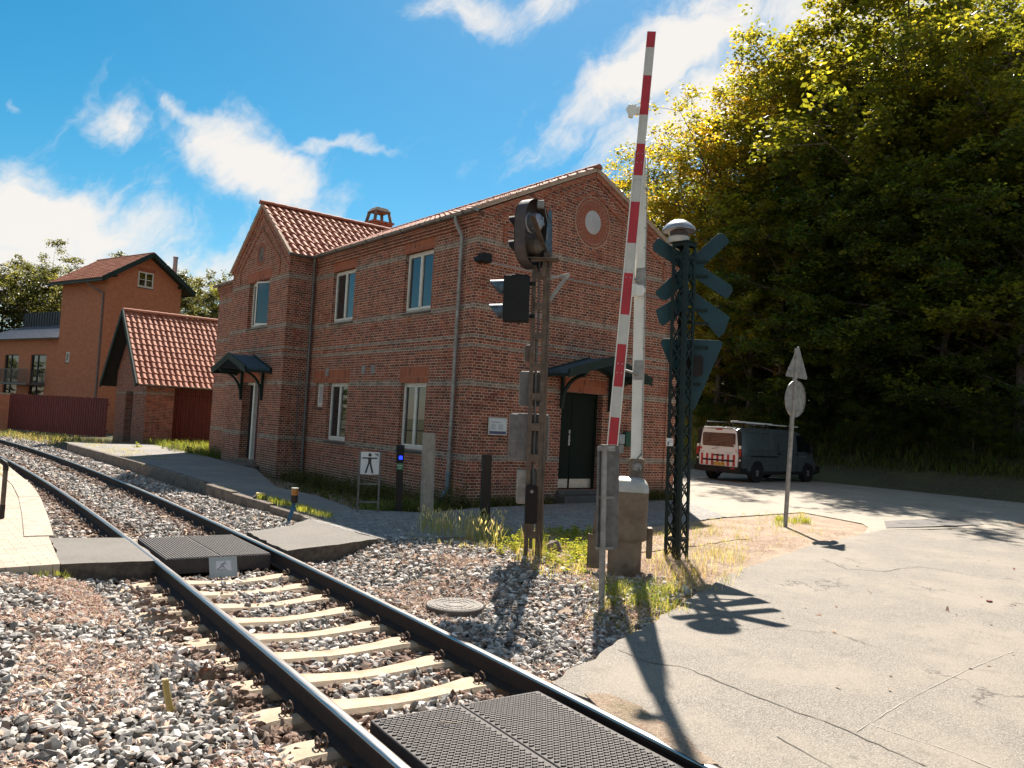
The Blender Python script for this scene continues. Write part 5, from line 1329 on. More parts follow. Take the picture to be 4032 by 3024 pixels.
for s_ in (-1, 1):
    V = []
    for s in (0, zz(5.64)):
        for px_, q in ((s_*.075, -.022), (s_*.061, -.022), (s_*.061, -.010), (s_*.075, -.010)): V.append(p0+d*s+sx2*px_+Y3*q)
    mb.add(V, [(3, 2, 1, 0), (4, 5, 6, 7), (0, 1, 5, 4), (1, 2, 6, 5), (2, 3, 7, 6), (3, 0, 4, 7)])
mb.build('boom_edge', MT['white_metal'], bm, local=True)
reds = [(7.27, 7.053), (6.669, 6.13), (5.737, 5.305), (4.949, 4.393), (3.99, 3.434), (3.04, 2.475), (2.069, 1.36)]
prev = None
for z1, z0 in reds:
    segs = [(z0, z1)] if not (z0 < 5.64 < z1) else [(z0, 5.64), (5.64, z1)]
    mb = MB()
    for u0, u1 in segs: up_ = u0 >= 5.6; bseg(mb, zz(u0), zz(u1), .112 if up_ else .118, -.0125 if up_ else -.0145, -.0105 if up_ else -.0125)
    mb.build('red_stripe', MT['red_film'], bm, local=True)
    if prev is not None and prev-z1 > .05:
        mb = MB(); bseg(mb, zz(z1), zz(min(prev, 9)), .112 if z1 > 5.64 else .118, -.0125 if z1 > 5.64 else -.0145, -.0105 if z1 > 5.64 else -.0125); mb.build('white_stripe', MT['white_film'], bm, local=True)
    prev = z0
mb = MB()
for z in (5.60, 5.48, 5.25, 4.03, 3.93, 2.78, 2.66):
    for s_ in (-.03, .03): mb.lathe([(.009, 0), (.007, .006)], p0+d*zz(z)+sx2*s_-Y3*.0145, NY, 8)
mb.build('boom_bolt', MT['steel'], bm, local=True)
for z in (3.94, 2.71):
    mb = MB(); c = a.lerp(b, (z-1.53)/(5.66-1.53)); mb.tube([p0+d*zz(z)+Y3*.02+sx2*.04, c-Y3*.07+Vector((0, 0, -.06))], .016, 8)
    mb.rbox(c-Y3*.047, sx_, d, Y3*-1, -.062, .062, -.13 if z < 3 else -.13, .13, 0, .006, .008); mb.build('spacer_bracket', MT['galv'], t, local=True)
for z, s_ in ((3.76, 1), (6.17, -1)):
    c = p0+d*zz(z)+sx2*(.115*s_)-Y3*.03; mb = MB()
    mb.cbox(c+sx2*(-.02*s_), (.07, .06, .17 if s_ > 0 else .10)); mb.extrude([(-.05, -.07), (.05*s_ if s_ > 0 else .05, -.07), (.09, 0), (.05, .07), (-.05, .07)], c+sx2*(.04*s_)-Y3*.035, X3*s_, Z3, NY, 0, .008)
    if s_ < 0: mb.cbox(c+Vector((-.05, 0, -.03)), (.06, .07, .12), rot=(0, .25, 0))
    mb.build('boom_lamp', MT['white_metal'], t, local=True, bevel=.012)

# narrow sign panel seen from behind, on its own pole
F = Face((6.32, 6.14, -.1))
t = thing('crossing_signboard', F.b, 'narrow grey signboard seen from behind, clamped to a galvanised pole by the barrier', 'sign', rz=F.rz); t.rotation_euler.y = -.030
mb = MB(); mb.tube([(-.05, 0, -.3), (-.05, 0, 1.735)], .0335, 16); mb.tube([(-.05, 0, 1.73), (-.05, 0, 1.745)], .036, 16); mb.build('pole', MT['galv'], t, local=True)
mb = MB(); mb.rbox((0, .045, 0), Vector((.93, .36, 0)).normalized(), Z3, Vector((-.36, .93, 0)).normalized(), -.135, .125, .60, 1.745, 0, .006, .05)
mb.extrude([(-.135, .65), (-.120, .65), (-.120, 1.70), (-.135, 1.70)], (0, .045, 0), Vector((.93, .36, 0)).normalized(), Z3, Vector((.36, -.93, 0)).normalized(), 0, .03)
mb.build('panel', MT['galv_dark'], t, local=True, bevel=.003)
mb = MB()
for z in (1.70, 1.17, .625):
    mb.tube([(-.05, 0, z-.014), (-.05, 0, z+.014)], .040, 16); mb.cbox((-.03, -.005 if z > 1.6 else .02, z), (.20, .018, .028 if z < 1.6 else .05), rot=(0, 0, .30))
    for x in (-.11, -.03, .055): mb.lathe([(.007, 0), (.006, .008)], (x, -.012+(x+.03)*.3 if z > 1.6 else .008+(x+.03)*.3, z), NY, 8)
mb.build('clamp', MT['galv'], t, local=True)

# lattice mast with warning crosses seen from behind
F = Face((9.34, 7.58, -.05))
t = thing('crossing_mast', F.b, 'dark green lattice mast carrying a warning bell and the backs of crossing signs', 'mast', rz=F.rz); t.rotation_euler.y = -.016
mb = MB(); ang = R(-33); cx_, sx_3 = math.cos(ang), math.sin(ang); H_ = 4.70; hs_ = .125
cen = Vector((-.10, .13, 0)); ux = Vector((cx_, sx_3, 0)); uy = Vector((-sx_3, cx_, 0))
Q = lambda a, b, z: cen+ux*a+uy*b+Z3*z
mb2 = MB()
for sa in (-1, 1):
    for sb in (-1, 1):
        for (da, db) in ((.0, 1), (1, .0)):
            p = Q(sa*hs_, sb*hs_, -.3); e = (ux*(-sa*.028) if da else uy*(-sb*.028))
            mb.beam(p+e*.9, p+e*.9+Z3*(H_+.3), .055 if True else 0, .007, up=(uy if da else ux))
mb.build('corner_angle', MT['mast_green'], t, local=True)
n = 16; st_ = (H_-.1)/n
for sgn in (-1, 1):
    for ax in (0, 1):
        for k in range(n):
            z0, z1 = .02+k*st_, .02+(k+1)*st_
            if ax == 0: P_, R_ = Q(-hs_+.02, sgn*hs_, 0), Q(hs_-.02, sgn*hs_, 0); nn = uy
            else: P_, R_ = Q(sgn*hs_, -hs_+.02, 0), Q(sgn*hs_, hs_-.02, 0); nn = ux
            mb2.beam(P_+Z3*z0, R_+Z3*z1, .022, .006, up=nn); mb2.beam(R_+Z3*z0, P_+Z3*z1, .022, .006, up=nn)
mb2.build('lattice', MT['mast_green'], t, local=True)
mb = MB()
for z in (H_-.03, H_-.22, .3): 
    for sgn in (-1, 1): mb.beam(Q(-hs_, sgn*(hs_+.004), z), Q(hs_, sgn*(hs_+.004), z), .05, .006, up=uy); mb.beam(Q(sgn*(hs_+.004), -hs_, z), Q(sgn*(hs_+.004), hs_, z), .05, .006, up=ux)
mb.cbox(cen+Z3*(H_+.005), (.30, .30, .012), rot=(0, 0, ang)); mb.tube([Q(.03, .05, .1), Q(.03, .05, 4.3)], .014, 6); mb.tube([Q(-.05, .02, .1), Q(-.04, .02, 3.3)], .010, 6)
mb.build('mast_plate', MT['mast_green'], t, local=True)
mb = MB(); bc = cen+Vector((-.10, 0, 0)) ; bc = Vector((-.19, .13, 0))
mb.lathe([(.155, 4.71), (.158, 4.73), (.158, 4.79), (.150, 4.80)], bc, Z3, 32); bl = mb.build('warning_bell', MT['drive_top'], t, local=True)
mb = MB(); mb.lathe([(.135, 4.80), (.132, 4.88), (.10, 4.90)], bc, Z3, 28); mb.build('bell_neck', MT['signal_brown'], bl, local=True)
mb = MB(); mb.lathe([(.252, 4.885), (.256, 4.892), (.235, 4.935), (.185, 4.99), (.11, 5.04), (.02, 5.06)], bc, Z3, 40, caps=False); mb.lathe([(.250, 4.887), (.18, 4.93), (.05, 4.95)], bc, Z3, 40, caps=False); mb.build('bell_hood', MT['lamp_silver'], bl, local=True)
# plates: one plane beyond the mast, turned a little
SU = Vector((.965, .26, 0)).normalized(); SN = Vector((.26, -.965, 0)).normalized(); so_ = Vector((.04, .31, 0))
def plate_poly(pts, name, off=0.0, mt='sign_back', th=.010):
    mb = MB(); mb.extrude(pts, so_+SN*off, SU, Z3, SN, -th, 0); return mb.build(name, MT[mt], t, local=True, bevel=.003)
def arm(c, ang_, l0, l1, w_, notch=True):
    ca, sa = math.cos(ang_), math.sin(ang_); P2 = lambda a, b: (c[0]+ca*a-sa*b, c[1]+sa*a+ca*b)
    return [P2(l0, -w_/2), P2(l1-.03, -w_/2), P2(l1, -w_/2+.03), P2(l1, w_/2-.06), P2(l1-.06, w_/2), P2(l0, w_/2)]
cr = (-.03, 4.37)
o1_ = plate_poly([*arm(cr, R(45), 0, .72, .215)], 'warning_cross'); 
for a_, l_ in ((-31, .72), (180+45, .68), (180-31, .68)):
    mb = MB(); mb.extrude(arm(cr, R(a_), 0, l_, .215), so_+SN*(.001*(abs(a_) % 7)), SU, Z3, SN, -.010, 0); mb.build('cross_arm', MT['sign_back'], o1_, local=True, bevel=.003)
ch = (-.04, 3.93)
o2_ = plate_poly([(-.04, 4.04), (-.04, 3.80), (.42, 3.46-.14), (.50, 3.40), (.58, 3.64)], 'lower_half_cross')
mb = MB(); mb.extrude([(-.04, 4.04), (-.04, 3.80), (-.44, 3.46), (-.50, 3.50), (-.56, 3.70)], so_+SN*.002, SU, Z3, SN, -.010, 0); mb.build('cross_arm', MT['sign_back'], o2_, local=True, bevel=.003)
tri = [(-.44, 3.27), (-.47, 3.21), (-.46, 3.17), (-.02, 2.22), (.03, 2.20), (.08, 2.23), (.47, 3.20), (.475, 3.24), (.44, 3.28)]
o3_ = plate_poly(tri, 'triangle_sign', .0)
mb = MB(); mb.extrude([(-.40, 3.23), (-.42, 3.20), (.03, 2.27), (.43, 3.20), (.40, 3.24)], so_, SU, Z3, SN, 0, .004); mb.build('triangle_face', MT['sign_back'], o3_, local=True)
mb = MB(); mb.rbox(so_, SU, Z3, SN, -.11, .16, 2.72, 3.03, .004, .11, .05); mb.build('flasher_housing', MT['signal_dark'], o3_, local=True, bevel=.01)
mb = MB()
for z, x0, x1 in ((4.46, -.1, .22), (4.24, -.1, .22), (3.72, -.1, .22), (3.52, -.1, .25), (3.16, -.25, .25), (2.60, -.1, .15)):
    mb.extrude([(x0, z-.02), (x1, z-.02), (x1, z+.02), (x0, z+.02)], so_+SN*.005, SU, Z3, SN, 0, .025)
    mb.beam(Q(0, 0, z), so_+SU*.04+Z3*z, .04, .04); mb.lathe([(.011, 0), (.008, .010)], so_+SU*(x1-.02)+SN*.03+Z3*z, SN, 8)
mb.build('sign_clamp', MT['mast_green'], t, local=True)
mb = MB(); mb.cbox(Q(-.0, -hs_-.012, 1.72)+Vector((-.06, -.02, 0)), (.10, .004, .115), rot=(0, 0, 0)); lp = mb.build('label_plate', MT['paper'], t, local=True)
mb = MB(); c = Q(0, -hs_-.012, 1.72)+Vector((-.06, -.024, 0)); mb.cbox(c+Vector((-.02, 0, -.02)), (.025, .002, .06)); mb.cbox(c+Vector((.015, 0, .02)), (.05, .002, .006)); mb.cbox(c+Vector((.015, 0, -.005)), (.045, .002, .005)); mb.build('print', MT['ink_grey'], lp, local=True)

# road sign on the right, seen from behind
F = Face((14.93, 9.49, 0))
t = thing('road_sign', F.b, 'leaning grey pole with the backs of a triangular and a round road sign', 'sign', rz=F.rz); t.rotation_euler.y = .026
mb = MB(); mb.tube([(0, 0, -.3), (0, 0, 3.70)], .045, 16); mb.build('pole', MT['galv'], t, local=True)
U = Vector((.52, .85, 0)).normalized(); N = Vector((.85, -.52, 0)).normalized(); c0 = Vector((.03, .05, 0))
mb = MB(); q = []
for (cx, cz), a0 in (((-.37, 3.12), 150), ((.37, 3.12), -90), ((0, 3.70), 30)):
    for k in range(7): a = R(a0+20*k); q.append((cx+.04*math.cos(a), cz+.04*math.sin(a)))
mb.extrude(q, c0, U, Z3, N, 0, .004); mb.build('triangle_sign', MT['galv'], t, local=True)
mb = MB(); mb.lathe([(.385, 0), (.385, .004)], c0+Z3*2.64, N, 48); mb.lathe([(.388, .0), (.388, .018), (.38, .018), (.38, .004)], c0+Z3*2.64, N, 48, caps=False); mb.build('round_sign', MT['galv'], t, local=True)
mb = MB()
for z, h_ in ((3.20, .30), (3.50, .12), (2.88, .30), (2.40, .30)): mb.beam(c0+U*-h_+N*.014+Z3*z, c0+U*h_+N*.014+Z3*z, .025, .02); mb.tube([(0, 0, z-.02), (0, 0, z+.02)], .052, 12)
mb.build('sign_clamp', MT['galv'], t, local=True)

# posts in front of the side wall
F = Face((8.52, 11.32, -.05)); t = thing('dark_bollard', F.b, 'dark brown square bollard standing in the grass before the gable', 'bollard', rz=F.rz); t.rotation_euler.y = -.02
mb = MB(); mb.cbox((.0, .09, .59), (.155, .155, 1.38), rot=(0, 0, .25)); mb.build('post', MT['post_brown'], t, local=True, bevel=.006)
mb = MB(); mb.lathe([(.008, 0), (.008, .006)], (-.085, .02, 1.02), Vector((-.5, -.9, 0)), 8); mb.build('rivet', MT['white_metal'], t, local=True)
F = Face((8.59, 13.32, 0)); t = thing('concrete_column', F.b, 'pale free-standing concrete column before the low window', 'column', rz=F.rz); t.rotation_euler.y = -.025
mb = MB(); mb.extrude([(-.13, .0), (-.085, -.06), (.085, -.06), (.13, 0), (.13, .14), (-.13, .14)], (0, .06, 0), X3, Y3, Z3, -.3, 1.535); mb.build('shaft', MT['concrete'], t, local=True, bevel=.008)
F = Face((8.03, 13.45, 0)); t = thing('check_in_post', F.b, 'slim dark check-in post with a lit blue dot and a green label', 'check-in post', rz=F.rz); t.rotation_euler.y = -.03
mb = MB(); LB(mb, -.06, .07, -.2, 1.20, 0, .10); mb.build('post', MT['post_brown'], t, local=True, bevel=.008)
mb = MB(); mb.extrude([(0, 0), (.17, .06), (.17, .085), (0, .04)], (-.075, -.03, 1.19), Y3, Z3, X3, 0, .16); LB(mb, -.068, .078, .96, 1.19, -.03, .0); hd_ = mb.build('reader_head', MT['black_plastic'], t, local=True, bevel=.006)
mb = MB(); mb.rbox((0, -.031, 0), X3, Z3, NY, -.018, .052, 1.00, 1.07, 0, .004, .015); mb.build('reader_light', MT['blue_light'], hd_, local=True)
mb = MB(); LB(mb, -.055, .065, .80, .925, -.004, -.001); gl = mb.build('label', MT['green_label'], t, local=True)
text_mesh('lettering', 'Check', MT['paper'], gl, (-.049, -.0045, .872), X3, Z3, .040, .0006, bold=.0006); text_mesh('lettering', 'ind', MT['paper'], gl, (-.022, -.0045, .823), X3, Z3, .040, .0006, bold=.0006)

F = Face((7.36, 13.44, 0)); t = thing('footpath_sign', F.b, 'white sign with a black spread-armed figure on a two-legged frame', 'sign', rz=F.rz); t.rotation_euler.y = -.012
mb = MB()
for x in (-.19, .19): mb.beam((x, .03, -.2), (x, .03, 1.14), .035, .035)
for z in (.19, .53): mb.beam((-.19, .03, z), (.19, .03, z), .03, .03)
mb.build('frame', MT['galv_dark'], t, local=True, bevel=.004)
mb = MB(); mb.rbox((0, .008, 0), X3, Z3, NY, -.172, .172, .71, 1.13, 0, .004, .015); pn = mb.build('panel', MT['paper'], t, local=True)
mb = MB(); P_ = lambda a, b: Vector((a, .002, b))
mb.lathe([(.032, 0), (.032, .002)], P_(-.005, 1.075), NY, 18); mb.beam(P_(-.145, 1.015), P_(.135, 1.015), .002, .026, up=Z3)
mb.extrude([(-.040, 1.03), (.030, 1.03), (.022, .93), (-.032, .93)], (0, .002, 0), X3, Z3, NY, -.001, .001)
mb.extrude([(-.032, .935), (.0, .935), (-.055, .735), (-.092, .735)], (0, .002, 0), X3, Z3, NY, -.001, .001); mb.extrude([(-.012, .935), (.022, .935), (.075, .735), (.038, .735)], (0, .002, 0), X3, Z3, NY, -.001, .001)
mb.build('figure', MT['ink'], pn, local=True)
mb = MB(); mb.extrude([(.06, 1.105), (.155, 1.105), (.155, 1.045)], (0, .002, 0), X3, Z3, NY, -.001, .001); mb.build('corner_sticker', MT['ink_grey'], pn, local=True)

F = Face((5.83, 13.40, -.10)); t = thing('amber_marker', F.b, 'small amber and dark cylinder on blue cables at the platform end', 'marker lamp', rz=F.rz)
mb = MB(); mb.lathe([(.060, .32), (.060, .45)], (.048, 0, 0), Z3, 24); cn = mb.build('dark_base', MT['post_brown'], t, local=True)
mb = MB(); mb.lathe([(.058, .451), (.058, .565)], (.048, 0, 0), Z3, 24); mb.build('amber_band', MT['amber'], t, local=True); mb = MB(); mb.lathe([(.062, .566), (.062, .578)], (.048, 0, 0), Z3, 24); mb.build('cap', MT['grey_plate'], t, local=True)
mb = MB()
for k in range(5): x = .015+k*.014; mb.tube([(x, .01*(k % 2), .33), (x-.01, .01, .22), (x-.035, 0, .12), (x-.075, .0, -.02)], .008, 6)
mb.build('cables', MT['cable_blue'], t, local=True)
F = Face((6.17, 15.7, .035)); t = thing('platform_box', F.b, 'small faded yellow box lying on the platform edge', 'box', rz=F.rz)
mb = MB(); mb.extrude([(-.12, 0), (.12, 0), (.13, .045), (.09, .055), (-.09, .055), (-.13, .045)], (0, 0, 0), X3, Z3, Y3, -.10, .14); mb.build('base', MT['sill'], t, local=True, bevel=.006)
mb = MB(); mb.extrude([(-.10, .056), (.10, .056), (.08, .115), (-.08, .115)], (0, 0, 0), X3, Z3, Y3, -.07, .11); mb.build('lid', MT['yellow_box'], t, local=True, bevel=.01)

# covers in the ballast
def cover(c, r, z, label, mat, ribs):
    t = thing('manhole_cover', (c[0], c[1], z), label, 'manhole cover'); mb = MB()
    mb.lathe([(r, -.09), (r, -.01), (r-.012, 0)], (0, 0, 0), Z3, 56); mb.build('rim', MT[mat], t, local=True)
    if ribs:
        mb = MB()
        for j, rr_ in enumerate((.10, .18, .255)):
            n = 16+12*j
            for k in range(n):
                a0, a1 = 2*PI*(k+.08)/n, 2*PI*(k+.92)/n; mb.extrude([(math.cos(a)*q, math.sin(a)*q) for q, a in ((rr_-.027, a0), (rr_+.030, a0), (rr_+.030, a1), (rr_-.027, a1))], (0, 0, .0), X3, Y3, Z3, -.002, .005)
        mb.build('tread_pattern', MT[mat], t, local=True)
cover((5.03, 7.13), .315, -.150, 'round cast iron manhole cover with radial tread lying in the ballast', 'iron', True)
cover((6.30, 6.80), .23, -.085, 'plain round concrete cover half hidden by dry weeds', 'concrete', False)

t = thing('ribbed_marker', (1.66, 5.50, -.2), 'ribbed yellow plastic strip sticking up out of the ballast', 'marker'); mb = MB()
for k in range(26):
    z = -.02+k*.010; mb.cbox((-.05+.0+.06*(1-k/26)**1.2, 0, z), (.055-.0006*k, .018, .006), rot=(0, .10, .5)); mb.cbox((-.05+.06*(1-k/26)**1.2, 0, z+.005), (.045, .012, .006), rot=(0, .1, .5))
mb.build('strip', MT['coil'], t, local=True)

t = thing('pipe_rail', (1.55, 13.9, .02), 'bent brown pipe rail at the left picture edge', 'rail guard'); mb = MB()
mb.tube([(.03, -.02, .0), (.03, -.02, .20)], .036, 14); mb.build('foot_sleeve', MT['post_brown'], t, local=True)
mb = MB(); mb.tube([(.03, -.02, .0), (.03, -.02, .72), (.02, -.01, .79), (-.03, .03, .83), (-.10, .08, .84), (-1.0, .8, .84)], .033, 14); mb.build('bent_pipe', MT['rust_post'], t, local=True)
mb = MB(); mb.tube([(.03, -.02, .70), (.03, -.02, .75), (.02, -.01, .80), (-.03, .03, .84), (-.06, .05, .842)], .038, 14); mb.build('elbow', MT['post_brown'], t, local=True)

# ------------------------------------------------------------------ parked van (local y forward, x to its right)
van = thing('parked_van', (23.6, 17.75, 0.165), 'parked grey and white delivery van with red striped rear doors and a roof rack', 'van', rz=-R(88))
VL, VH = 5.35, 1.96
def top_z(y):
    P = [(0, 1.86), (.15, 1.93), (1.5, 1.96), (3.6, 1.95), (4.0, 1.90), (4.55, 1.45), (4.72, 1.22), (5.1, 1.05), (5.28, .85), (5.35, .6)]
    for (a, b), (c, d) in zip(P, P[1:]):
        if y <= c: return b+(d-b)*(y-a)/(c-a)
    return .6
ys = [0, .06, .2, .6, 1.2, 2.0, 2.8, 3.6, 3.85, 4.1, 4.35, 4.55, 4.72, 4.9, 5.1, 5.22, 5.30, 5.35]
V = []; m_ = None
for y in ys:
    zt = top_z(y); zb = .30 if 0 < y < 5.3 else .34; wf = .955 if .1 < y < 4.7 else (.93 if y <= .1 else .955-.20*((y-4.7)/.65)**2)
    prof = [(0, zb), (wf*.95, zb), (wf*.985, zb+.10), (wf, .62), (wf*1.01, .92), (wf*.985, 1.12), (wf*.955, 1.30), (wf*.895, 1.72), (wf*.865, 1.83), (wf*.80, 1.92), (wf*.5, 1.95), (0, 1.96)]
    k = (zt-zb)/(1.96-zb); pr = [(a, zb+(b-zb)*k if k < .99 else b*zt/1.96 if b > 1.3 else b) for a, b in prof]
    if y == 0: pr = [(a*.985, b) for a, b in pr]
    ring = pr + [(-a, b) for a, b in pr[-2:0:-1]]; m_ = len(ring); V += [(a, y, b) for a, b in ring]
Fv = []; MI = []
for i in range(len(ys)-1):
    for k in range(m_):
        j = (k+1) % m_; Fv.append((i*m_+k, i*m_+j, (i+1)*m_+j, (i+1)*m_+k)); MI.append(0)
Fv += [tuple(range(m_))[::-1], tuple(range((len(ys)-1)*m_, len(ys)*m_))]; MI += [0, 0]
body = link_mesh('body', V, Fv, MT['van_grey'], None, van, local=True, sharp=40)
P = lambda x, z, y=-.012: Vector((x, y, z))
mb = MB()   # white rear doors, the red bands and the black handle strip
dpts = [(-.80, .52), (.80, .52), (.82, .9), (.79, 1.25), (.72, 1.72), (.66, 1.84), (-.66, 1.84), (-.72, 1.72), (-.79, 1.25), (-.82, .9)]
mb.extrude(dpts, (0, -.004, 0), X3, Z3, NY, 0, .028); rd = mb.build('rear_door', MT['van_white'], van, local=True, bevel=.012)
rd['label'] = 'white rear door with red vertical bands'
mb = MB(); mb.rbox((0, -.032, 0), X3, Z3, NY, -.69, .69, 1.22, 1.70, 0, .006, .07); mb.build('rear_window', MT['glass_dark'], rd, local=True)
for k, x in enumerate((-.74, -.52, -.30, -.08, .14, .36, .60)):
    mb = MB(); mb.extrude([(x, .54), (x+.10, .54), (x+.10, .95), (x, .95)], (0, -.032, 0), X3, Z3, NY, 0, .002); mb.build('red_band', MT['red_film'], rd, local=True)
mb = MB(); LB(mb, -.66, .66, .70, .76, -.044, -.034); LB(mb, -.22, .22, .885, .93, -.055, -.034); mb.beam((.0, -.045, 1.17), (-.26, -.045, 1.08+.04), .02, .012); LB(mb, .78, .80, 1.0, 1.06, -.04, -.03); LB(mb, -.80, -.78, 1.0, 1.06, -.04, -.03)
mb.build('handle_strip', MT['black_plastic'], rd, local=True, bevel=.005)
mb = MB(); LB(mb, -.22, .30, .545, .665, -.048, -.036); npl = mb.build('number_plate', MT['plate_yellow'], rd, local=True, bevel=.004)
mb = MB(); LB(mb, -.218, -.175, .547, .663, -.0495, -.0475); mb.build('plate_band', MT['navy'], npl, local=True)
text_mesh('lettering', 'CA 20 296', MT['ink'], npl, (-.160, -.0485, .570), X3, Z3, .112, .0006, bold=.0012, xs=.86)
text_mesh('lettering', 'TRAFIC', MT['ink_grey'], rd, (-.74, -.033, 1.0), X3, Z3, .045, .0006); text_mesh('lettering', 'RENAULT', MT['ink_grey'], rd, (.36, -.033, .985), X3, Z3, .050, .0006)
mb = MB(); mb.lathe([(.05, 0), (.05, .002)], (-.745, -.034, 1.13), NY, 20); mb.build('round_sticker', MT['red_film'], rd, local=True)
mb = MB(); mb.lathe([(.035, 0), (.035, .002)], (.655, -.040, 1.28), NY, 20); mb.build('window_sticker', MT['paper'], rd, local=True)
mb = MB()
for a in (0, 1):
    for b in (0, 1): mb.cbox((.70+a*.05, -.034, 1.08+b*.05), (.03, .002, .03))
mb.build('red_logo', MT['red_film'], rd, local=True)
mb = MB(); LB(mb, -.13, .13, 1.80, 1.845, -.05, -.02); mb.build('brake_lamp', MT['red_lens'], rd, local=True, bevel=.008)
for s in (-1, 1):
    mb = MB(); mb.extrude([(s*.83, .50), (s*.945, .50), (s*.955, .95), (s*.90, 1.75), (s*.76, 1.86), (s*.75, 1.72), (s*.815, 1.25), (s*.85, .9)], (0, -.002, 0), X3, Z3, NY, 0, .016); pl_ = mb.build('corner_pillar', MT['black_plastic'], van, local=True)
    mb = MB(); mb.extrude([(s*.845, .90), (s*.94, .90), (s*.935, 1.16), (s*.835, 1.16)], (0, -.018, 0), X3, Z3, NY, 0, .02); mb.build('tail_light', MT['red_lens'], van, local=True, bevel=.006)
    mb = MB(); mb.extrude([(s*.835, 1.17), (s*.93, 1.17), (s*.92, 1.28), (s*.825, 1.28)], (0, -.018, 0), X3, Z3, NY, 0, .02); LB(mb, min(s*.85, s*.92), max(s*.85, s*.92), .74, .80, -.03, -.015); mb.build('reverse_light', MT['white_metal'], van, local=True, bevel=.004)
mb = MB(); mb.extrude([(-.95, .32), (.95, .32), (.97, .46), (.93, .52), (-.93, .52), (-.97, .46)], (0, .0, 0), X3, Z3, NY, 0, .09); LB(mb, -.96, .96, .33, .50, -.01, .35)
mb.tube([(.05, -.09, .33), (.05, -.16, .33), (.05, -.17, .42)], .022, 8); LB(mb, -.02, .12, .26, .34, -.12, .1); bp = mb.build('rear_bumper', MT['black_plastic'], van, local=True, bevel=.015)
mb = MB(); LB(mb, .55, .72, .45, .49, -.096, -.088); mb.build('reflector', MT['red_lens'], bp, local=True)
mb = MB(); mb.extrude([(5.0, .30), (5.36, .34), (5.38, .60), (5.05, .62)], (-.93, 0, 0), Y3, Z3, X3, 0, 1.86); LB(mb, -.97, .97, .28, .40, .35, 5.0); mb.build('sill_skirt', MT['black_plastic'], van, local=True, bevel=.02)
for s in (-1, 1):
    mb = MB(); x = s*.968
    def side(pts, d=.006, base=.955): mb.extrude([(a, b) for a, b in pts], (s*base, 0, 0), Y3, Z3, Vector((s, 0, -.0)), 0, d)
    side([(.55, .90), (2.25, .90), (2.25, .955), (.55, .955)], .016, .955); mb.build('slide_rail', MT['black_plastic'], van, local=True, bevel=.003)
    mb = MB()
    lean = Vector((s*-.16, 0, 1)).normalized(); nn = Vector((s, 0, .16)).normalized()
    def rim(y0, y1, z0, z1, w_=.02):
        c = Vector((s*.945, 0, 1.18)); q = [(y0, z0), (y1, z0), (y1, z1), (y0, z1)]
        for (a, b), (c2, d2) in zip(q, q[1:]+q[:1]): mb.beam(c+Y3*a+lean*(b-1.18), c+Y3*c2+lean*(d2-1.18), w_, w_, up=nn)
    rim(.35, 1.85, 1.14, 1.76); rim(2.0, 3.45, 1.14, 1.76); mb.build('panel_crease', MT['van_grey'], van, local=True, bevel=.006)
    mb = MB(); c = Vector((s*.953, 0, 1.14)); pts = [(3.62, .0), (4.72, .02), (4.52, .24), (4.10, .60), (3.66, .62)]; mb.extrude(pts, c, Y3, lean, nn, 0, .008); mb.build('side_window', MT['glass_dark'], van, local=True)
    mb = MB(); mb.cbox((s*1.06, 4.42, 1.24), (.12, .16, .28)); mb.beam((s*.93, 4.45, 1.16), (s*1.05, 4.42, 1.18), .05, .05); mb.build('wing_mirror', MT['black_plastic'], van, local=True, bevel=.03)
    for y in (2.35, 3.55):
        mb = MB(); mb.cbox((s*.972, y, 1.04), (.03, .20, .04)); mb.build('door_handle', MT['black_plastic'], van, local=True, bevel=.01)
    mb = MB(); mb.cbox((s*.957, 3.60, 1.0), (.012, .010, 1.05)); mb.cbox((s*.957, 2.28, .95), (.012, .010, 1.0)); mb.build('door_gap', MT['black_plastic'], van, local=True)
mb = MB(); mb.extrude([(-.78, 0), (.78, 0), (.68, .66), (-.68, .66)], (0, 4.70, 1.26), X3, Vector((0, -.76, .65)).normalized(), Vector((0, .65, .76)).normalized(), .0, .012); mb.build('windscreen', MT['glass_dark'], van, local=True)
for y in (.97, 4.42):
    for s in (-1, 1):
        mb = MB(); mb.lathe([(.40, 0), (.40, .012)], (s*.950, y, .38), Vector((s, 0, 0)), 36); mb.build('wheel_arch', MT['black_plastic'], van, local=True)
        mb = MB(); mb.lathe([(.22, -.20), (.31, -.20), (.335, -.16), (.335, -.02), (.315, .012), (.215, .016)], (s*.945, y, .335), Vector((s, 0, 0)), 36); wh = mb.build('wheel', MT['tyre'], van, local=True)
        mb = MB(); mb.lathe([(.215, .0), (.205, .012), (.17, .0), (.12, .014), (.05, .026), (.0, .028)], (s*.948, y, .335), Vector((s, 0, 0)), 32, caps=False)
        rimo = mb.build('rim', MT['galv_dark'], wh, local=True); mb = MB()
        for k in range(12): a = 2*PI*k/12; mb.cbox((s*.957, y+math.cos(a)*.165, .335+math.sin(a)*.165), (.010, .035, .03), rot=(a, 0, 0))
        mb.build('rim_slot', MT['black_plastic'], rimo, local=True)
for y in (.35, 1.75, 3.2): mb = MB(); mb.beam((-.80, y, 2.07), (.80, y, 2.07), .035, .03); mb.beam((-.74, y, 1.90), (-.74, y, 2.07), .05, .04); mb.beam((.74, y, 1.90), (.74, y, 2.07), .05, .04); mb.build('rack_foot', MT['black_plastic'], van, local=True)
mb = MB()
for x in (-.62, .70): mb.beam((x, .10, 2.10), (x, 4.0, 2.07), .035, .035)
mb.tube([(.46, .0, 2.12), (.46, 2.6, 2.10)], .035, 8); mb.build('roof_rack', MT['white_metal'], van, local=True)
text_mesh('side_lettering', 'Leasing', MT['ink_grey'], van, (.975, 3.75, .93), Y3, Z3, .14, .0006)
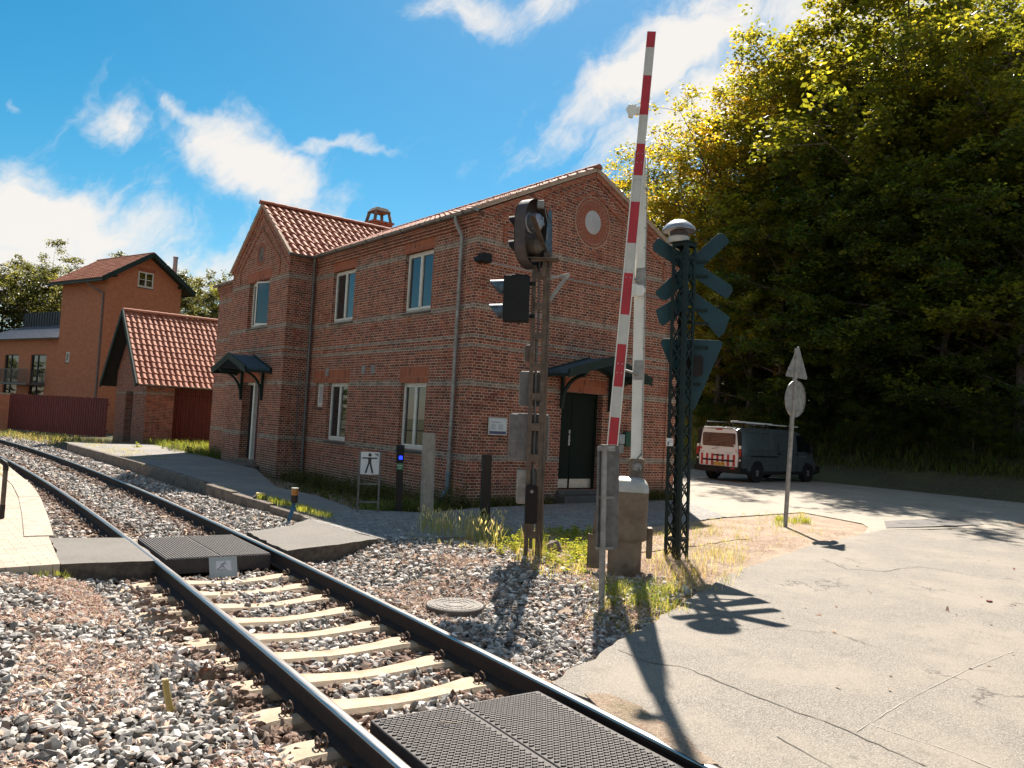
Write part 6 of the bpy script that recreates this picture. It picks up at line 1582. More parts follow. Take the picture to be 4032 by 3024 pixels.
mb = MB(); mb.cbox((0, -.005, 1.885), (1.30, .10, .05)); mb.build('roof_edge_highlight', MT['van_white'], van, local=True, bevel=.02)  # white bar paints in the light reflected along the rear roof edge

# ------------------------------------------------------------------ ballast stones
from mathutils import geometry
def ico():
    t = (1+5**.5)/2; v = np.array([(-1, t, 0), (1, t, 0), (-1, -t, 0), (1, -t, 0), (0, -1, t), (0, 1, t), (0, -1, -t), (0, 1, -t), (t, 0, -1), (t, 0, 1), (-t, 0, -1), (-t, 0, 1)], float)
    v /= np.linalg.norm(v[0]); f = np.array([(0, 11, 5), (0, 5, 1), (0, 1, 7), (0, 7, 10), (0, 10, 11), (1, 5, 9), (5, 11, 4), (11, 10, 2), (10, 7, 6), (7, 1, 8), (3, 9, 4), (3, 4, 2), (3, 2, 6), (3, 6, 8), (3, 8, 9), (4, 9, 5), (2, 4, 11), (6, 2, 10), (8, 6, 7), (9, 8, 1)])
    return v, f
IV, IF = ico()
def rand_rot(rng, n):
    q = rng.normal(size=(n, 4)); q /= np.linalg.norm(q, axis=1)[:, None]; w_, x, y, z = q.T
    return np.stack([1-2*(y*y+z*z), 2*(x*y-z*w_), 2*(x*z+y*w_), 2*(x*y+z*w_), 1-2*(x*x+z*z), 2*(y*z-x*w_), 2*(x*z-y*w_), 2*(y*z+x*w_), 1-2*(x*x+y*y)], 1).reshape(n, 3, 3)
def stones(P, size, col, rng, name, mat):
    n = len(P); base = IV[None]*(1+rng.uniform(-.42, .32, (n, 12, 1))); base = base*np.stack([rng.uniform(.9, 1.6, n), rng.uniform(.6, 1.05, n), rng.uniform(.32, .66, n)], 1)[:, None]
    tilt = rand_rot(rng, n); flat = rng.uniform(0, 1, n) < .55
    a = rng.uniform(0, 2*PI, n); c, s = np.cos(a), np.sin(a); z = np.zeros(n); o = np.ones(n)
    Rz = np.stack([c, -s, z, s, c, z, z, z, o], 1).reshape(n, 3, 3); tilt[flat] = Rz[flat]
    V = np.einsum('nij,nkj->nki', tilt, base)*size[:, None, None]+P[:, None]
    F = (IF[None]+(np.arange(n)*12)[:, None, None]).reshape(-1, 3)
    return link_mesh(name, V.reshape(-1, 3), F, mat, col=np.repeat(col, 12, 0), smooth=False)

def proj_ok(P, margin=.12):
    d = P-np.array([0, 0, CAM_H]); f = d@np.array(FW); x = (d@np.array(RT))/f*FPX/2016; y = (d@np.array(UP))/f*FPX/1512
    return (f > .5) & (np.abs(x) < 1+margin) & (np.abs(y) < 1+margin)
rng = np.random.default_rng(11)
cxs = np.array([track_x(y) for y in np.arange(-5, 60, .1)])
def tx_np(y): return np.interp(y, np.arange(-5, 60, .1), cxs)
def in_poly(x, y, poly):
    r = np.zeros(len(x), bool); n = len(poly)
    for i in range(n):
        (x1, y1), (x2, y2) = poly[i], poly[(i+1) % n]; c = ((y1 > y) != (y2 > y)) & (x < (x2-x1)*(y-y1)/(y2-y1+1e-12)+x1); r ^= c
    return r
def vnoise(x, y, s, seed):
    r = np.random.default_rng(seed).uniform(0, 1, (64, 64)); u, v = x*s, y*s; i, j = np.floor(u).astype(int), np.floor(v).astype(int); fu, fv = u-i, v-j; fu = fu*fu*(3-2*fu); fv = fv*fv*(3-2*fv)
    g = lambda a, b: r[a % 64, b % 64]
    return (g(i, j)*(1-fu)+g(i+1, j)*fu)*(1-fv)+(g(i, j+1)*(1-fu)+g(i+1, j+1)*fu)*fv
FOOT = [(4.34, 10.0), (5.97, 10.52), (5.93, 12.85), (5.2, 12.1), (4.43, 11.7)]; FOOTL = [(1.74, 10.03), (2.76, 9.90), (2.86, 11.66), (1.92, 11.98)]
allP, allS, allC = [], [], []
for (x0, x1, y0, y1, dens, smin, smax) in ((-2.5, 8.0, 1.6, 7.0, 880, .018, .040), (-2.5, 8.0, 7.0, 13.0, 640, .020, .041), (0, 7.0, 13.0, 22.0, 440, .024, .044), (0, 7.0, 22.0, 52.0, 190, .032, .056)):
    n = int((x1-x0)*(y1-y0)*dens); x = rng.uniform(x0, x1, n); y = rng.uniform(y0, y1, n); h = ground_h(x, y); s = rng.uniform(smin, smax, n)*rng.choice([1, 1, 1, .75, 1.2], n)
    off = x-tx_np(y); keep = np.ones(n, bool)
    keep &= ~((y < 4.33) & (x > tx_np(y)-.64) & (x < tx_np(y)+.64)); keep &= ~((y < 4.35+(x-4.0)*.46) & (x > tx_np(y)+.75))
    keep &= ~((y > 9.97) & (y < 11.64) & (np.abs(off) < .64)); keep &= ~in_poly(x, y, FOOT) & ~in_poly(x, y, FOOTL)
    keep &= ~((x < np.interp(y, [9.8, 9.98, 12, 16, 19, 27, 40], [-9, 1.74, 1.93, 2.38, 2.60, 2.84, 2.84])) & (y > 9.85))
    keep &= ~((x > 5.80) & (y > 12.3))
    keep &= ~(np.abs(np.abs(off)-.753) < .085)
    # stones thin out towards the soil on the right and among the dry growth on the left
    right = np.clip((x-5.3)/2.2, 0, 1)*(y < 12.5); keep &= rng.uniform(0, 1, n) > right*.96*(vnoise(x, y, 1.3, 5)*.6+.5)
    lm = np.clip((1.6-x)/1.6, 0, 1)*(vnoise(x, y, 1.7, 3) > .45); keep &= rng.uniform(0, 1, n) > lm*.45
    z = h+rng.uniform(-.012, .040, n)*1.0+.012*np.sin(x*3+y*2)
    slp = ((y-5.05+.31) % .62)-.31; onsl = (np.abs(slp) < .135) & (np.abs(off) < 1.22) & (y < 10)
    z = np.where(onsl, h-.02+rng.uniform(-.02, .03, n), z+np.where(np.abs(off) < .60, .022, .012))
    c = vnoise(x, y, 4.0, 9); outer = onsl & (np.abs(off) > .86); idx = np.floor((y-5.05+.31)/.62).astype(int); side_ = (off > 0).astype(int); cov = np.array([[.35, .55, 1.3, 1.6, .8, 1.8, 2, 1.2, .7, .5], [.7, .9, .6, 1.2, .7, 1.5, 1.0, .8, .9, 1.1]])[side_, np.clip(idx+1, 0, 9)]; keep &= ~(onsl & ~outer & (rng.uniform(0, 1, n) < .80)); z = np.where(outer, h+.02+.05*cov*sstep((np.abs(off)-.80)/.35)+rng.uniform(-.01, .02, n), z); mid = onsl & (np.abs(off) < .42) & (idx > 4); z = np.where(mid, h+.03+rng.uniform(0, .03, n), z)
    x, y, z, s, off = x[keep], y[keep], z[keep], s[keep], off[keep]
    P = np.stack([x, y, z], 1); ok = proj_ok(P); P, s, off = P[ok], s[ok], off[ok]; n = len(P)
    g = rng.choice([.09, .16, .25, .36, .46, .58], n, p=[.14, .18, .22, .20, .16, .10])*rng.uniform(.8, 1.2, n)
    col = np.stack([g*1.06, g*.965, g*.88], 1)
    warm = rng.uniform(0, 1, n) < .14; col[warm] *= np.array([1.15, .86, .70])
    rust = (np.abs(np.abs(off)-.753) < rng.uniform(.22, .55, n)) & (rng.uniform(0, 1, n) < .9); col[rust] = np.clip(col[rust], .05, .17)*np.array([1.0, .60, .42])
    allP.append(P); allS.append(s); allC.append(col)
bl = stones(np.concatenate(allP), np.concatenate(allS), np.concatenate(allC), rng, 'ballast', MT['stone']); tag(bl, 'grey and rusty crushed stone ballast around the rails', 'ballast', kind='stuff')
print('STONES', sum(map(len, allP)))

# ------------------------------------------------------------------ grass, weeds and litter
def px_points(poly, n, z, rng):
    "random points on the level z inside an outline given in picture pixels (the outline is turned into ground coordinates first)"
    g = [tuple(at_z(px, py, z)[:2]) for px, py in poly]; return area_points(g, n, rng)
def area_points(g, n, rng):
    g = np.array(g); lo, hi = g.min(0), g.max(0); out = []
    c = 0
    while c < n:
        q = rng.uniform(lo, hi, (n*3+20, 2)); k = in_poly(q[:, 0], q[:, 1], [tuple(p) for p in g]); out.append(q[k]); c += k.sum()
        if len(out) > 60: break
    return np.concatenate(out)[:n]
def blades(pts, z, h, wdt, lean, col, rng, vary=.35):
    "pts (n,2); returns vertices, faces, colours of bent blades"
    n = len(pts); hh = h*rng.uniform(1-vary, 1+vary, n); a = rng.uniform(0, 2*PI, n); L = hh*lean*rng.uniform(.2, 1.4, n)
    dx, dy = np.cos(a), np.sin(a); b = a+PI/2+rng.uniform(-.5, .5, n); wx, wy = np.cos(b)*wdt/2, np.sin(b)*wdt/2
    V = []
    for t, wf in ((0, 1), (.55, .8), (1, .12)):
        cx, cy, cz = pts[:, 0]+dx*L*t**2, pts[:, 1]+dy*L*t**2, z+hh*(t-.18*lean*t*t)
        V += [np.stack([cx-wx*wf, cy-wy*wf, cz], 1), np.stack([cx+wx*wf, cy+wy*wf, cz], 1)]
    V = np.stack(V, 1).reshape(-1, 3); k = (np.arange(n)*6)[:, None]
    F = np.concatenate([k+np.array([[0, 1, 3, 2]]), k+np.array([[2, 3, 5, 4]])]); c = np.array(col)[rng.integers(0, len(col), n)]*rng.uniform(.7, 1.25, (n, 1))
    return V, F, np.repeat(c, 6, 0)
def tufts(centres, z, k, r, rng):
    c = np.repeat(centres, k, 0); return c+rng.normal(0, r, c.shape), (np.repeat(z, k) if np.ndim(z) else z)
def join(parts):
    V, F, C, o = [], [], [], 0
    for v, f, c in parts: V.append(v); F.append(f+o); C.append(c); o += len(v)
    return np.concatenate(V), np.concatenate(F), np.concatenate(C)
def stuff(name, parts, mat, label, cat):
    V, F, C = join(parts); o = link_mesh(name, V, F, MT[mat], col=C, smooth=False); return tag(o, label, cat, kind='stuff')
YG = [(.30, .30, .045), (.22, .26, .04), (.36, .32, .08), (.16, .20, .03)]; DG = [(.05, .062, .016), (.075, .085, .022), (.13, .115, .045), (.035, .045, .013), (.18, .15, .07)]
STRAW = [(.46, .36, .17), (.38, .28, .13), (.52, .42, .22), (.30, .21, .10)]; MG = [(.11, .16, .03), (.15, .19, .04), (.20, .21, .05)]
rg = np.random.default_rng(21)
parts = []
def zone(poly, nt, k, r, h, wdt, lean, col, px=True, z=None, zp=-.08):
    c = px_points(poly, nt, zp, rg) if px else area_points(poly, nt, rg)
    zz = ground_h(c[:, 0], c[:, 1])+.012 if z is None else np.full(len(c), z)
    p, zz = tufts(c, zz, k, r, rg); parts.append(blades(p, zz, h, wdt, lean, col, rg))
# yellow-green growth round the barrier and the signal post
zone([(1600, 2120), (2350, 2110), (2360, 2200), (2280, 2330), (2140, 2300), (2050, 2230), (1900, 2190), (1640, 2150)], 120, 13, .05, .12, .006, .7, YG+STRAW)
zone([(2330, 2280), (2560, 2330), (2780, 2350), (2700, 2440), (2560, 2450), (2400, 2420), (2330, 2360)], 44, 16, .05, .15, .005, .7, YG+MG+STRAW)
zone([(2400, 2330), (2640, 2340), (2680, 2440), (2480, 2440)], 20, 22, .045, .17, .005, .75, YG+MG)
zone([(2560, 2200), (2900, 2190), (2960, 2260), (2790, 2360), (2560, 2320)], 90, 10, .06, .17, .005, .7, STRAW+STRAW+YG)
zone([(2330, 2380), (2620, 2440), (2500, 2500), (2330, 2450)], 40, 14, .05, .07, .005, .8, STRAW+YG)
zone([(2400, 2120), (2900, 2090), (3000, 2180), (2600, 2230), (2380, 2200)], 60, 9, .06, .12, .005, .7, STRAW+YG)
zone([(2750, 2050), (3150, 2020), (3250, 2120), (2900, 2230), (2720, 2180)], 130, 9, .04, .06, .005, .8, STRAW+YG)
zone([(3030, 2060), (3180, 2050), (3190, 2085), (3040, 2090)], 14, 30, .06, .13, .008, .6, YG)
zone([(1600, 2020), (1660, 2110), (1500, 2120), (1480, 2060)], 0+8, 4, .04, .1, .006, .6, STRAW)
# pale seed heads by the dark bollard
zone([(1640, 2085), (1990, 2090), (1960, 2180), (1660, 2120)], 60, 9, .07, .36, .006, .35, STRAW+YG)
zone([(2040, 2150), (2140, 2150), (2150, 2240), (2060, 2250)], 14, 16, .05, .30, .006, .35, STRAW+YG)
# dark weeds at the foot of the walls
zone([(8.9, 13.9), (10.1, 14.2), (10.1, 22.6), (9.3, 22.7), (8.5, 20.5), (7.6, 17.5), (7.6, 15.2), (7.5, 14.2)], 230, 15, .09, .13, .008, .7, DG, px=False)
zone([(9.2, 14.4), (10.1, 14.4), (10.1, 22.6), (9.4, 22.6)], 130, 13, .10, .34, .009, .5, DG, px=False)
zone([(7.6, 13.6), (9.3, 13.7), (9.2, 14.3), (7.6, 14.3)], 90, 18, .07, .26, .010, .6, DG+MG, px=False)
zone([(10.1, 13.75), (12.6, 14.0), (12.6, 14.3), (10.0, 14.3)], 80, 16, .07, .30, .011, .6, DG, px=False)
zone([(14.6, 14.0), (17.1, 14.05), (17.1, 14.3), (14.6, 14.3)], 110, 16, .07, .36, .011, .6, DG, px=False)
zone([(8.6, 22.8), (9.3, 22.8), (9.3, 28.5), (8.9, 28.5)], 60, 14, .08, .16, .010, .6, DG+MG, px=False)
zone([(8.9, 28.0), (10.1, 28.0), (10.1, 33.5), (8.9, 33.0)], 130, 14, .09, .48, .014, .5, DG+MG, px=False)
# the sunny growth before the shed, the fence foot and the kerb
zone([(7.6, 27.5), (9.2, 29.5), (9.6, 36.5), (7.2, 37.5), (6.6, 33.0)], 260, 13, .10, .20, .010, .6, YG+STRAW, px=False)
zone([(9.2, 33.0), (11.5, 33.0), (11.5, 38.0), (9.3, 37.5)], 150, 14, .10, .50, .014, .5, YG+MG, px=False)
zone([(6.0, 36.5), (9.2, 37.5), (9.1, 43.0), (6.2, 50.5), (5.0, 50.5), (4.6, 46)], 270, 12, .12, .26, .014, .6, STRAW+MG+DG, px=False)
zone([(6.06, 12.5), (6.30, 12.6), (6.30, 15.6), (6.08, 15.6)], 60, 16, .035, .10, .006, .6, YG, px=False, z=.05)
zone([(6.05, 16), (6.5, 17), (6.7, 26), (6.3, 30), (6.1, 26)], 40, 8, .03, .05, .006, .6, YG, px=False, z=.05)
zone([(6.2, 25.5), (7.6, 26.5), (7.3, 36), (6.2, 36)], 160, 10, .06, .09, .009, .6, YG+STRAW, px=False, z=.05)
# small growth by the left platform
zone([(1.2, 9.86), (1.74, 9.9), (1.76, 9.98), (1.2, 9.95)], 10, 8, .02, .07, .004, .6, YG, px=False, z=-.1)
zone([(1.76, 9.72), (1.82, 9.72), (1.82, 9.78), (1.76, 9.78)], 3, 16, .012, .14, .005, .4, YG, px=False, z=-.2)
zone([(2.3, 21), (2.6, 21), (2.7, 28), (2.4, 28)], 20, 10, .06, .12, .009, .6, YG+STRAW, px=False, z=.0)
stuff('grass', parts, 'blade', 'tufts of green and straw coloured grass and weeds', 'grass')
# long grass on the sunny bank behind the van
parts = []
c = area_points([(30.4, 20.5), (33.5, 20.5), (36, 34), (30.4, 40)], 1800, rg); p, zz = tufts(c, ground_h(c[:, 0], c[:, 1]), 16, .16, rg); parts.append(blades(p, zz, .55, .030, .6, YG+STRAW, rg))
c = area_points([(30.4, -5), (33.0, -5), (33.5, 20.5), (30.4, 20.5)], 1100, rg); p, zz = tufts(c, ground_h(c[:, 0], c[:, 1]), 16, .18, rg); parts.append(blades(p, zz, .40, .030, .7, DG+MG, rg))
stuff('bank_grass', parts, 'blade', 'long grass on the bank at the edge of the wood', 'grass')

def leafy(centres, z, h, nl, ll, lw, col, rng):
    "upright leafy weeds: stalk with whorls of broad leaves"
    n = len(centres)*nl; c = np.repeat(centres, nl, 0); zz = np.repeat(z, nl); hh = np.repeat(h*rng.uniform(.5, 1.2, len(centres)), nl)
    t = rng.uniform(.1, 1, n); a = rng.uniform(0, 2*PI, n); up = rng.uniform(-.1, .9, n); L = ll*rng.uniform(.5, 1.2, n)*(1.2-.5*t)
    d = np.stack([np.cos(a), np.sin(a), up], 1); d /= np.linalg.norm(d, axis=1)[:, None]; s = np.stack([-np.sin(a), np.cos(a), rng.uniform(-.4, .4, n)], 1)*lw/2
    P0 = np.stack([c[:, 0], c[:, 1], zz+hh*t], 1); V = np.stack([P0, P0+d*(L*.5)[:, None]+s*(L/ll)[:, None], P0+d*L[:, None]*1.0+np.array([0, 0, -.25])*L[:, None], P0+d*(L*.5)[:, None]-s*(L/ll)[:, None]], 1).reshape(-1, 3)
    F = np.arange(n*4).reshape(-1, 4); cc = np.array(col)[rng.integers(0, len(col), n)]*rng.uniform(.7, 1.25, (n, 1)); return V, F, np.repeat(cc, 4, 0)
parts = []
def lz(poly, n, h, nl, ll, lw, col, px=True, z=None):
    c = px_points(poly, n, -.08, rg) if px else area_points(poly, n, rg); zz = ground_h(c[:, 0], c[:, 1])+.01 if z is None else np.full(len(c), z); parts.append(leafy(c, zz, h, nl, ll, lw, col, rg))
lz([(2130, 2110), (2350, 2120), (2330, 2200), (2290, 2290), (2150, 2250)], 90, .16, 26, .085, .026, YG)
lz([(1930, 2130), (2080, 2130), (2070, 2210), (1960, 2200)], 26, .24, 30, .075, .024, YG)
lz([(2380, 2330), (2650, 2350), (2600, 2430), (2400, 2410)], 40, .12, 20, .05, .02, YG+MG)
lz([(9.2, 14.5), (10.1, 14.4), (10.1, 22.6), (9.4, 22.6), (8.9, 18)], 150, .40, 34, .09, .035, DG, px=False)
lz([(7.9, 14.2), (9.2, 14.2), (9.4, 21), (8.4, 19)], 110, .14, 22, .07, .035, DG+MG, px=False)
lz([(9.5, 13.9), (10.1, 13.9), (10.1, 14.4), (9.5, 14.4)], 14, .6, 60, .08, .03, DG, px=False)
lz([(14.8, 14.05), (17.0, 14.1), (17.0, 14.3), (14.8, 14.3)], 30, .45, 40, .08, .035, DG, px=False)
lz([(8.6, 29.5), (10.0, 29.5), (10.0, 34.0), (8.8, 34.0)], 40, .55, 50, .12, .05, DG+MG, px=False)
lz([(7.7, 32.8), (8.3, 32.8), (8.3, 33.6), (7.7, 33.6)], 6, .42, 46, .14, .07, YG, px=False)
lz([(6.10, 13.4), (6.3, 13.4), (6.3, 15.2), (6.1, 15.2)], 10, .10, 16, .06, .03, YG, px=False, z=.04)
stuff('leafy_weeds', parts, 'blade', 'leafy green weeds along the wall and around the barrier', 'weeds')

# seed heads
c = px_points([(1630, 2090), (1990, 2095), (1970, 2190), (1660, 2125)], 150, -.08, rg); V, F = [], []; hh = rg.uniform(.26, .46, len(c)); parts = []
n = len(c); P0 = np.stack([c[:, 0], c[:, 1], ground_h(c[:, 0], c[:, 1])+hh*.82], 1); a = rg.uniform(0, 2*PI, n); d = np.stack([np.cos(a)*.35, np.sin(a)*.35, np.ones(n)], 1)*.075
s = np.stack([-np.sin(a+.6), np.cos(a+.6), 0*a], 1)*.009; V = np.stack([P0, P0+d*.45+s, P0+d, P0+d*.45-s], 1); s2 = np.stack([-s[:, 1], s[:, 0], s[:, 2]], 1); V2 = np.stack([P0, P0+d*.45+s2, P0+d, P0+d*.45-s2], 1)
Vv = np.concatenate([V, V2]).reshape(-1, 3); cc = np.array([(.62, .52, .32)])*rg.uniform(.7, 1.2, (2*n, 1)); stuff('seed_heads', [(Vv, np.arange(len(Vv)).reshape(-1, 4), np.repeat(cc, 4, 0))], 'blade', 'pale grass ears in front of the paving', 'grass')

# dry litter: crumbs, stalks and fallen leaves
def litter(P, L, wdt, col, rng):
    n = len(P); a = rng.uniform(0, 2*PI, n); d = np.stack([np.cos(a), np.sin(a), rng.uniform(-.35, .7, n)], 1)*(L*rng.uniform(.3, 1.3, n))[:, None]; s = np.stack([-np.sin(a), np.cos(a), rng.uniform(-.3, .3, n)], 1)*wdt*rng.uniform(.5, 1.5, n)[:, None]
    V = np.stack([P-s, P+s, P+d+s*.4, P+d-s*.4], 1).reshape(-1, 3); c = np.array(col)[rng.integers(0, len(col), n)]*rng.uniform(.7, 1.25, (n, 1)); return V, np.arange(n*4).reshape(-1, 4), np.repeat(c, 4, 0)
RB = [(.42, .22, .16), (.30, .135, .095), (.50, .32, .23), (.56, .42, .32), (.24, .11, .08), (.48, .36, .22)]
parts = []
def lit(poly, n, px=True, cut=None, zoff=.050, L=.045, wdt=.0027, col=RB, sc_=1.6):
    c = px_points(poly, n, -.1, rg) if px else area_points(poly, n, rg)
    if cut is not None: k = vnoise(c[:, 0]+40, c[:, 1]+40, sc_, 13) > cut; c = c[k]
    P = np.stack([c[:, 0], c[:, 1], ground_h(c[:, 0], c[:, 1])+zoff+rg.uniform(-.015, .02, len(c))], 1); parts.append(litter(P, L, wdt, col, rg))
lit([(-2.0, 3.6), (1.0, 2.8), (2.0, 4.2), (2.05, 6.5), (1.95, 9.8), (-2, 9.8)], 62000, False, .46)
lit([(-2.0, 7.6), (1.9, 7.9), (1.95, 9.85), (-2, 9.85)], 20000, False, .34)
lit([(4.5, 4.9), (6.6, 5.5), (7.4, 6.1), (7.2, 7.2), (5.8, 9.9), (4.6, 8.5)], 26000, False, .42)
lit([(6.0, 5.5), (7.6, 6.0), (9.1, 6.7), (8.6, 9.5), (6.2, 10.2), (5.9, 7.0)], 26000, False, .22, .02)
lit([(8.6, 6.6), (12.1, 7.6), (15.2, 8.3), (16, 9.6), (13.0, 10.3), (8.9, 10.0)], 16000, False, .42, .02)
lit([(4.6, 9.0), (6.0, 9.2), (6.1, 10.35), (4.6, 9.95)], 5000, False, .3, .02)
stuff('dry_litter', parts, 'litter', 'reddish dry moss, stalks and crumbs on stones and soil', 'litter')
parts = []; P = rng.uniform((3.2, 2.7, .0), (16, 8, .0), (70, 3)); P = P[P[:, 1] < 4.3+(P[:, 0]-4)*.35]; P[:, 2] = .006; 
c = area_points([(5, 3), (9, 2.5), (18, 5), (16, 7.8), (9, 6.2)], 46, rg); P = np.stack([c[:, 0], c[:, 1], np.full(len(c), .006)], 1); parts.append(litter(P, .05, .014, [(.12, .06, .03), (.3, .16, .06), (.2, .07, .03)], rg)); stuff('fallen_leaves', parts, 'litter', 'a few fallen leaves scattered on the asphalt', 'leaves')
c = at_z(3895, 2372); t_ = MB(); t_.extrude([(0, 0), (.05, -.02), (.09, .01), (.06, .05), (.02, .04)], (c.x, c.y, .004), X3, Y3, Vector((.1, .2, 1)), 0, .012)
o = t_.build('fallen_leaf', MT['fence_red']); tag(o, 'single rust-red curled leaf lying alone on the right asphalt', 'leaf')
p, d, r = track_frame(4.05); c = p+r*-.30; t_ = MB(); t_.tube([(c.x, c.y, .0), (c.x+.03, c.y-.05, .012), (c.x+.10, c.y-.09, .004)], .003, 6); o = t_.build('twig', MT['sleeper']); tag(o, 'thin pale twig lying on the studded rubber panel', 'twig')
t_ = MB(); rb = at_z(2180, 2175, -.05); V_ = [tuple(Vector((rb.x, rb.y, .0))+Vector(v)*Vector((.13, .10, .11)).length*.75) for v in (IV*(1+np.random.default_rng(4).uniform(-.2, .2, (12, 1))))]
o = link_mesh('boulder', V_, [tuple(f) for f in IF], MT['concrete_dark'], smooth=False); tag(o, 'small grey boulder among the yellow-green weeds', 'stone')

# ------------------------------------------------------------------ trees
def make_crown(seed, H, Rr, first, nl, leafsize, cols, spray=36, bare=0.0, droop=.12, shape='round', lean=0.0, up=.95):
    "returns (wood MB, leaf V, F, C): trunk, limbs, twigs and layered leaf sprays"
    rg = np.random.default_rng(seed); rd = random.Random(seed); wood = MB()
    r0 = H*.016+.05; tp = []; x = y = 0
    nseg = 8
    for k in range(nseg+1):
        t = k/nseg; x += rd.uniform(-.12, .12)*H/14; y += rd.uniform(-.12, .12)*H/14; tp.append(Vector((x+lean*t*H, y, H*.93*t-.4)))
    wood.tube(tp, [max(.02, r0*(1-.92*(k/nseg)**.8)) for k in range(nseg+1)], 8)
    def on_trunk(t): i = min(nseg-1, int(t*nseg)); return tp[i].lerp(tp[i+1], t*nseg-i)
    SP = []; SW = []
    for i in range(nl):
        t = first+(1-first)*((i+.5)/nl)**.9*.98; base = on_trunk(t); a = i*2.399+rd.uniform(-.5, .5)
        if shape == 'round': rad = Rr*(max(.05, 1-((t-first-.28*(1-first))/(1-first)/.86)**2))**.5*rd.uniform(.72, 1.12)
        elif shape == 'cone': rad = Rr*(1.05-.92*(t-first)/(1-first))*rd.uniform(.7, 1.15)
        else: rad = Rr*(.55+.45*math.sin(PI*(t-first)/(1-first)))*rd.uniform(.6, 1.2)
        rise = rad*(.35+up*t)*rd.uniform(.6, 1.2)
        pts = []; d = Vector((math.cos(a), math.sin(a), 0)); side = Vector((-math.sin(a), math.cos(a), 0)); bend = rd.uniform(-.25, .25)
        for k in range(6):
            s = k/5; pts.append(base+d*(rad*s)+side*(bend*rad*s*s)+Z3*(rise*s-droop*rad*s*s*1.6)+Vector((rd.uniform(-.1, .1), rd.uniform(-.1, .1), rd.uniform(-.08, .08)))*rad*.12)
        rl = max(.025, r0*.42*(1-t*.7)); wood.tube(pts, [rl*(1-.85*k/5) for k in range(6)], 5, caps=False)
        nsub = 5+int(rad*1.1)
        for j in range(nsub):
            s = rd.uniform(.30, 1.0); q = min(4, int(s*5)); b0 = pts[q].lerp(pts[q+1], s*5-q); L = rad*rd.uniform(.22, .48)*(1.15-.5*s)+.35
            a2 = a+rd.choice((-1, 1))*rd.uniform(.4, 1.3); d2 = Vector((math.cos(a2), math.sin(a2), rd.uniform(-.15, .55))); q2 = [b0+d2*(L*u)+Z3*(-droop*L*u*u) for u in (0, .5, 1)]
            wood.tube(q2, [rl*.30, rl*.18, .008], 4, caps=False)
            ns = 3+int(L*2.2)
            for m_ in range(ns):
                if rd.random() < bare: continue
                u = rd.uniform(.25, 1.08); SP.append(b0+d2*(L*u)+Z3*(-droop*L*u*u)+Vector((rd.uniform(-.25, .25), rd.uniform(-.25, .25), rd.uniform(-.15, .15)))); SW.append((a2, L))
        for m_ in range(3): SP.append(pts[-1]+Vector((rd.uniform(-.3, .3), rd.uniform(-.3, .3), rd.uniform(-.2, .35)))); SW.append((a, 1))
    for m_ in range(14): SP.append(tp[-1]+Vector((rd.gauss(0, .45), rd.gauss(0, .45), rd.uniform(-1.2, .75)))*min(1.6, Rr/2.5)); SW.append((rd.uniform(0, 6), 1))
    S = np.array([tuple(p) for p in SP]); A = np.array([w_[0] for w_ in SW]); n = len(S); k = spray
    ci = rg.integers(0, len(cols), n); tint = np.array(cols)[ci]*rg.uniform(.7, 1.3, (n, 1))
    # each spray is a flat fan that hangs outwards
    u = rg.uniform(-.15, 1.0, (n, k)); v = rg.normal(0, .33, (n, k))*(1.05-.6*np.abs(u)); w_ = rg.normal(0, .15, (n, k)); sz = rg.uniform(.45, .85, n)[:, None]
    aa = A[:, None]+rg.normal(0, .25, (n, 1)); tiltz = rg.uniform(-.35, .95, (n, 1))
    cx = S[:, 0:1]+(np.cos(aa)*u-np.sin(aa)*v)*sz; cy = S[:, 1:2]+(np.sin(aa)*u+np.cos(aa)*v)*sz; cz = S[:, 2:3]+(w_+tiltz*u-.22*u*u)*sz
    c = np.stack([cx, cy, cz], 2).reshape(-1, 3); N = len(c); th = rg.uniform(0, 2*PI, N); L = leafsize*rg.uniform(.6, 1.25, N)
    d = np.stack([np.cos(th), np.sin(th), rg.normal(-.15, .45, N)], 1); d /= np.linalg.norm(d, axis=1)[:, None]
    nn = np.stack([rg.normal(0, .9, N), rg.normal(0, .9, N), np.ones(N)], 1); s = np.cross(d, nn); s /= np.linalg.norm(s, axis=1)[:, None]; s *= (L*.32)[:, None]
    V = np.stack([c-d*(L*.5)[:, None], c+s, c+d*(L*.5)[:, None], c-s], 1).reshape(-1, 3)
    C = np.repeat(np.repeat(tint, k, 0)*rg.uniform(.75, 1.3, (N, 1)), 4, 0)
    return wood, V, np.arange(N*4).reshape(-1, 4), np.clip(C, 0, .6)

BEECH = [(.10, .112, .015), (.13, .132, .018), (.16, .15, .020), (.07, .082, .012)]
GOLD = [(.24, .19, .020), (.19, .17, .020), (.28, .19, .022), (.15, .145, .018)]
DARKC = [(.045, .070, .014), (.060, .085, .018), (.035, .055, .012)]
OLIVE = [(.055, .062, .022), (.075, .080, .030), (.045, .052, .020), (.10, .10, .045)]
PALE = [(.15, .17, .07), (.12, .14, .05), (.19, .20, .09)]
KINDS = {}
def kind(nm, *a, **k):
    w_, V, F, C = make_crown(*a, **k)
    tm = bpy.data.meshes  # mesh data is shared by every copy
    tr = w_.build('trunk', MT['bark']); cr = link_mesh('crown', V, F, MT['leaf'], col=C, smooth=False)
    KINDS[nm] = (tr, cr, float(np.percentile(V[:, 2], 99.7))); return len(F)
tot = 0
tot += kind('beech', 101, 14.0, 4.6, .16, 26, .175, BEECH, spray=28)
tot += kind('beech2', 102, 15.0, 4.2, .20, 26, .175, BEECH, spray=28)
tot += kind('gold', 103, 13.0, 4.6, .10, 24, .15, GOLD+BEECH[:2], spray=24, bare=.12, up=1.3)
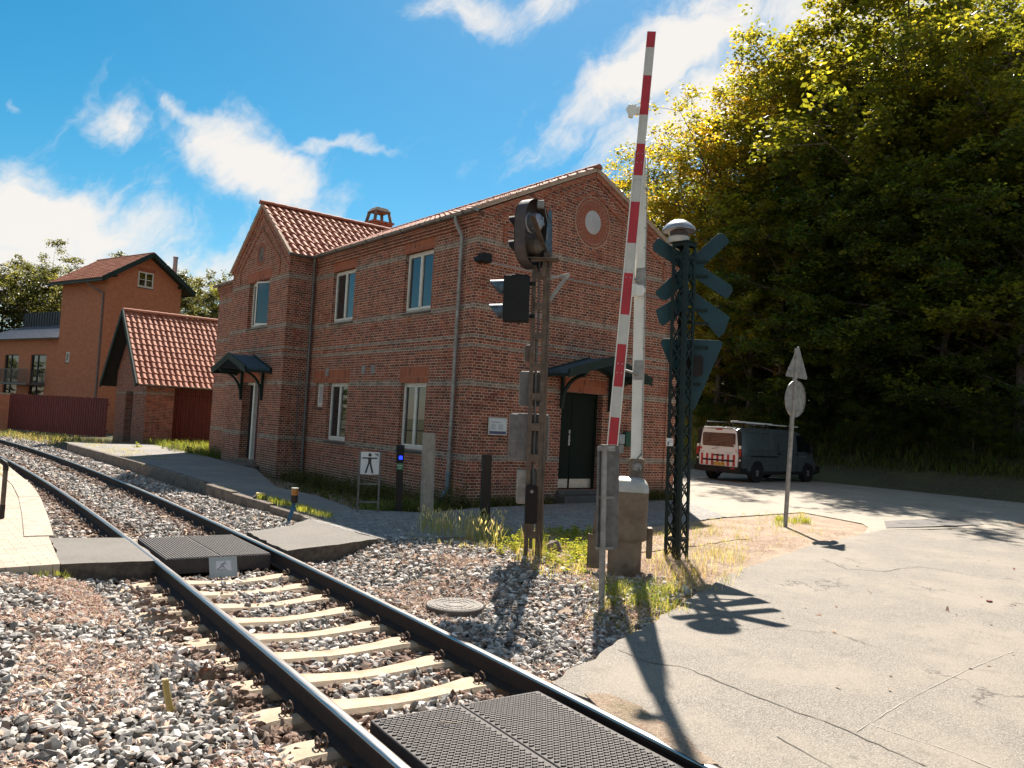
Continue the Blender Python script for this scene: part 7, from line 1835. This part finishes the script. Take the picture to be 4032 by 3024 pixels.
tot += kind('gold2', 113, 13.0, 4.2, .14, 22, .15, GOLD+BEECH, spray=24, bare=.15, up=1.5, shape='loose')
tot += kind('olive', 114, 13.0, 4.4, .16, 24, .20, OLIVE, spray=26, bare=.1, shape='loose')
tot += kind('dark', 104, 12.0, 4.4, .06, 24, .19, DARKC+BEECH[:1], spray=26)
tot += kind('birch', 105, 15.0, 3.4, .25, 22, .10, PALE, spray=20, droop=.5, shape='loose')
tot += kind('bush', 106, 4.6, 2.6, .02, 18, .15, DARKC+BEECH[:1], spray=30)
tot += kind('ragged', 107, 13.0, 3.8, .22, 22, .20, BEECH+PALE, spray=24, bare=.25, shape='loose')
print('LEAVES', tot)
_used = set()
def tree(kind_, x, y, H, rot, label, group, wide=1.0):
    tr, cr, h0 = KINDS[kind_]; z = float(ground_h(np.array([x]), np.array([y]))[0])-.1; s = H/h0
    nm = {'bush': 'bush', 'birch': 'birch_tree'}.get(kind_, 'tree')
    t = thing(nm, (x, y, z), label, 'bush' if kind_ == 'bush' else 'tree', group, rot); t.scale = (s*wide, s*wide, s)
    for src in (tr, cr):
        if src.name not in _used: o = src; _used.add(src.name)
        else: o = src.copy(); COL.objects.link(o)
        o.parent = t
    return t
WG0 = 'trees of the wood behind the van'
def col_tree(kind_, px, py, X=None, D=None, rot=0, label='', group='trees of the wood behind the van', wide=1.0):
    d = cam_dir(px, py); az = math.atan2(d.x, d.y); D = (D+14 if D and group != WG0 else D) or X/math.sin(az); x, y = D*math.sin(az), D*math.cos(az); top = CAM_H+D*d.z/math.hypot(d.x, d.y)
    g = float(ground_h(np.array([x]), np.array([y]))[0]); return tree(kind_, x, y, (top-g)/.985, rot, label, group, wide)
WG = 'trees of the wood behind the van'
spec = [
 ('gold', 2470, 690, None, 60, .4, 1.0, 'distant thin tree showing right of the station gable peak'), ('beech', 2580, 740, None, 52, 1.2, 1.0, 'green-gold tree behind the raised white beam'),
 ('gold', 2690, 640, 39, None, 2.2, 1.15, 'golden tree just right of the lattice mast bell'), ('gold2', 2790, 470, 38, None, 3.9, 1.15, 'golden tree rising over the cross sign'), ('gold', 2905, 385, 36.5, None, 5.0, 1.1, 'tall golden beech above the van'),
 ('gold', 3010, 300, 40, None, .9, 1.1, 'tall green beech right of the golden ones'), ('gold2', 3120, 235, 38, None, 2.9, 1.1, 'tall beech with pointed top, centre of the wood'), ('beech', 3235, 175, 41, None, 4.4, 1.1, 'tall beech behind the road sign'),
 ('beech2', 3370, 110, 38.5, None, 1.9, 1.15, 'tall dark beech right of the road sign'), ('ragged', 3500, 10, 41, None, 3.1, 1.1, 'tall ragged tree reaching the upper right sky'), ('beech', 3620, -90, 38, None, 5.2, 1.15, 'very tall beech whose top leaves the picture'),
 ('birch', 3760, -160, 44, None, .3, 1.2, 'loose pale birch in the top right corner'), ('birch', 3960, -120, 43, None, 2.5, 1.3, 'feathery birch against the sky at the right edge'), ('beech2', 3850, 150, 37, None, 4.1, 1.15, 'dark beech below the birches'), ('beech', 4040, 250, 36, None, 1.1, 1.2, 'dark beech at the right picture edge'),
 ('beech', 4230, 150, 37, None, 3.3, 1.2, 'tall beech just past the right edge'),
 ('gold2', 2850, 860, 34.5, None, 1.3, 1.1, 'lower dark tree directly behind the van'), ('gold', 2740, 930, 35.5, None, .7, 1.0, 'small golden tree over the sunny bank'), ('gold', 2990, 800, 34.5, None, 2.7, 1.15, 'lower dark tree above the van roof rack'), ('beech2', 3110, 800, 34.0, None, 5.5, 1.1, 'twin-trunked tree standing behind the van'),
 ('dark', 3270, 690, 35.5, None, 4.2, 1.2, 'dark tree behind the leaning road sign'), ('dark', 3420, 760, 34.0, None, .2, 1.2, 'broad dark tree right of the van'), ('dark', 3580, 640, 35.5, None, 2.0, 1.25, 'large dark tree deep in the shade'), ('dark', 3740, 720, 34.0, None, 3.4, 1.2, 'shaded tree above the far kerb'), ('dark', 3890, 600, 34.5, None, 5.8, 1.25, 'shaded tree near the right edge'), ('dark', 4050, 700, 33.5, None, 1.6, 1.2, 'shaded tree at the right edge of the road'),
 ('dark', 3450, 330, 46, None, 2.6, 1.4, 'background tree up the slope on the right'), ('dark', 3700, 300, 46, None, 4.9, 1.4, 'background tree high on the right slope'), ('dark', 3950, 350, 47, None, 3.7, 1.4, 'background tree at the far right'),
]
for i, (k, px, py, X, D_, rot, wd, lab) in enumerate(spec): col_tree(k, px, py, X, D_, rot, lab, WG, wd)
bl_ = ['left of the van', 'behind the van rear', 'behind the van middle', 'behind the van front', 'just past the van', 'right of the road sign pole', 'in the dark wood edge', 'in deep shade', 'by the road edge shadow', 'farther right in the shade', 'near the right edge', 'at the right edge', 'past the right edge', 'low on the slope', 'half way up', 'under the tall beeches']
for i, px in enumerate((2820, 2930, 3030, 3130, 3240, 3340, 3440, 3540, 3640, 3740, 3840, 3940, 4050)):
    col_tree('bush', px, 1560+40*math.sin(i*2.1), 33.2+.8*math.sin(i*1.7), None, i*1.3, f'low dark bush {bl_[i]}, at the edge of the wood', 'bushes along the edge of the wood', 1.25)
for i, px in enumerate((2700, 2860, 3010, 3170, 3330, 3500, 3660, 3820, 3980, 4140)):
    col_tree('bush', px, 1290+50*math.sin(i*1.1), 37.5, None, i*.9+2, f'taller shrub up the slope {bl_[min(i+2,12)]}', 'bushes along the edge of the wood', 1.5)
# behind the tower and the station
LG = 'trees behind the tower house'
for k, px, py, D_, rot, wd, lab in (('olive', -160, 1000, 74, 1, 1.4, 'tree cut by the left picture edge'), ('olive', 20, 985, 76, .2, 1.3, 'bushy tree above the dark cladding'), ('olive', 110, 1010, 72, 3.3, 1.2, 'tree with thin pale sprigs behind the low wing'), ('olive', 212, 975, 75, 2.1, .8, 'slim spire-shaped tree left of the tower'),
    ('olive', 215, 1090, 70, 4.5, 1.0, 'dense tree beside the tower wall'), ('olive', 700, 1130, 80, 5.0, 1.1, 'tree behind the tower flue'), ('olive', 770, 1080, 72, .8, 1.1, 'tree right of the tower roof'), ('olive', 860, 1040, 68, 2.8, 1.0, 'airy tree touching the station gable'), ('olive', 800, 1190, 64, 4.0, 1.1, 'dense lower tree between shed and tower'), ('olive', 905, 1180, 66, 1.0, 1.1, 'tree half hidden by the station wing'), ('olive', 570, 1030, 88, 1.0, .9, 'tree tip just over the tower ridge')):
    col_tree(k, px, py, None, D_, rot, lab, LG, wd)
BELT = [f'{a} {b}' for a in ('far left beyond the rails', 'beyond the left platform', 'behind the low wing', 'behind the tower and shed', 'hidden past the station', 'behind the bank', 'behind the wood', 'far right past the wood') for b in ('on the near side', 'in the middle', 'on the far side', 'farthest back')]
for i in range(26):
    a = R(-30+i*6.2); D_ = 105+25*math.sin(i*3.7); x, y = D_*math.sin(a), D_*math.cos(a)
    if 0 < a < R(60) or True: tree(['beech', 'ragged', 'dark', 'beech2'][i % 4], x, y, 9+2.5*math.sin(i*1.9), i, f'distant tree on the horizon belt, {BELT[i]}', 'distant belt of trees', 1.3)
